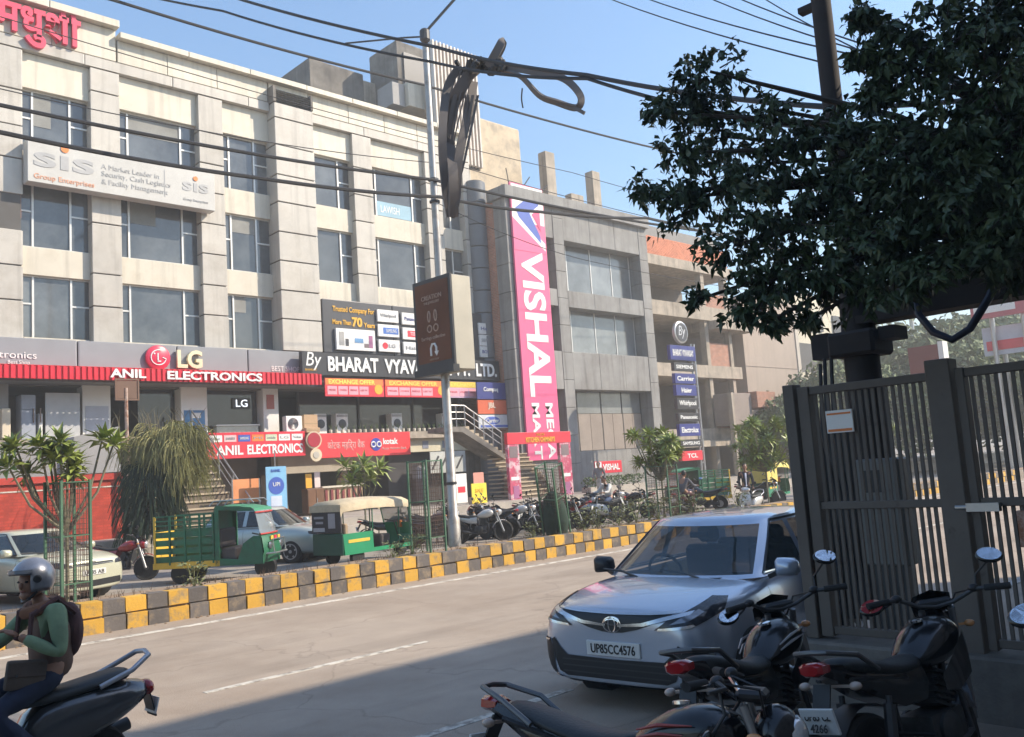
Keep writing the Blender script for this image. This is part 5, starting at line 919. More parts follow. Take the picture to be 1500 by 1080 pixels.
def make_rick(label, loc, rz, hood, side, band, closed=False):
    t = T('passenger_rickshaw', label, 'rickshaw', loc, rz)
    for y_ in (-.42, .42): rick_wheel(t, (-.85, y_, .22), .22)
    rick_wheel(t, (1.1, 0, .22), .22)
    MB().box(-1.3, -.48, .3, 1.0, .48, .36).build('floor', darksteel, t)
    MB().prism([(-1.32, .3), (-1.36, .82), (-1.3, .84), (-.4, .84), (-.36, .36), (-.36, .3)], lambda a, b, q: (a, q, b), -.52, -.48).build('side_panel', side, t); MB().prism([(-1.32, .3), (-1.36, .82), (-1.3, .84), (-.4, .84), (-.36, .36), (-.36, .3)], lambda a, b, q: (a, q, b), .48, .52).build('side_panel', side, t)
    MB().box(-1.4, -.52, .3, -1.34, .52, .86).build('rear_panel', M('dark green paint', (.012, .08, .05), .5), t, bev=.02)
    rp = MB().box(-1.41, -.5, .88, -1.37, .5, 1.45).build('rear_curtain', M('black vinyl', (.03, .028, .032), .6), t)
    MB().box(-1.416, .08, 1.25, -1.411, .42, 1.31).box(-1.416, .1, 1.12, -1.411, .36, 1.18).build('curtain_print', M('faded print', (.32, .31, .33), .6), rp); MB().box(-1.416, -.32, 1.0, -1.411, -.08, 1.38).build('curtain_picture', M('faded print', (.32, .31, .33), .6), rp); MB().box(-1.417, .05, .92, -1.411, .45, 1.02).build('curtain_label', M('faded label', (.42, .42, .44), .6), rp)
    hd = MB(); hd.loft([[(x_, y_, z_) for y_, z_ in ((-.55, z0-.22), (-.53, z0-.03), (-.36, z0+.06), (0, z0+.09), (.36, z0+.06), (.53, z0-.03), (.55, z0-.22))] for x_, z0 in ((-1.44, 1.5), (-1.36, 1.62), (-.7, 1.66), (.1, 1.65), (.85, 1.6), (1.0, 1.54))], closed=False).build('hood', hood, t, smooth=True, ang=60)
    MB().loft([[(-1.44, y_, 1.42), (-1.44, y_, 1.58+.03*(1-abs(y_)))] for y_ in (-.54, 0, .54)], closed=False).build('hood_back', hood, t)
    if closed:
        for s in (-1, 1): MB().box(-1.4, s*.535-.01, .86, -.36, s*.535+.01, 1.5).build('side_curtain', hood, t)
        MB().box(-1.44, -.54, .86, -1.42, .54, 1.55).build('back_curtain', hood, t)
    for x_ in (-.38, .55):
        for s in (-1, 1): MB().cyl((x_, s*.5, .34), (x_, s*.52, 1.5), .018, n=6).build('pillar', greenp, t)
    for s in (-1, 1): MB().cyl((1.02, s*.46, .9), (.9, s*.5, 1.55), .018, n=6).build('pillar', greenp, t)
    MB().box(-1.2, -.46, .36, -.6, .46, .66).build('passenger_seat', M('tan seat cloth', (.40, .30, .20), .8), t, bev=.03); MB().box(-1.25, -.46, .66, -1.12, .46, 1.1).build('seat_back', M('tan seat cloth', (.40, .30, .20), .8), t, bev=.03); MB().box(.1, -.3, .36, .45, .3, .7).build('driver_seat', M('seat vinyl', (.06, .05, .05), .6), t, bev=.03)
    MB().loft([[(1.0+.2*(1-y_*y_), y_*.46, .32), (1.12+.2*(1-y_*y_), y_*.46, .6), (1.0+.12*(1-y_*y_), y_*.46, .95)] for y_ in (-1, -.6, 0, .6, 1)], closed=False).build('nose_panel', side, t, smooth=True)
    MB().loft([[(1.0+.12*(1-y_*y_), y_*.46, .96), (.9+.08*(1-y_*y_), y_*.48, 1.54)] for y_ in (-1, -.6, 0, .6, 1)], closed=False).build('windshield', glass('rickshaw glass', (.30, .34, .36), .6, .06), t, smooth=True)
    MB().box(-1.2, -.526, .6, -.5, -.521, .68).build('side_stripe', band, t); MB().box(-.34, -.5, .3, .95, -.46, .4).box(-.34, .46, .3, .95, .5, .4).build('sill', side, t); MB().tube([(1.1, 0, .4), (.9, 0, 1.0), (.82, .25, 1.05)], .018, 6).tube([(.9, 0, 1.0), (.82, -.25, 1.05)], .018, 6).build('handlebar', black, t); MB().lathe([(.08, 0), (.09, .03), (.06, .05)], (1.28, 0, .75), (1, 0, 0), 16).build('headlight', M('lamp reflector', (.30, .31, .33), .2, .7), t)
    MB().box(1.1, -.05, .8, 1.16, .05, 1.0).build('mudguard_flash', orange, t)
    return t
make_rick('green passenger rickshaw with beige canvas hood and black rear curtain', (13.0, 18.9, .15), R(10), canvas, M('mid green paint', (.02, .26, .12), .4), yellow).scale = (1, 1, .92)
make_rick('yellow and green auto rickshaw parked far right near the gate', (33.2, 19.4, .15), R(8), M('yellow hood', (.72, .58, .16), .6), M('auto green', (.03, .22, .12), .45), yellow, True)
# ------------------------------------------------------------------ two-wheelers
gloss_black = M('gloss black paint', (.010, .010, .012), .22, .0, var=.05, coat=.4, spec=.4)
def satin(name, col): return M(name, col, .25, .2, var=.04, coat=.8)
seatm = M('seat leatherette', (.018, .02, .021), .5, var=.15, scale=12, bump=.15, bscale=60)
mirglass = M('mirror glass', (.85, .87, .9), .02, 1, var=0, rnd=0)
redlens = M('red lens', (.35, .012, .015), .15, var=.1, coat=.6); amber = M('amber lens', (.62, .28, .10), .2, coat=.5); clearlens = M('clear lens', (.55, .55, .55), .1, .5)
engm = M('engine alloy', (.05, .05, .05), .5, .6, var=.3, scale=20)
def bike_wheel(t, c, r, f):
    P = f
    def ringpts(prof, n=26): return MB().lathe(prof, c, (0, 1, 0), n)
    g = ringpts([(r*.80, -.035), (r*.92, -.052), (r*.985, -.035), (r, 0), (r*.985, .035), (r*.92, .052), (r*.80, .035)]); g.v = [P(v) for v in g.v]; w = g.build('wheel', rubber, t, smooth=True)
    g = ringpts([(r*.82, -.035), (r*.74, -.02), (r*.74, .02), (r*.82, .035)])
    for k in range(5): a = 2*pi*k/5; e = V((cos(a), 0, sin(a))); g.bar(V(c)+e*.04, V(c)+e*r*.76, .035, .03, up=(0, 1, 0))
    g.lathe([(.05, -.06), (.055, -.03), (.055, .03), (.05, .06)], c, (0, 1, 0), 14); g.v = [P(v) for v in g.v]; g.build('rim', darksteel, w, smooth=True, ang=30)
    g = MB().lathe([(r*.45, 0), (r*.45, .006), (r*.3, .006)], V(c)+V((0, .06, 0)), (0, 1, 0), 20); g.v = [P(v) for v in g.v]; g.build('brake_disc', steel, w)
def make_moto(label, loc, rz, tank, lean=-8, steer=32, group=None, plate=None, stripe=None, mir=((.30, .30), (.30, .30)), hi=True, visor=True, tail_up=0., mirmat=None):
    """commuter motorcycle, front along +x; steering assembly turned about its head"""
    t = T('motorcycle', label, 'motorcycle', loc, rz, group); t.rotation_euler[0] = R(lean)
    hd = V((.43, 0, .93)); Rm = Matrix.Rotation(R(steer), 3, 'Z')
    S = lambda p: hd + Rm @ (V(p)-hd)
    I = lambda p: V(p)
    def B(g, f): g.v = [V(f(v)) for v in g.v]; return g
    bike_wheel(t, (-.62, 0, .295), .295, I); bike_wheel(t, (.70, 0, .295), .295, S)
    for s in (-1, 1):
        B(MB().tube([(.70, s*.085, .295), (.585, s*.085, .60)], .03, 10).tube([(.585, s*.085, .60), (.45, s*.085, .97)], .02, 10), S).build('fork_leg', M('fork alloy', (.28, .28, .29), .3, .8) if hi else steel, t, smooth=True)
        MB().tube([(-.60, s*.13, .33), (-.52, s*.14, .66)], .016, 8).tube([(-.59, s*.13, .38), (-.53, s*.14, .62)], .032, 8).build('shock_absorber', darksteel, t, smooth=True)
    B(MB().loft([[(.70+.325*cos(a)+(-.005), y_, .295+.325*sin(a)+(.02 if abs(y_) < .01 else 0)) for y_ in (-.06, -.035, 0, .035, .06)] for a in [R(20+k*14) for k in range(11)]], closed=False), S).build('front_fender', tank, t, smooth=True)
    # head lamp and cowl
    B(MB().ell((.575, 0, .86), (.10, .115, .12), 16, 10), S).build('headlamp_cowl', tank, t, smooth=True)
    B(MB().ell((.635, 0, .855), (.06, .09, .09), 16, 10), S).build('headlamp', clearlens, t, smooth=True)
    if visor: B(MB().loft([[(.66, y_*.10, .93-abs(y_)*.01), (.60, y_*.12, 1.0), (.52, y_*.11, 1.08-abs(y_)*.03)] for y_ in (-1, -.6, 0, .6, 1)], closed=False), S).build('visor', gloss_black, t, smooth=True)
    B(MB().box(.42, -.10, .985, .54, .10, 1.03), S).build('instrument_panel', black, t, bev=.015)
    hbz = [(.30, .36, 1.055), (.36, .22, 1.06), (.42, .10, 1.0), (.43, 0, .985)]
    B(MB().tube([V(p) for p in hbz]+[V((x, -y, z)) for x, y, z in hbz[-2::-1]], .0125, 8), S).build('handlebar', chrome if not visor else darksteel, t, smooth=True)
    for s in (-1, 1):
        B(MB().cyl((.28, s*.40, 1.055), (.33, s*.27, 1.06), .019, n=10), S).build('grip', rubber, t, smooth=True); B(MB().tube([(.37, s*.24, 1.065), (.41, s*.30, 1.05), (.36, s*.40, 1.04)], [.012, .009, .007], 6), S).build('lever', darksteel, t); B(MB().ell((.37, s*.22, 1.065), (.03, .035, .025), 8, 6), S).build('switch_cluster', black, t, smooth=True)
        dx, hz = mir[0 if s > 0 else 1]
        b0 = V((.37, s*.235, 1.07)); hdm = V((.32, s*(.25+dx*.35), 1.07+hz*.62)); B(MB().tube([b0, b0+V((.03, s*.02, hz*.3)), hdm], .007, 6), S).build('mirror_stem', black, t, smooth=True)
        m3 = Matrix.Rotation(R(34), 3, 'Y') @ Matrix.Rotation(R(s*-12), 3, 'X')
        g = B(MB().ell(hdm+V((.0, s*.02, .03)), (.022, .075, .05), 16, 8, m3), S).build('mirror', gloss_black, t, smooth=True); B(MB().lathe([(.001, 0), (.9, 0), (1, .0)], (0, 0, 0), (1, 0, 0), 20), lambda v: S(hdm+V((0, s*.02, .03))+m3 @ V((-.0235, v.y*.066, v.z*.043)))).build('mirror_glass', mirmat[0 if s > 0 else 1] if mirmat else mirglass, g)
        B(MB().ell((.50, s*.17, .86), (.035, .03, .022), 10, 7).bar((.5, 0, .86), (.5, s*.15, .86), .015), S).build('front_indicator', amber, t, smooth=True)
        MB().ell((-.80, s*.15, .76), (.03, .035, .022), 10, 7).bar((-.79, 0, .76), (-.80, s*.13, .76), .015).build('rear_indicator', amber if not hi else M('smoked amber lens', (.45, .36, .30), .2, coat=.5), t, smooth=True)
    # tank
    sec = [(-.06, .085, .80, .72, .85), (.0, .12, .845, .70, .9), (.12, .155, .925, .68, .95), (.26, .165, .965, .69, .96), (.36, .15, .955, .73, .9), (.43, .10, .915, .78, .8), (.46, .05, .88, .82, .6)]
    rg = []
    for x, w, zt, zb, k in sec: zc = zb+(zt-zb)*.55; rg.append([(x, 0, zt), (x, w*.55, zt-.012), (x, w*.92, zt-.06), (x, w, zc), (x, w*.8, zb+.02), (x, w*.3, zb), (x, -w*.3, zb), (x, -w*.8, zb+.02), (x, -w, zc), (x, -w*.92, zt-.06), (x, -w*.55, zt-.012)])
    tk = MB().loft(rg).build('fuel_tank', tank, t, smooth=True, sub=1, ang=180); MB().lathe([(.04, 0), (.04, .012), (.02, .016)], (.16, 0, .938), (-.12, 0, 1), 16).build('filler_cap', chrome, tk, smooth=True)
    if stripe:
        for s in (-1, 1):
            for q in range(2): MB().tube([(.02, s*.135, .80+q*.03), (.14, s*.164, .83+q*.035), (.30, s*.166, .84+q*.04)], [.004, .009, .003], 5).build('tank_stripe', stripe, tk)
    # seat, tail
    sec = [(-.02, .09, .80, .73), (-.12, .12, .785, .71), (-.3, .14, .785+tail_up*.2, .72), (-.48, .135, .82+tail_up*.6, .75), (-.66, .115, .855+tail_up*.9, .80), (-.78, .08, .86+tail_up, .82)]
    rg = []
    for x, w, zt, zb in sec: rg.append([(x, 0, zt+.004), (x, w*.6, zt), (x, w*.95, zt-.025), (x, w, (zt+zb)/2-.01), (x, w*.9, zb), (x, 0, zb-.005), (x, -w*.9, zb), (x, -w, (zt+zb)/2-.01), (x, -w*.95, zt-.025), (x, -w*.6, zt)])
    MB().loft(rg).build('seat', seatm, t, smooth=True, sub=1, ang=180)
    MB().loft([[(x, y_*w, z) for y_, z in ((0, zb), (.7, zb), (1, (zt+zb)/2), (.8, zt), (0, zt), (-.8, zt), (-1, (zt+zb)/2), (-.7, zb))] for x, w, zt, zb in ((-.05, .11, .73, .55), (-.3, .125, .74, .56), (-.55, .12, .77+tail_up*.6, .66), (-.76, .085, .83+tail_up, .75+tail_up*.6), (-.90, .05, .85+tail_up, .80+tail_up))]).build('tail_cowl', tank, t, smooth=True, ang=50)
    MB().loft([[(x, y_*w, .83+tail_up+z_*h_) for y_, z_ in ((-1, -.5), (-.55, -1), (.55, -1), (1, -.5), (1, .55), (.6, 1), (-.6, 1), (-1, .55))] for x, w, h_ in ((-.84, .06, .022), (-.88, .075, .034), (-.925, .07, .034), (-.945, .05, .024))]).build('tail_light', redlens, t, smooth=True, ang=35)
    MB().tube([(-.55, .14, .78+tail_up*.6), (-.72, .15, .87+tail_up), (-.90, .09, .91+tail_up), (-.92, 0, .915+tail_up), (-.90, -.09, .91+tail_up), (-.72, -.15, .87+tail_up), (-.55, -.14, .78+tail_up*.6)], .014, 8).build('grab_rail', darksteel if not hi else M('satin grey metal', (.11, .11, .115), .35, .5), t, smooth=True)
    MB().loft([[(-.62+.34*cos(a), y_, .295+.34*sin(a)) for y_ in (-.07, 0, .07)] for a in [R(60+k*15) for k in range(9)]], closed=False).build('rear_fender', black, t, smooth=True)
    MB().obox((-.95, 0, .62), (.015, .2, .13), Matrix.Rotation(R(-12), 3, 'Y')).build('number_plate', M('plate white', (.72, .72, .70), .5), t, bev=.003); MB().bar((-.86, 0, .78), (-.945, 0, .6), .1, .01).build('plate_holder', black, t)
    if plate:
        for k, s in enumerate(plate): text(s, .055, M('plate black', (.02, .02, .02), .6), t, (-.962-.006*k, 0, .645-k*.055), ex=(0, -1, 0), ey=(.2, 0, 1), ext=.001, world=False, name='plate_lettering', width=.15 if k == 0 else .1, off=.02)
    # frame, engine, exhaust
    MB().tube([(.40, 0, .93), (.30, 0, .62), (.26, 0, .34), (-.1, 0, .27), (-.28, 0, .38), (-.28, 0, .68), (.35, 0, .86)], .022, 8).build('frame', black, t, smooth=True)
    for s in (-1, 1): MB().tube([(-.25, s*.10, .70), (-.75, s*.10, .78)], .015, 6).tube([(-.26, s*.10, .40), (-.62, s*.115, .295)], .022, 6).build('swing_arm', black, t, smooth=True)
    MB().box(-.12, -.11, .27, .24, .11, .47).build('engine_case', engm, t, bev=.03, smooth=True)
    cy = MB()
    for k in range(6): cy.obox((.10+k*.012, 0, .49+k*.032), (.17, .19, .014), Matrix.Rotation(R(20), 3, 'Y'))
    cy.obox((.12, 0, .58), (.12, .13, .2), Matrix.Rotation(R(20), 3, 'Y')); cy.build('engine_cylinder', engm, t)
    for s in (-1, 1): MB().lathe([(.10, 0), (.10, .02), (.07, .04)], (.03, s*.11, .37), (0, s, 0), 18).build('engine_cover', engm, t, smooth=True)
    MB().tube([(.18, -.06, .62), (.30, -.08, .52), (.28, -.10, .32), (.0, -.12, .26), (-.25, -.15, .28)], .018, 8).tube([(-.25, -.15, .28), (-.35, -.155, .30), (-.80, -.17, .40)], [.03, .05, .048], 12).build('exhaust', darksteel, t, smooth=True)
    MB().tube([(.05, .24, .30), (.05, -.24, .30)], .012, 6).tube([(-.30, .22, .42), (-.30, -.22, .42)], .012, 6).build('foot_peg', rubber, t); MB().tube([(-.05, .10, .28), (-.12, .24, .02)], .012, 6).build('side_stand', darksteel, t)
    MB().loft([[(-.62, .1, .36), (-.62, .1, .23), (-.62, .12, .23), (-.62, .12, .36)], [(.0, .11, .42), (.0, .11, .30), (.0, .125, .30), (.0, .125, .42)]]).build('chain_cover', black, t)
    if hi:
        for s in (-1, 1): MB().loft([[(x, s*(w), z+h*q) for q in (-.5, 0, .5)] for x, w, z, h in ((.42, .13, .82, .1), (.28, .19, .74, .22), (.12, .19, .66, .18), (.02, .16, .62, .08))], closed=False).build('tank_shroud', tank, t, smooth=True)
        B(MB().tube([(.36, .2, 1.06), (.5, .12, 1.02), (.52, .02, .9)], .006, 5).tube([(.36, -.2, 1.06), (.52, -.14, 1.04), (.54, -.04, .88)], .006, 5), S).build('control_cable', black, t)
    return t
def make_scooter(label, loc, rz, paint_m, group=None, steer=0, lean=0):
    """step-through scooter, front along +x"""
    t = T('scooter', label, 'scooter', loc, rz, group); t.rotation_euler[0] = R(lean)
    bike_wheel(t, (-.58, 0, .22), .22, lambda p: V(p)); bike_wheel(t, (.66, 0, .22), .22, lambda p: V(p))
    MB().loft([[(x, y_*w, z) for y_, z in ((0, zt), (.6, zt-.01), (.95, zt-.07), (1, (zt+zb)/2), (.85, zb), (0, zb), (-.85, zb), (-1, (zt+zb)/2), (-.95, zt-.07), (-.6, zt-.01))] for x, w, zt, zb in ((.02, .12, .42, .26), (-.08, .17, .66, .26), (-.25, .20, .72, .30), (-.5, .215, .745, .36), (-.75, .19, .745, .47), (-.9, .13, .72, .56), (-.96, .06, .69, .60))]).build('tail_body', paint_m, t, smooth=True, sub=1, ang=180)
    MB().loft([[(x, y_*w, z) for y_, z in ((0, zt), (.6, zt), (.95, zt-.025), (1, zb+.02), (.9, zb), (0, zb), (-.9, zb), (-1, zb+.02), (-.95, zt-.025), (-.6, zt))] for x, w, zt, zb in ((.05, .09, .75, .68), (-.05, .13, .775, .68), (-.3, .16, .77, .69), (-.5, .165, .80, .72), (-.72, .15, .83, .74), (-.82, .1, .82, .75))]).build('seat', seatm, t, smooth=True, sub=1, ang=180)
    MB().tube([(-.55, .17, .74), (-.78, .185, .82), (-.93, .12, .90), (-.95, 0, .915), (-.93, -.12, .90), (-.78, -.185, .82), (-.55, -.17, .74)], .02, 10).build('grab_rail', M('silver grab rail', (.42, .43, .46), .35, .5), t, smooth=True)
    MB().ell((-.955, 0, .64), (.05, .11, .06), 14, 8).build('tail_light', redlens, t, smooth=True)
    MB().box(-.1, -.19, .24, .45, .19, .30).build('floorboard', black, t, bev=.03, smooth=True)
    MB().loft([[(x+.05*(1-y_*y_), y_*w, z) for y_ in (-1, -.6, 0, .6, 1)] for x, w, z in ((.47, .17, .28), (.52, .21, .45), (.50, .22, .65), (.43, .16, .85), (.40, .10, .93))], closed=False).build('front_apron', paint_m, t, smooth=True)
    MB().loft([[(.66+.255*cos(a), y_, .22+.255*sin(a)) for y_ in (-.06, 0, .06)] for a in [R(10+k*16) for k in range(10)]], closed=False).build('front_fender', paint_m, t, smooth=True)
    MB().tube([(.66, .07, .22), (.50, .05, .6), (.42, 0, .95)], .025, 8).build('fork', darksteel, t, smooth=True)
    MB().ell((.45, 0, .98), (.12, .17, .08), 16, 9).build('handlebar_cowl', paint_m, t, smooth=True); MB().ell((.55, 0, .97), (.04, .09, .055), 14, 8).build('headlamp', clearlens, t, smooth=True)
    for s in (-1, 1):
        MB().cyl((.40, s*.14, .99), (.33, s*.36, 1.0), .018, n=10).build('grip', rubber, t, smooth=True); MB().tube([(.38, s*.2, 1.01), (.40, s*.25, 1.1), (.38, s*.28, 1.19)], .007, 6).build('mirror_stem', black, t); g = MB().ell((.37, s*.29, 1.22), (.02, .07, .05), 14, 8).build('mirror', black, t, smooth=True); MB().ell((.352, s*.29, 1.22), (.006, .06, .042), 14, 6).build('mirror_glass', mirglass, g, smooth=True)
    MB().tube([(-.3, -.16, .26), (-.55, -.2, .27), (-.9, -.22, .35)], [.03, .055, .05], 10).build('exhaust', darksteel, t, smooth=True); MB().box(-.6, .08, .18, -.15, .17, .34).build('engine_case', engm, t, bev=.03, smooth=True); MB().bar((-.95, 0, .62), (-1.0, 0, .42), .16, .01).build('rear_flap', black, t); MB().obox((-1.0, 0, .5), (.01, .2, .12), Matrix.Rotation(R(-14), 3, 'Y')).build('number_plate', M('plate white', (.72, .72, .70), .5), t)
    MB().box(-.55, -.02, .12, -.5, .02, .26).build('stand', darksteel, t)
    return t
# -- foreground row
GR = 'motorcycles crowded at the near footpath'
redmir = M('painted red reflection', (.55, .05, .05), .12, .3, col2=(.75, .5, .35), c2s=18, c2t=(.56, .58))  # a red reflection painted into the colour of the mirror glass
make_moto('black motorcycle lowest in the picture showing only its long seat and tank', (3.02, 2.52, .15), R(-84), gloss_black, -9, 20, GR, stripe=M('tank decal red', (.30, .05, .04), .4), mir=((.1, -.4), (.1, -.4)), visor=False)
make_moto('black motorcycle with big red tail light right of the silver car front', (4.78, 2.84, .15), R(6), gloss_black, -9, 48, GR, stripe=M('tank decal silver', (.35, .33, .33), .4), mir=((.35, -.14), (.15, .24)), tail_up=.07)
make_moto('black motorcycle with white rear number plate standing before the gate', (5.17, 2.13, .15), R(-6), gloss_black, -9, 38, GR, plate=('UP85 CL', '4266'), mir=((.3, -.1), (.2, .22)), mirmat=(redmir, mirglass), tail_up=.03)
make_moto('black motorcycle at the right edge with only its mirror in view', (3.86, .8, .15), R(0), gloss_black, -8, 30, GR)
# -- far row
GB = 'two-wheelers parked beyond the painted kerb'
b1 = make_moto('dark motorcycle parked nearest the front of the passenger rickshaw', (15.9, 20.2, .15), R(-60), satin('dark maroon paint', (.06, .012, .014)), -8, 25, GB, hi=False)
spots = [(16.5, 20.6, -64, None, 'dark motorcycle second from the passenger rickshaw'), (17.3, 19.6, -50, 'w', 'motorcycle with white panels just left of the lamp pole foot'), (18.4, 20.3, 118, 'b', 'black motorcycle right of the lamp pole foot'), (19.0, 19.9, -55, 'w', 'white tanked motorcycle between lamp pole and green net guard'), (19.9, 20.6, -60, 'b', 'black motorcycle beside the yellow standee'),
         (21.0, 20.4, -62, 'b', 'black motorcycle behind the green net guard'), (22.0, 20.5, 115, 'r', 'red tailed motorcycle standing before the red arch'), (22.9, 20.8, -66, 'b', 'black motorcycle before the right column of the red arch'), (24.0, 20.9, -62, 'b', 'black motorcycle left of the white shirted rider'), (26.4, 21.2, 112, 'b', 'black motorcycle right of the white shirted rider'), (30.6, 18.3, -60, 'b', 'black motorcycle beside the far green cargo rickshaw'), (15.2, 21.2, -58, 'b', 'black motorcycle hidden behind the front of the passenger rickshaw'), (17.2, 21.4, -62, None, 'dark maroon motorcycle in the second row left of the lamp pole'), (19.5, 21.3, 118, 'b', 'black motorcycle in the second row right of the lamp pole'), (20.6, 19.5, -58, 'b', 'black motorcycle just left of the green net guard'), (21.6, 21.4, -60, None, 'dark maroon motorcycle in the second row before the red arch'), (25.4, 20.6, -64, 'b', 'black motorcycle beside the planters left of the grey jacket rider'), (28.4, 19.4, 116, 'b', 'black motorcycle between the grey jacket rider and the man in dark jacket'), (8.1, 22.3, -60, 'r', 'dark red motorcycle between the cream car and the cargo rickshaw')]
sw = {'b': {'dark maroon paint': gloss_black}, 'w': {'dark maroon paint': satin('pearl white paint', (.62, .62, .60))}, 'r': {'dark maroon paint': satin('deep red paint', (.30, .015, .02))}, None: None}
for x_, y_, a, c_, lab in spots: q = dup(b1, (x_, y_, .15), R(a), lab, GB, sw[c_])
s1 = make_scooter('white scooter parked among the bikes before the red arch', (23.5, 19.9, .15), R(-55), satin('pearl white paint', (.62, .62, .60)), GB, lean=-5)
dup(s1, (17.9, 20.9, .15), R(-64), 'dark grey scooter parked behind the lamp pole', GB, {'pearl white paint': satin('grey scooter paint', (.08, .08, .085))})
dup(s1, (27.5, 16.9, .0), R(190), 'white scooter with pale cover in front of the man in dark jacket', GB)
# ------------------------------------------------------------------ people
def skin_mesh(verts, edges, rad, sub=2):
    me = bpy.data.meshes.new('s'); me.from_pydata([V(v) for v in verts], edges, []); o = bpy.data.objects.new('s', me); COL.objects.link(o)
    o.modifiers.new('k', 'SKIN'); md = o.modifiers.new('u', 'SUBSURF'); md.levels = sub; md.render_levels = sub
    for i, r in enumerate(rad): sv = me.skin_vertices[0].data[i]; sv.radius = (r, r) if not isinstance(r, tuple) else r; sv.use_root = (i == 0)
    m = evaluated(o); bpy.data.objects.remove(o); bpy.data.meshes.remove(me)
    g = MB(); g.v = [v.co.copy() for v in m.vertices]; g.f = [tuple(p.vertices) for p in m.polygons]; bpy.data.meshes.remove(m); return g
skinm = M('brown skin', (.30, .155, .095), .5, var=.06); hairm = M('black hair', (.012, .01, .009), .5, var=.2)
def human(label, loc, rz, J, top, legs, hair=True, name='person', group=None, vest=None, look=0, shoe=None):
    """one continuous skinned body, with clothing as children; J: joints in local space, front along +x"""
    t = T(name, label, 'person', loc, rz, group)
    k = ['pel', 'wai', 'che', 'nek', 'hed', 'shL', 'elL', 'wrL', 'shR', 'elR', 'wrR', 'hiL', 'knL', 'anL', 'toL', 'hiR', 'knR', 'anR', 'toR']; ix = {n: i for i, n in enumerate(k)}
    E = [('pel', 'wai'), ('wai', 'che'), ('che', 'nek'), ('nek', 'hed'), ('che', 'shL'), ('shL', 'elL'), ('elL', 'wrL'), ('che', 'shR'), ('shR', 'elR'), ('elR', 'wrR'), ('pel', 'hiL'), ('hiL', 'knL'), ('knL', 'anL'), ('anL', 'toL'), ('pel', 'hiR'), ('hiR', 'knR'), ('knR', 'anR'), ('anR', 'toR')]
    rb = dict(pel=.11, wai=.105, che=.125, nek=.05, hed=.05, sh=.055, el=.04, wr=.028, hi=.085, kn=.058, an=.04, to=.032); rad = [rb.get(n, rb.get(n[:2])) for n in k]
    P = [V(J[n]) for n in k]; g = skin_mesh(P, [(ix[a], ix[b]) for a, b in E], rad)
    hc = V(J['hed'])+V((.03, 0, .085)); M3 = Matrix.Rotation(R(look), 3, 'Z')
    g.ell(hc, (.095, .075, .115), 18, 12, M3); g.ell(hc+M3 @ V((.095, 0, -.015)), (.022, .016, .025), 8, 6, M3); g.ell(hc+M3 @ V((.055, 0, -.085)), (.04, .045, .035), 10, 6, M3)
    for s in (-1, 1): g.ell(hc+M3 @ V((-.005, s*.077, -.01)), (.02, .01, .03), 8, 6, M3)
    for s, w, e in ((1, 'wrL', 'elL'), (-1, 'wrR', 'elR')):   # palm, four fingers and a thumb
        w_, e_ = V(J[w]), V(J[e]); dr = (w_-e_).normalized(); sd_ = dr.cross(V((0, 0, 1))); sd_ = sd_.normalized() if sd_.length > .1 else V((0, 1, 0)); nn = sd_.cross(dr)
        pm = w_+dr*.045; g.ell(pm, (.045, .038, .018), 10, 7, Matrix((dr, sd_, nn)).transposed())
        for q in range(4): b0 = pm+dr*.03+sd_*(-.027+q*.018); l = (.06, .07, .066, .052)[q]; g.tube([b0, b0+dr*l*.55-nn*.008, b0+dr*l*.8-nn*.03], [.0095, .009, .007], 6)
        b0 = w_+dr*.025+sd_*.03*(-1); g.tube([b0, b0+dr*.03-sd_*.02, b0+dr*.06-sd_*.018], [.011, .01, .008], 6)
    b = g.build('body', skinm, t, smooth=True, ang=180)
    for s in (-1, 1): MB().ell(hc+M3 @ V((.083, s*.032, .012)), (.012, .014, .008), 8, 6, M3).build('eye', hairm, t, smooth=True)
    MB().ell(hc+M3 @ V((.088, 0, -.055)), (.008, .025, .007), 8, 5, M3).build('mouth', M('lips', (.22, .08, .06), .5), t, smooth=True)
    if hair: MB().ell(hc+M3 @ V((-.02, 0, .03)), (.095, .085, .105), 16, 10, M3).build('hair', hairm, t, smooth=True)
    kk = ['che', 'wai', 'pel', 'nk0', 'shL', 'elL', 'wl', 'shR', 'elR', 'wr']; JJ = dict(J); JJ['nk0'] = V(J['che']).lerp(V(J['nek']), .75); JJ['wl'] = V(J['elL']).lerp(V(J['wrL']), .9); JJ['wr'] = V(J['elR']).lerp(V(J['wrR']), .9); JJ['pel'] = V(J['pel'])-V((0, 0, .05))
    rr = [.150, .128, .132, .062, .072, .055, .042, .072, .055, .042]; jx = {n: i for i, n in enumerate(kk)}
    skin_mesh([JJ[n] for n in kk], [(jx[a], jx[b_]) for a, b_ in (('che', 'wai'), ('wai', 'pel'), ('che', 'nk0'), ('che', 'shL'), ('shL', 'elL'), ('elL', 'wl'), ('che', 'shR'), ('shR', 'elR'), ('elR', 'wr'))], rr).build('top_garment', top, t, smooth=True, ang=180)
    if vest: skin_mesh([JJ['che'], JJ['wai'], JJ['pel']-V((0, 0, .04)), JJ['nk0'], V(J['che']).lerp(V(J['shL']), .75), V(J['che']).lerp(V(J['shR']), .75)], [(0, 1), (1, 2), (0, 3), (0, 4), (0, 5)], [.182, .158, .16, .085, .10, .10]).build('vest', vest, t, smooth=True, ang=180)
    kk = ['pel', 'hiL', 'knL', 'anL', 'hiR', 'knR', 'anR', 'wai']; jx = {n: i for i, n in enumerate(kk)}
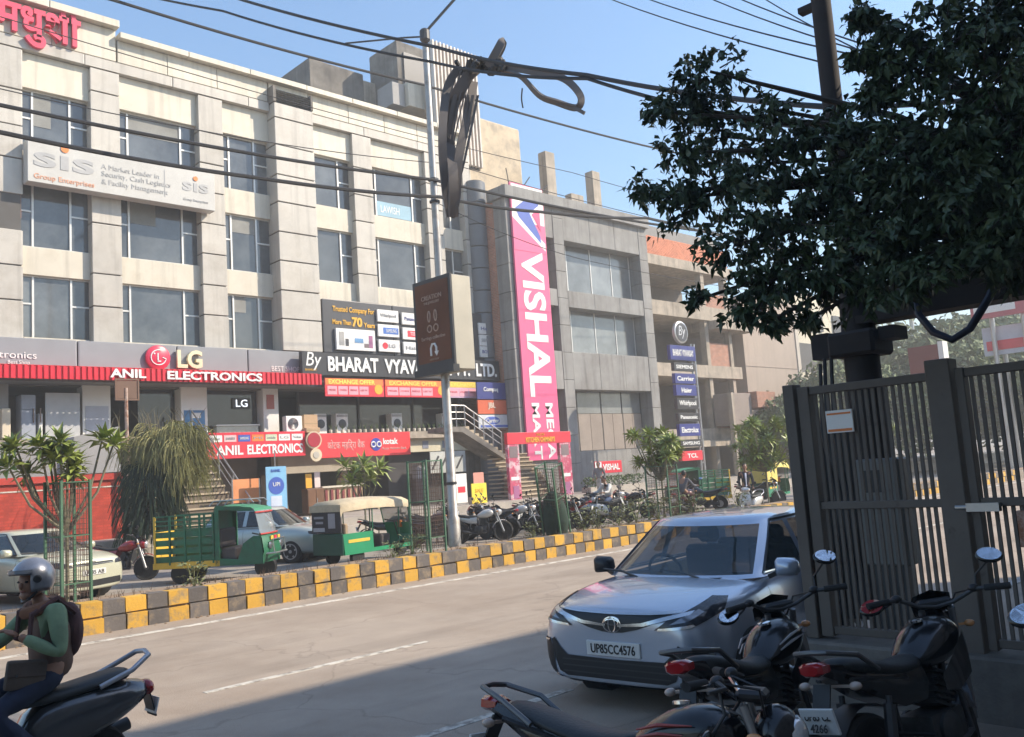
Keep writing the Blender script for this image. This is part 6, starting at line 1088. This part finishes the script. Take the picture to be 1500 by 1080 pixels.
    skin_mesh([J[n] if n != 'wai' else V(J['pel']).lerp(V(J['wai']), .45) for n in kk], [(0, 1), (1, 2), (2, 3), (0, 4), (4, 5), (5, 6), (0, 7)], [.13, .105, .078, .056, .105, .078, .056, .12]).build('trousers', legs, t, smooth=True, ang=180)
    for a, o_ in (('anL', 'toL'), ('anR', 'toR')): a_, b_ = V(J[a]), V(J[o_]); skin_mesh([a_-V((.02, 0, .03)), a_.lerp(b_, .6)-V((0, 0, .01)), b_+(b_-a_)*.15], [(0, 1), (1, 2)], [.052, .048, .036]).build('shoe', shoe or black, t, smooth=True, ang=180)
    return t, hc
stand = dict(pel=(0, 0, .93), wai=(0, 0, 1.08), che=(0, 0, 1.28), nek=(0, 0, 1.44), hed=(.01, 0, 1.5), shL=(0, .18, 1.38), elL=(-.02, .24, 1.12), wrL=(.06, .22, .88), shR=(0, -.18, 1.38), elR=(-.02, -.24, 1.12), wrR=(.06, -.22, .88), hiL=(0, .09, .9), knL=(.02, .1, .5), anL=(0, .1, .09), toL=(.14, .11, .04), hiR=(0, -.09, .9), knR=(.02, -.1, .5), anR=(0, -.1, .09), toR=(.14, -.11, .04))
walk = dict(stand, knL=(.16, .1, .52), anL=(.12, .1, .14), toL=(.26, .1, .1), knR=(-.06, -.1, .5), anR=(-.28, -.1, .14), toR=(-.16, -.1, .05), elL=(-.12, .24, 1.14), wrL=(-.1, .24, .9), elR=(.06, -.24, 1.14), wrR=(.2, -.22, .95))
ride = dict(pel=(-.2, 0, .86), wai=(-.2, 0, 1.0), che=(-.13, 0, 1.2), nek=(-.06, 0, 1.35), hed=(-.03, 0, 1.41), shL=(-.1, .18, 1.29), elL=(.08, .28, 1.06), wrL=(.30, .30, 1.06), shR=(-.1, -.18, 1.29), elR=(.08, -.28, 1.06), wrR=(.30, -.30, 1.06), hiL=(-.18, .1, .84), knL=(.18, .2, .74), anL=(.0, .2, .36), toL=(.13, .21, .31), hiR=(-.18, -.1, .84), knR=(.18, -.2, .74), anR=(.0, -.2, .36), toR=(.13, -.21, .31))
cloth = lambda n, c: M(n, c, .85, var=.2, scale=6, bump=.25, bscale=18)
denim = cloth('dark denim', (.012, .017, .04))
# the scooter rider in front at left, heading left
SC = (1.86, 7.2, 0); SRZ = R(181)
make_scooter('dark grey scooter ridden by the helmeted person at lower left', SC, SRZ, satin('graphite scooter paint', (.05, .05, .055)), 'scooters on the road')
J = dict(pel=(-.28, 0, .90), wai=(-.27, 0, 1.05), che=(-.24, 0, 1.25), nek=(-.20, 0, 1.40), hed=(-.17, 0, 1.46), shL=(-.25, .18, 1.34), elL=(-.25, .29, 1.04), wrL=(-.01, .15, 1.20), shR=(-.22, -.18, 1.34), elR=(-.0, -.26, 1.12), wrR=(.28, -.30, 1.03), hiL=(-.24, .10, .88), knL=(.17, .20, .70), anL=(-.14, .24, .36), toL=(-.05, .26, .27), hiR=(-.24, -.1, .88), knR=(.2, -.17, .74), anR=(.1, -.15, .36), toR=(.24, -.15, .33))
pr_, hc = human('scooter rider in silver helmet, brown vest and green sleeves, one hand raised to the chest', SC, SRZ, J, cloth('green knit', (.20, .28, .16)), denim, hair=False, vest=cloth('brown vest', (.17, .10, .07)), look=32, shoe=M('tan shoe', (.26, .15, .10), .7))
hm = MB(); rg = []
for i in range(11):
    a = R(-38+i*12.8); rg.append([hc+V((-.012+.150*cos(a)*cos(b_), .128*cos(a)*sin(b_), .03+.150*sin(a))) for b_ in [2*pi*j/26 for j in range(26)]])
hel = MB(); hel.loft(rg, caps=False)
hel.f = [f for f in hel.f if not ((sum((hel.v[i]-hc).x for i in f)/len(f)) > .045 and (sum((hel.v[i]-hc).z for i in f)/len(f)) < .055)]
h = hel.build('helmet', M('silver helmet shell', (.26, .27, .30), .3, .5, coat=.5, var=.2, scale=8), pr_, smooth=True, ang=70); sm_ = h.modifiers.new('th', 'SOLIDIFY'); sm_.thickness = .012; sm_.offset = -1
MB().tube([hc+V((.145, 0, .07))]+[hc+V((.13*cos(b_), .135*sin(b_), .075)) for b_ in (.5, .9, 1.3)], .01, 6).build('helmet_band', M('helmet rim', (.08, .08, .09), .4), pr_)
MB().loft([[hc+V((.165*cos(b_)-.01, .14*sin(b_), z)) for b_ in [R(-75+k*15) for k in range(11)]] for z in (.10, .075)], closed=False).build('visor', M('smoked visor edge', (.25, .27, .3), .1, .3), pr_, smooth=True)
for s in (1, -1): MB().lathe([(.028, 0), (.028, .012), (.018, .016)], hc+V((.0, s*.128, .03)), (0, s, 0), 14).build('visor_pivot', black, pr_); MB().tube([hc+V((-.01, s*.1, -.06)), hc+V((.04, s*.08, -.11)), hc+V((.06, 0, -.135))], .009, 6).build('chin_strap', black, pr_)
MB().ell((-.40, .0, 1.17), (.085, .15, .2), 14, 10).build('backpack', cloth('maroon backpack', (.10, .045, .04)), pr_, smooth=True)
for s in (1, -1): MB().tube([(-.40, s*.13, 1.30), (-.27, s*.15, 1.42), (-.10, s*.14, 1.33), (-.08, s*.15, 1.15), (-.28, s*.17, 1.05)], .022, 6).build('backpack_strap', cloth('maroon backpack', (.10, .045, .04)), pr_, smooth=True)
MB().tube([(-.30, -.1, 1.38), (-.30, .1, 1.385), (-.16, .12, 1.36), (-.10, 0, 1.33), (-.16, -.12, 1.36), (-.30, -.1, 1.38)], [.045]*6, 8).build('scarf', cloth('rust scarf', (.24, .11, .06)), pr_, smooth=True)
bg_ = T('sling_bag', 'small grey brown sling bag hanging at the front hip of the scooter rider', 'bag', SC, SRZ); MB().obox((-.05, .17, .93), (.26, .07, .2), Matrix.Rotation(R(-8), 3, 'Y')).build('pouch', cloth('taupe bag cloth', (.115, .085, .065)), bg_, bev=.025, smooth=True); MB().obox((-.05, .207, .97), (.25, .01, .1), Matrix.Rotation(R(-8), 3, 'Y')).build('flap', cloth('taupe bag flap', (.095, .07, .055)), bg_, bev=.004); MB().lathe([(.008, 0), (.008, .006)], (.02, .213, .94), (0, 1, 0), 10).build('stud', chrome, bg_)
# people beyond the kerb
human('pedestrian in grey kurta and pale trousers walking behind the parked bikes', (31.4, 27.0, .62), R(200), walk, cloth('grey kurta', (.20, .19, .20)), cloth('pale trousers', (.45, .45, .44)), look=0)
m1 = dup(b1, (23.7, 20.2, .15), R(172), 'black motorcycle ridden by the person in a white shirt', GB, sw['b']); m1.rotation_euler[0] = 0
human('seated motorcycle rider in white shirt and blue jeans before the planters', (23.7, 20.2, .15), R(172), ride, cloth('white shirt', (.62, .61, .58)), cloth('blue jeans', (.05, .08, .16)))
m2 = dup(b1, (26.2, 18.6, .15), R(8), 'dark motorcycle ridden past the green cargo rickshaw', GB); m2.rotation_euler[0] = 0
human('motorcycle rider in grey jacket and maroon trousers beside the far cargo rickshaw', (26.2, 18.6, .15), R(8), ride, cloth('grey jacket', (.10, .10, .115)), cloth('maroon trousers', (.09, .03, .035)))
pj, _ = human('man in dark jacket and pale blue shirt standing behind the white scooter', (27.9, 17.2, .15), R(215), stand, cloth('dark blazer', (.018, .02, .028)), cloth('dark trousers', (.03, .03, .035)))
MB().loft([[(.135-.01*abs(y_)*8, y_*w, z) for y_ in (-1, 0, 1)] for w, z in ((.05, 1.38), (.055, 1.2), (.06, 1.0), (.06, .9))], closed=False).build('shirt_front', cloth('pale blue shirt', (.50, .54, .68)), pj, smooth=True)
human('bank visitor in yellow green shirt seen through the open front', (21.75, 33.6, .95), R(-70), stand, cloth('yellow green shirt', (.36, .33, .09)), cloth('dark trousers', (.03, .03, .035)))

# ------------------------------------------------------------------ trees and plants
def leafquad(g, p, dr, nn, l, w, droop=.25):
    """one pointed leaf: two folded faces from stalk to tip"""
    s = dr.cross(nn).normalized()*w; n2 = nn*(w*.35); a = p+dr*l*.45; tip = p+dr*l-nn*(l*droop)
    k = len(g.v); g.v += [p, a+s+n2, tip, a-s+n2, a]; g.f += [(k, k+1, k+2, k+4), (k, k+4, k+2, k+3)]
rv = lambda: V((random.gauss(0, 1), random.gauss(0, 1), random.gauss(0, 1))).normalized()
# the dark street tree over the gate
nt_ = T('street_tree', 'large dark leafy tree filling the upper right above the gate', 'tree', (8.9, 1.3, .15))
bark = M('dark bark', (.055, .042, .032), .9, var=.3, scale=6, bump=.5)
fork = V((7.9, 1.5, 3.7)); MB().tube([(8.9, 1.3, .0), (8.85, 1.3, 1.5), (8.5, 1.4, 2.7), fork], [.2, .17, .15, .13], 10).build('trunk', bark, nt_, world=True, smooth=True)
blobs = [(1040, 105, 55, 7.20), (1020, 160, 60, 7.35), (975, 165, 34, 7.27), (1060, 200, 70, 7.43), (990, 225, 45, 7.20), (950, 285, 34, 7.20), (990, 290, 45, 7.12), (1050, 280, 75, 7.05), (1120, 240, 75, 6.98), (1150, 320, 90, 6.90), (1075, 360, 55, 6.90), (1110, 420, 50, 6.75), (1150, 400, 60, 6.68), (1085, 460, 26, 6.68), (1200, 400, 70, 6.60), (1225, 270, 80, 6.75), (1285, 300, 85, 6.68), (1170, 200, 45, 6.90), (1250, 220, 40, 6.90),
         (1330, 350, 90, 6.52), (1260, 420, 50, 6.45), (1310, 40, 45, 6.30), (1340, 100, 60, 6.30), (1390, 60, 85, 6.15), (1450, 130, 105, 6.00), (1490, 40, 80, 5.85), (1500, 240, 100, 5.93), (1430, 240, 80, 6.15), (1390, 320, 90, 6.30), (1470, 330, 70, 6.00), (1290, 95, 25, 6.38), (1490, 400, 30, 5.93), (1530, 150, 90, 5.85), (1560, 300, 90, 5.85), (1020, 440, 18, 6.90), (1240, 180, 40, 6.75), (1290, 250, 60, 6.45), (1310, 190, 32, 6.30), (1270, 350, 70, 6.23), (1350, 260, 70, 6.15), (1380, 200, 70, 6.07), (1400, 380, 45, 5.78), (1455, 370, 50, 5.70), (1350, 400, 40, 5.85), (1310, 400, 45, 6.00), (1480, 300, 70, 5.70), (1410, 290, 70, 5.85), (1270, 30, 24, 6.38), (1440, 30, 70, 6.00), (1130, 160, 30, 7.05), (1180, 470, 20, 6.52), (1130, 470, 24, 6.60), (1255, 20, 22, 6.38), (1262, 80, 22, 6.38), (1285, 140, 28, 6.38)]
crown = MB(); twigs = MB()
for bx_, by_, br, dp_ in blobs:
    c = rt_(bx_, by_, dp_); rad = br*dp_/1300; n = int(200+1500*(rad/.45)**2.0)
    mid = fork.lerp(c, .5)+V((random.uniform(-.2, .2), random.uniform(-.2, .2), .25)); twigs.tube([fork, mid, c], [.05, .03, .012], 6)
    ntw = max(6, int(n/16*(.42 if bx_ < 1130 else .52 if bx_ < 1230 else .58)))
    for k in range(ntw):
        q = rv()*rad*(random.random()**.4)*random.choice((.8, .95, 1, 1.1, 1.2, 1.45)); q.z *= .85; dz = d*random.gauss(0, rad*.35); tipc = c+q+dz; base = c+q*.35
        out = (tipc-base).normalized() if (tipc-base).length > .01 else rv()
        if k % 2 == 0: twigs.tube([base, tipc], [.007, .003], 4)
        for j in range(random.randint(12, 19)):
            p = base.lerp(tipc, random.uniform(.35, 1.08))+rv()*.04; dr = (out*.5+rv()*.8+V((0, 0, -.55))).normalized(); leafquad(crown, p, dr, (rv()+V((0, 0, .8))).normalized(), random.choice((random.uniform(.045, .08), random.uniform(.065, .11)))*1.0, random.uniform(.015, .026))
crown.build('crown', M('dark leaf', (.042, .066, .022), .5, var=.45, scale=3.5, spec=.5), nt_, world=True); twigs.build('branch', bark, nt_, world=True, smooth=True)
# frangipani trees in guards
plume = M('frangipani leaf', (.27, .325, .075), .45, var=.3, scale=5, col2=(.13, .18, .045), c2s=3)
stem_m = M('grey green stem', (.20, .19, .13), .8, var=.2)
def rosette(g, c, up, n, l):
    for k in range(n):
        a = 2.4*k; el = R(75-95*(k/n)+random.uniform(-10, 10)); h = up.orthogonal().normalized(); h2 = up.cross(h); dr = (h*cos(a)*cos(el)+h2*sin(a)*cos(el)+up*sin(el)).normalized(); nn = (up-dr*up.dot(dr)); nn = nn.normalized() if nn.length > .05 else h
        leafquad(g, c+dr*.02, dr, nn, l*random.uniform(.75, 1.1), l*.16, .22)
def plumeria(label, base, H, tips, l=.36, n=24):
    t = T('frangipani_tree', label, 'tree', base, 0, 'frangipani trees on the planting strip'); g = MB(); s = MB(); b0 = V((0, 0, 0)); fk = V((0, 0, H*.45)); s.tube([b0, fk], [.035, .03], 8)
    for (x, y, z) in tips:
        tp = V((x, y, z)); s.tube([fk, fk.lerp(tp, .5)+V((x*.15, y*.15, -.06)), tp], [.026, .02, .016], 6); rosette(g, tp, (V((x, y, H*.5))).normalized(), n, l)
    s.build('trunk', stem_m, t, smooth=True); g.build('crown', plume, t); return t
tipsA = [(-.75, .2, 2.55), (-.45, -.15, 2.62), (-.2, .25, 2.5), (.1, -.1, 2.3), (-.5, .3, 2.2), (.15, .2, 2.05), (.62, .1, 2.72), (.72, -.15, 2.62), (-.05, -.2, 2.45), (-.9, -.1, 2.3)]
plumeria('frangipani tree with pointed leaf rosettes in the leftmost green guard', (5.05, 16.2, .42), 2.6, tipsA+[(random.uniform(-.9, .7), random.uniform(-.35, .35), random.uniform(2.0, 2.7)) for k in range(5)], .34, 28)
tipsB = [(random.gauss(0, .42), random.gauss(0, .42), random.uniform(1.6, 2.55)) for k in range(30)]
plumeria('frangipani tree with bright rounded crown between the mart and the car roof', (21.8, 16.3, .42), 2.5, tipsB, .34, 26)
plumeria('frangipani tree with tall bushy crown right of the red totem board', (30.0, 17.6, .15), 3.0, [(random.gauss(0, .5), random.gauss(0, .5), random.uniform(1.5, 3.2)) for k in range(52)], .36, 26)
plumeria('small frangipani tree just left of the gate post', (37.5, 17.4, .3), 2.4, [(random.gauss(0, .4), random.gauss(0, .4), random.uniform(1.6, 2.6)) for k in range(24)], .34, 22)
plumeria('thin young frangipani behind the passenger rickshaw', (16.4, 24.0, .15), 2.6, [(random.gauss(0, .4), random.gauss(0, .3), random.uniform(1.6, 2.6)) for k in range(8)], .5, 16)
# drooping feathery tree
DX_, DY_ = 10.7, 25.8
dt = T('drooping_tree', 'feathery drooping tree beside the shop steps', 'tree', (DX_, DY_, .15)); g = MB(); g2 = MB(); gb_ = MB()
MB().tube([(DX_, DY_, .1), (DX_, DY_, 1.5), (DX_+.1, DY_, 3.6)], [.12, .09, .04], 8).build('trunk', bark, dt, world=True, smooth=True)
def strand(G, p, out, L_, w):
    pts = [p]; v = (out*.3+V((0, 0, .12)))
    for k in range(6): v = v+V((0, 0, -.2))+rv()*.05; pts.append(pts[-1]+v.normalized()*(L_/6))
    for i_, (a, b_) in enumerate(zip(pts[:-1], pts[1:])):
        ww = w*(1-.1*i_); s = (b_-a).cross((a-CAMPOS)).normalized()*ww; s2 = (b_-a).normalized().cross(s); k = len(G.v); G.v += [a-s, a+s, b_+s*.8, b_-s*.8, a-s2, a+s2, b_+s2*.8, b_-s2*.8]; G.f += [(k, k+1, k+2, k+3), (k+4, k+5, k+6, k+7)]
for k in range(46):
    a = random.random()*2*pi; r_ = random.random()**.5*.95; top = V((DX_+.1+r_*cos(a), DY_+r_*sin(a), 4.35-r_*.75+random.uniform(-1.0, .35)))
    gb_.tube([V((DX_+.08, DY_, 2.4)), V((DX_+r_*.4*cos(a), DY_+r_*.4*sin(a), top.z-.2)), top], [.03, .018, .006], 5)
    for q in range(55): strand(g, top+V((random.gauss(0, .13), random.gauss(0, .13), random.uniform(-.25, .12))), V((cos(a), sin(a), 0))*.6+rv()*.6, random.uniform(.35, 1.15), .012)
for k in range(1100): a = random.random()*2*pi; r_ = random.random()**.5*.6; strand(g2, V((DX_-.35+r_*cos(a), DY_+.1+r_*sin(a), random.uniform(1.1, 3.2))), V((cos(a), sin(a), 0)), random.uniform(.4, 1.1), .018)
for k in range(26): a = random.random()*2*pi; p = V((DX_+random.gauss(0, .5), DY_+random.gauss(0, .4), 4.0)); gb_.tube([p, p+V((.12*cos(a), .12*sin(a), .4)), p+V((.35*cos(a), .35*sin(a), .65))], [.012, .008, .003], 4)
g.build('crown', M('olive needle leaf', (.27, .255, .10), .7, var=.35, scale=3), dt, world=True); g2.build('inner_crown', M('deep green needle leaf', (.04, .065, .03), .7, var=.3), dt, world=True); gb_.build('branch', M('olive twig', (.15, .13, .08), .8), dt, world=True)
# guards
def guard(label, base, h=2.0, w=.5, tilt=(0, 0), net=None):
    t = T('tree_guard', label, 'tree guard', base, R(12), 'green tree guards on the planting strip'); t.rotation_euler[0] = R(tilt[0]); t.rotation_euler[1] = R(tilt[1]); gm_ = M('guard green', (.06, .145, .085), .6, var=.25)
    cs = [(-w/2, -w/2), (w/2, -w/2), (w/2, w/2), (-w/2, w/2)]
    for x, y in cs: MB().box(x-.02, y-.02, 0, x+.02, y+.02, h).build('post', gm_, t)
    for z in (.35, h*.55, h-.03):
        for (x0, y0), (x1, y1) in zip(cs, cs[1:]+cs[:1]): MB().bar((x0, y0, z), (x1, y1, z), .02).build('rail', gm_, t)
    n = MB()
    for (x0, y0), (x1, y1) in zip(cs, cs[1:]+cs[:1]):
        for k in range(1, 8): f_ = k/8; n.bar((x0+(x1-x0)*f_, y0+(y1-y0)*f_, .1), (x0+(x1-x0)*f_, y0+(y1-y0)*f_, h-.05), .006)
        for k in range(1, 22): z = .1+k*(h-.15)/22; n.bar((x0, y0, z), (x1, y1, z), .006)
    n.build('wire_mesh', M('guard wire', (.10, .065, .05), .7), t)
    if net: MB().loft([[(.3*cos(a)*f_+.0, .3*sin(a)*f_, z) for a in [2*pi*j/12 for j in range(12)]] for f_, z in ((.9, 0), (1.15, .35), (1.05, .7), (.8, 1.0), (.35, 1.15))]).build('shade_net', M('green shade net', (.018, .04, .028), .9, var=.3, scale=10, bump=.5), t, smooth=True)
guard('tall green guard around the leftmost frangipani', (5.05, 16.15, .42), 2.05)
guard('tall green guard before the passenger rickshaw', (12.75, 16.2, .42), 2.1, .55)
guard('leaning green guard wrapped in dark shade net', (17.0, 16.2, .42), 1.9, .5, (6, -16), True)
guard('green guard around the frangipani beside the car roof', (21.8, 16.3, .42), 1.6, .7)
# shrubs on the strip
def shrub(mat, n, h, r, l):
    g = MB()
    for k in range(n):
        a = random.random()*2*pi; q = random.random()**.6*r; z = random.random()*h; p = V((q*cos(a), q*sin(a), z)); leafquad(g, p, (V((cos(a), sin(a), .6))+rv()*.6).normalized(), (V((0, 0, 1))+rv()*.5).normalized(), l*random.uniform(.6, 1.2), l*.2)
    for k in range(6): a = k*1.05; g.tube([(0, 0, 0), (r*.5*cos(a), r*.5*sin(a), h*.9)], [.008, .004], 4)
    return g
sh0 = T('low_shrub', 'leafy low shrub on the planting strip nearest the cream car', 'shrub', (7.1, 15.9, .42), 0, 'low shrubs on the planting strip'); shrub(0, 90, .45, .25, .13).build('foliage', M('shrub leaf', (.15, .17, .07), .6, var=.4, scale=6), sh0)
labs = ['sparse', 'spreading', 'rounded', 'scraggly', 'upright', 'small', 'dusty', 'ragged']
for k, (x_, y_, s_) in enumerate(((11.6, 16.0, .8), (12.2, 16.1, 1.0), (16.0, 16.1, .9), (17.8, 16.0, 1.1), (18.6, 16.2, 1.3), (19.4, 16.1, 1.2), (20.3, 16.2, 1.5), (21.2, 16.1, 1.4), (22.1, 16.2, 1.3), (23.0, 16.1, 1.4), (25.8, 16.2, 1.1))):
    q = dup(sh0, (x_, y_, .42), k*1.3, labs[k % 8]+' low shrub, number %s along the strip counting from the rickshaws' % ('one', 'two', 'three', 'four', 'five', 'six', 'seven', 'eight', 'nine', 'ten', 'eleven')[k], None, None, None, s_)
dry = MB()
for k in range(260):
    x_ = random.uniform(3, 26); p = V((x_, random.uniform(15.52, 16.6), .42)); a = random.random()*6.3
    for j in range(3): dry.tube([p, p+V((cos(a+j*2)*.04, sin(a+j*2)*.04, random.uniform(.04, .16)))], [.005, .002], 3)
for k in range(500): p = V((random.uniform(2, 40), random.choice((random.uniform(15.0, 15.16), random.uniform(15.5, 16.6))), 0)); p.z = .43 if p.y > 15.4 else .004; s = random.uniform(.008, .03); dry.ell(p, (s*1.3, s, s*.7), 5, 3)
stuff(dry.build('ground_litter', M('dry litter', (.24, .17, .11), .95, var=.3, scale=9)))
# far trees
def far_tree(seed, col):
    random.seed(seed); g = MB()
    for k in range(13):
        c = V((random.gauss(0, 2.3), random.gauss(0, 2.3), random.uniform(2.8, 8.2))); rad = random.uniform(1.4, 2.4)
        for j in range(420): q = rv()*rad*1.1*random.random()**.35; leafquad(g, c+q, rv(), (q.normalized()+rv()*.6).normalized(), random.uniform(.35, .7), .17)
    return g
ft = T('far_tree', 'hazy far tree directly behind the electric pole', 'tree', (70, 30, 0), 0, 'trees far down the road'); far_tree(3, 0).build('crown', M('far leaf', (.13, .17, .065), .7, var=.4, scale=.5), ft); MB().tube([(0, 0, 0), (.1, 0, 3), (0, .2, 5.5)], [.3, .25, .15], 8).build('trunk', bark, ft)
for x_, y_, s_, a, lab in ((58, 27.5, 0.81, 1, 'bright low far tree right of the electric pole'), (66, 24.5, 1.10, 2, 'far tree behind the brown kiosk'), (72, 25, 1.30, 3, 'yellowish far tree just right of the brown kiosk'), (64, 19.5, 0.94, 4, 'far tree under the pale billboard'), (86, 35, 1.69, 5, 'largest far tree in the gap above the gate'), (60, 31, 0.91, .5, 'far tree at the end of the tan wall'), (95, 26, 1.69, 2.6, 'far tree near the right edge beyond the gate'), (80, 29, 1.43, 1.7, 'far tree between the two pale poles'), (78, 20, 1.30, 3.6, 'rightmost far tree beyond the gate')): dup(ft, (x_, y_, 0), a, lab, None, None, None, s_)
random.seed(21)
# ------------------------------------------------------------------ thin street haze
hz = bpy.data.materials.new('street haze'); hz.use_nodes = True; n = hz.node_tree; n.nodes.clear(); pv = n.nodes.new('ShaderNodeVolumePrincipled'); pv.inputs['Color'].default_value = (1, .96, .9, 1); pv.inputs['Density'].default_value = .003; pv.inputs['Anisotropy'].default_value = .2; om = n.nodes.new('ShaderNodeOutputMaterial'); n.links.new(pv.outputs[0], om.inputs['Volume'])
stuff(MB().box(-420, -420, -1.5, 920, 920, 28).build('haze', hz))
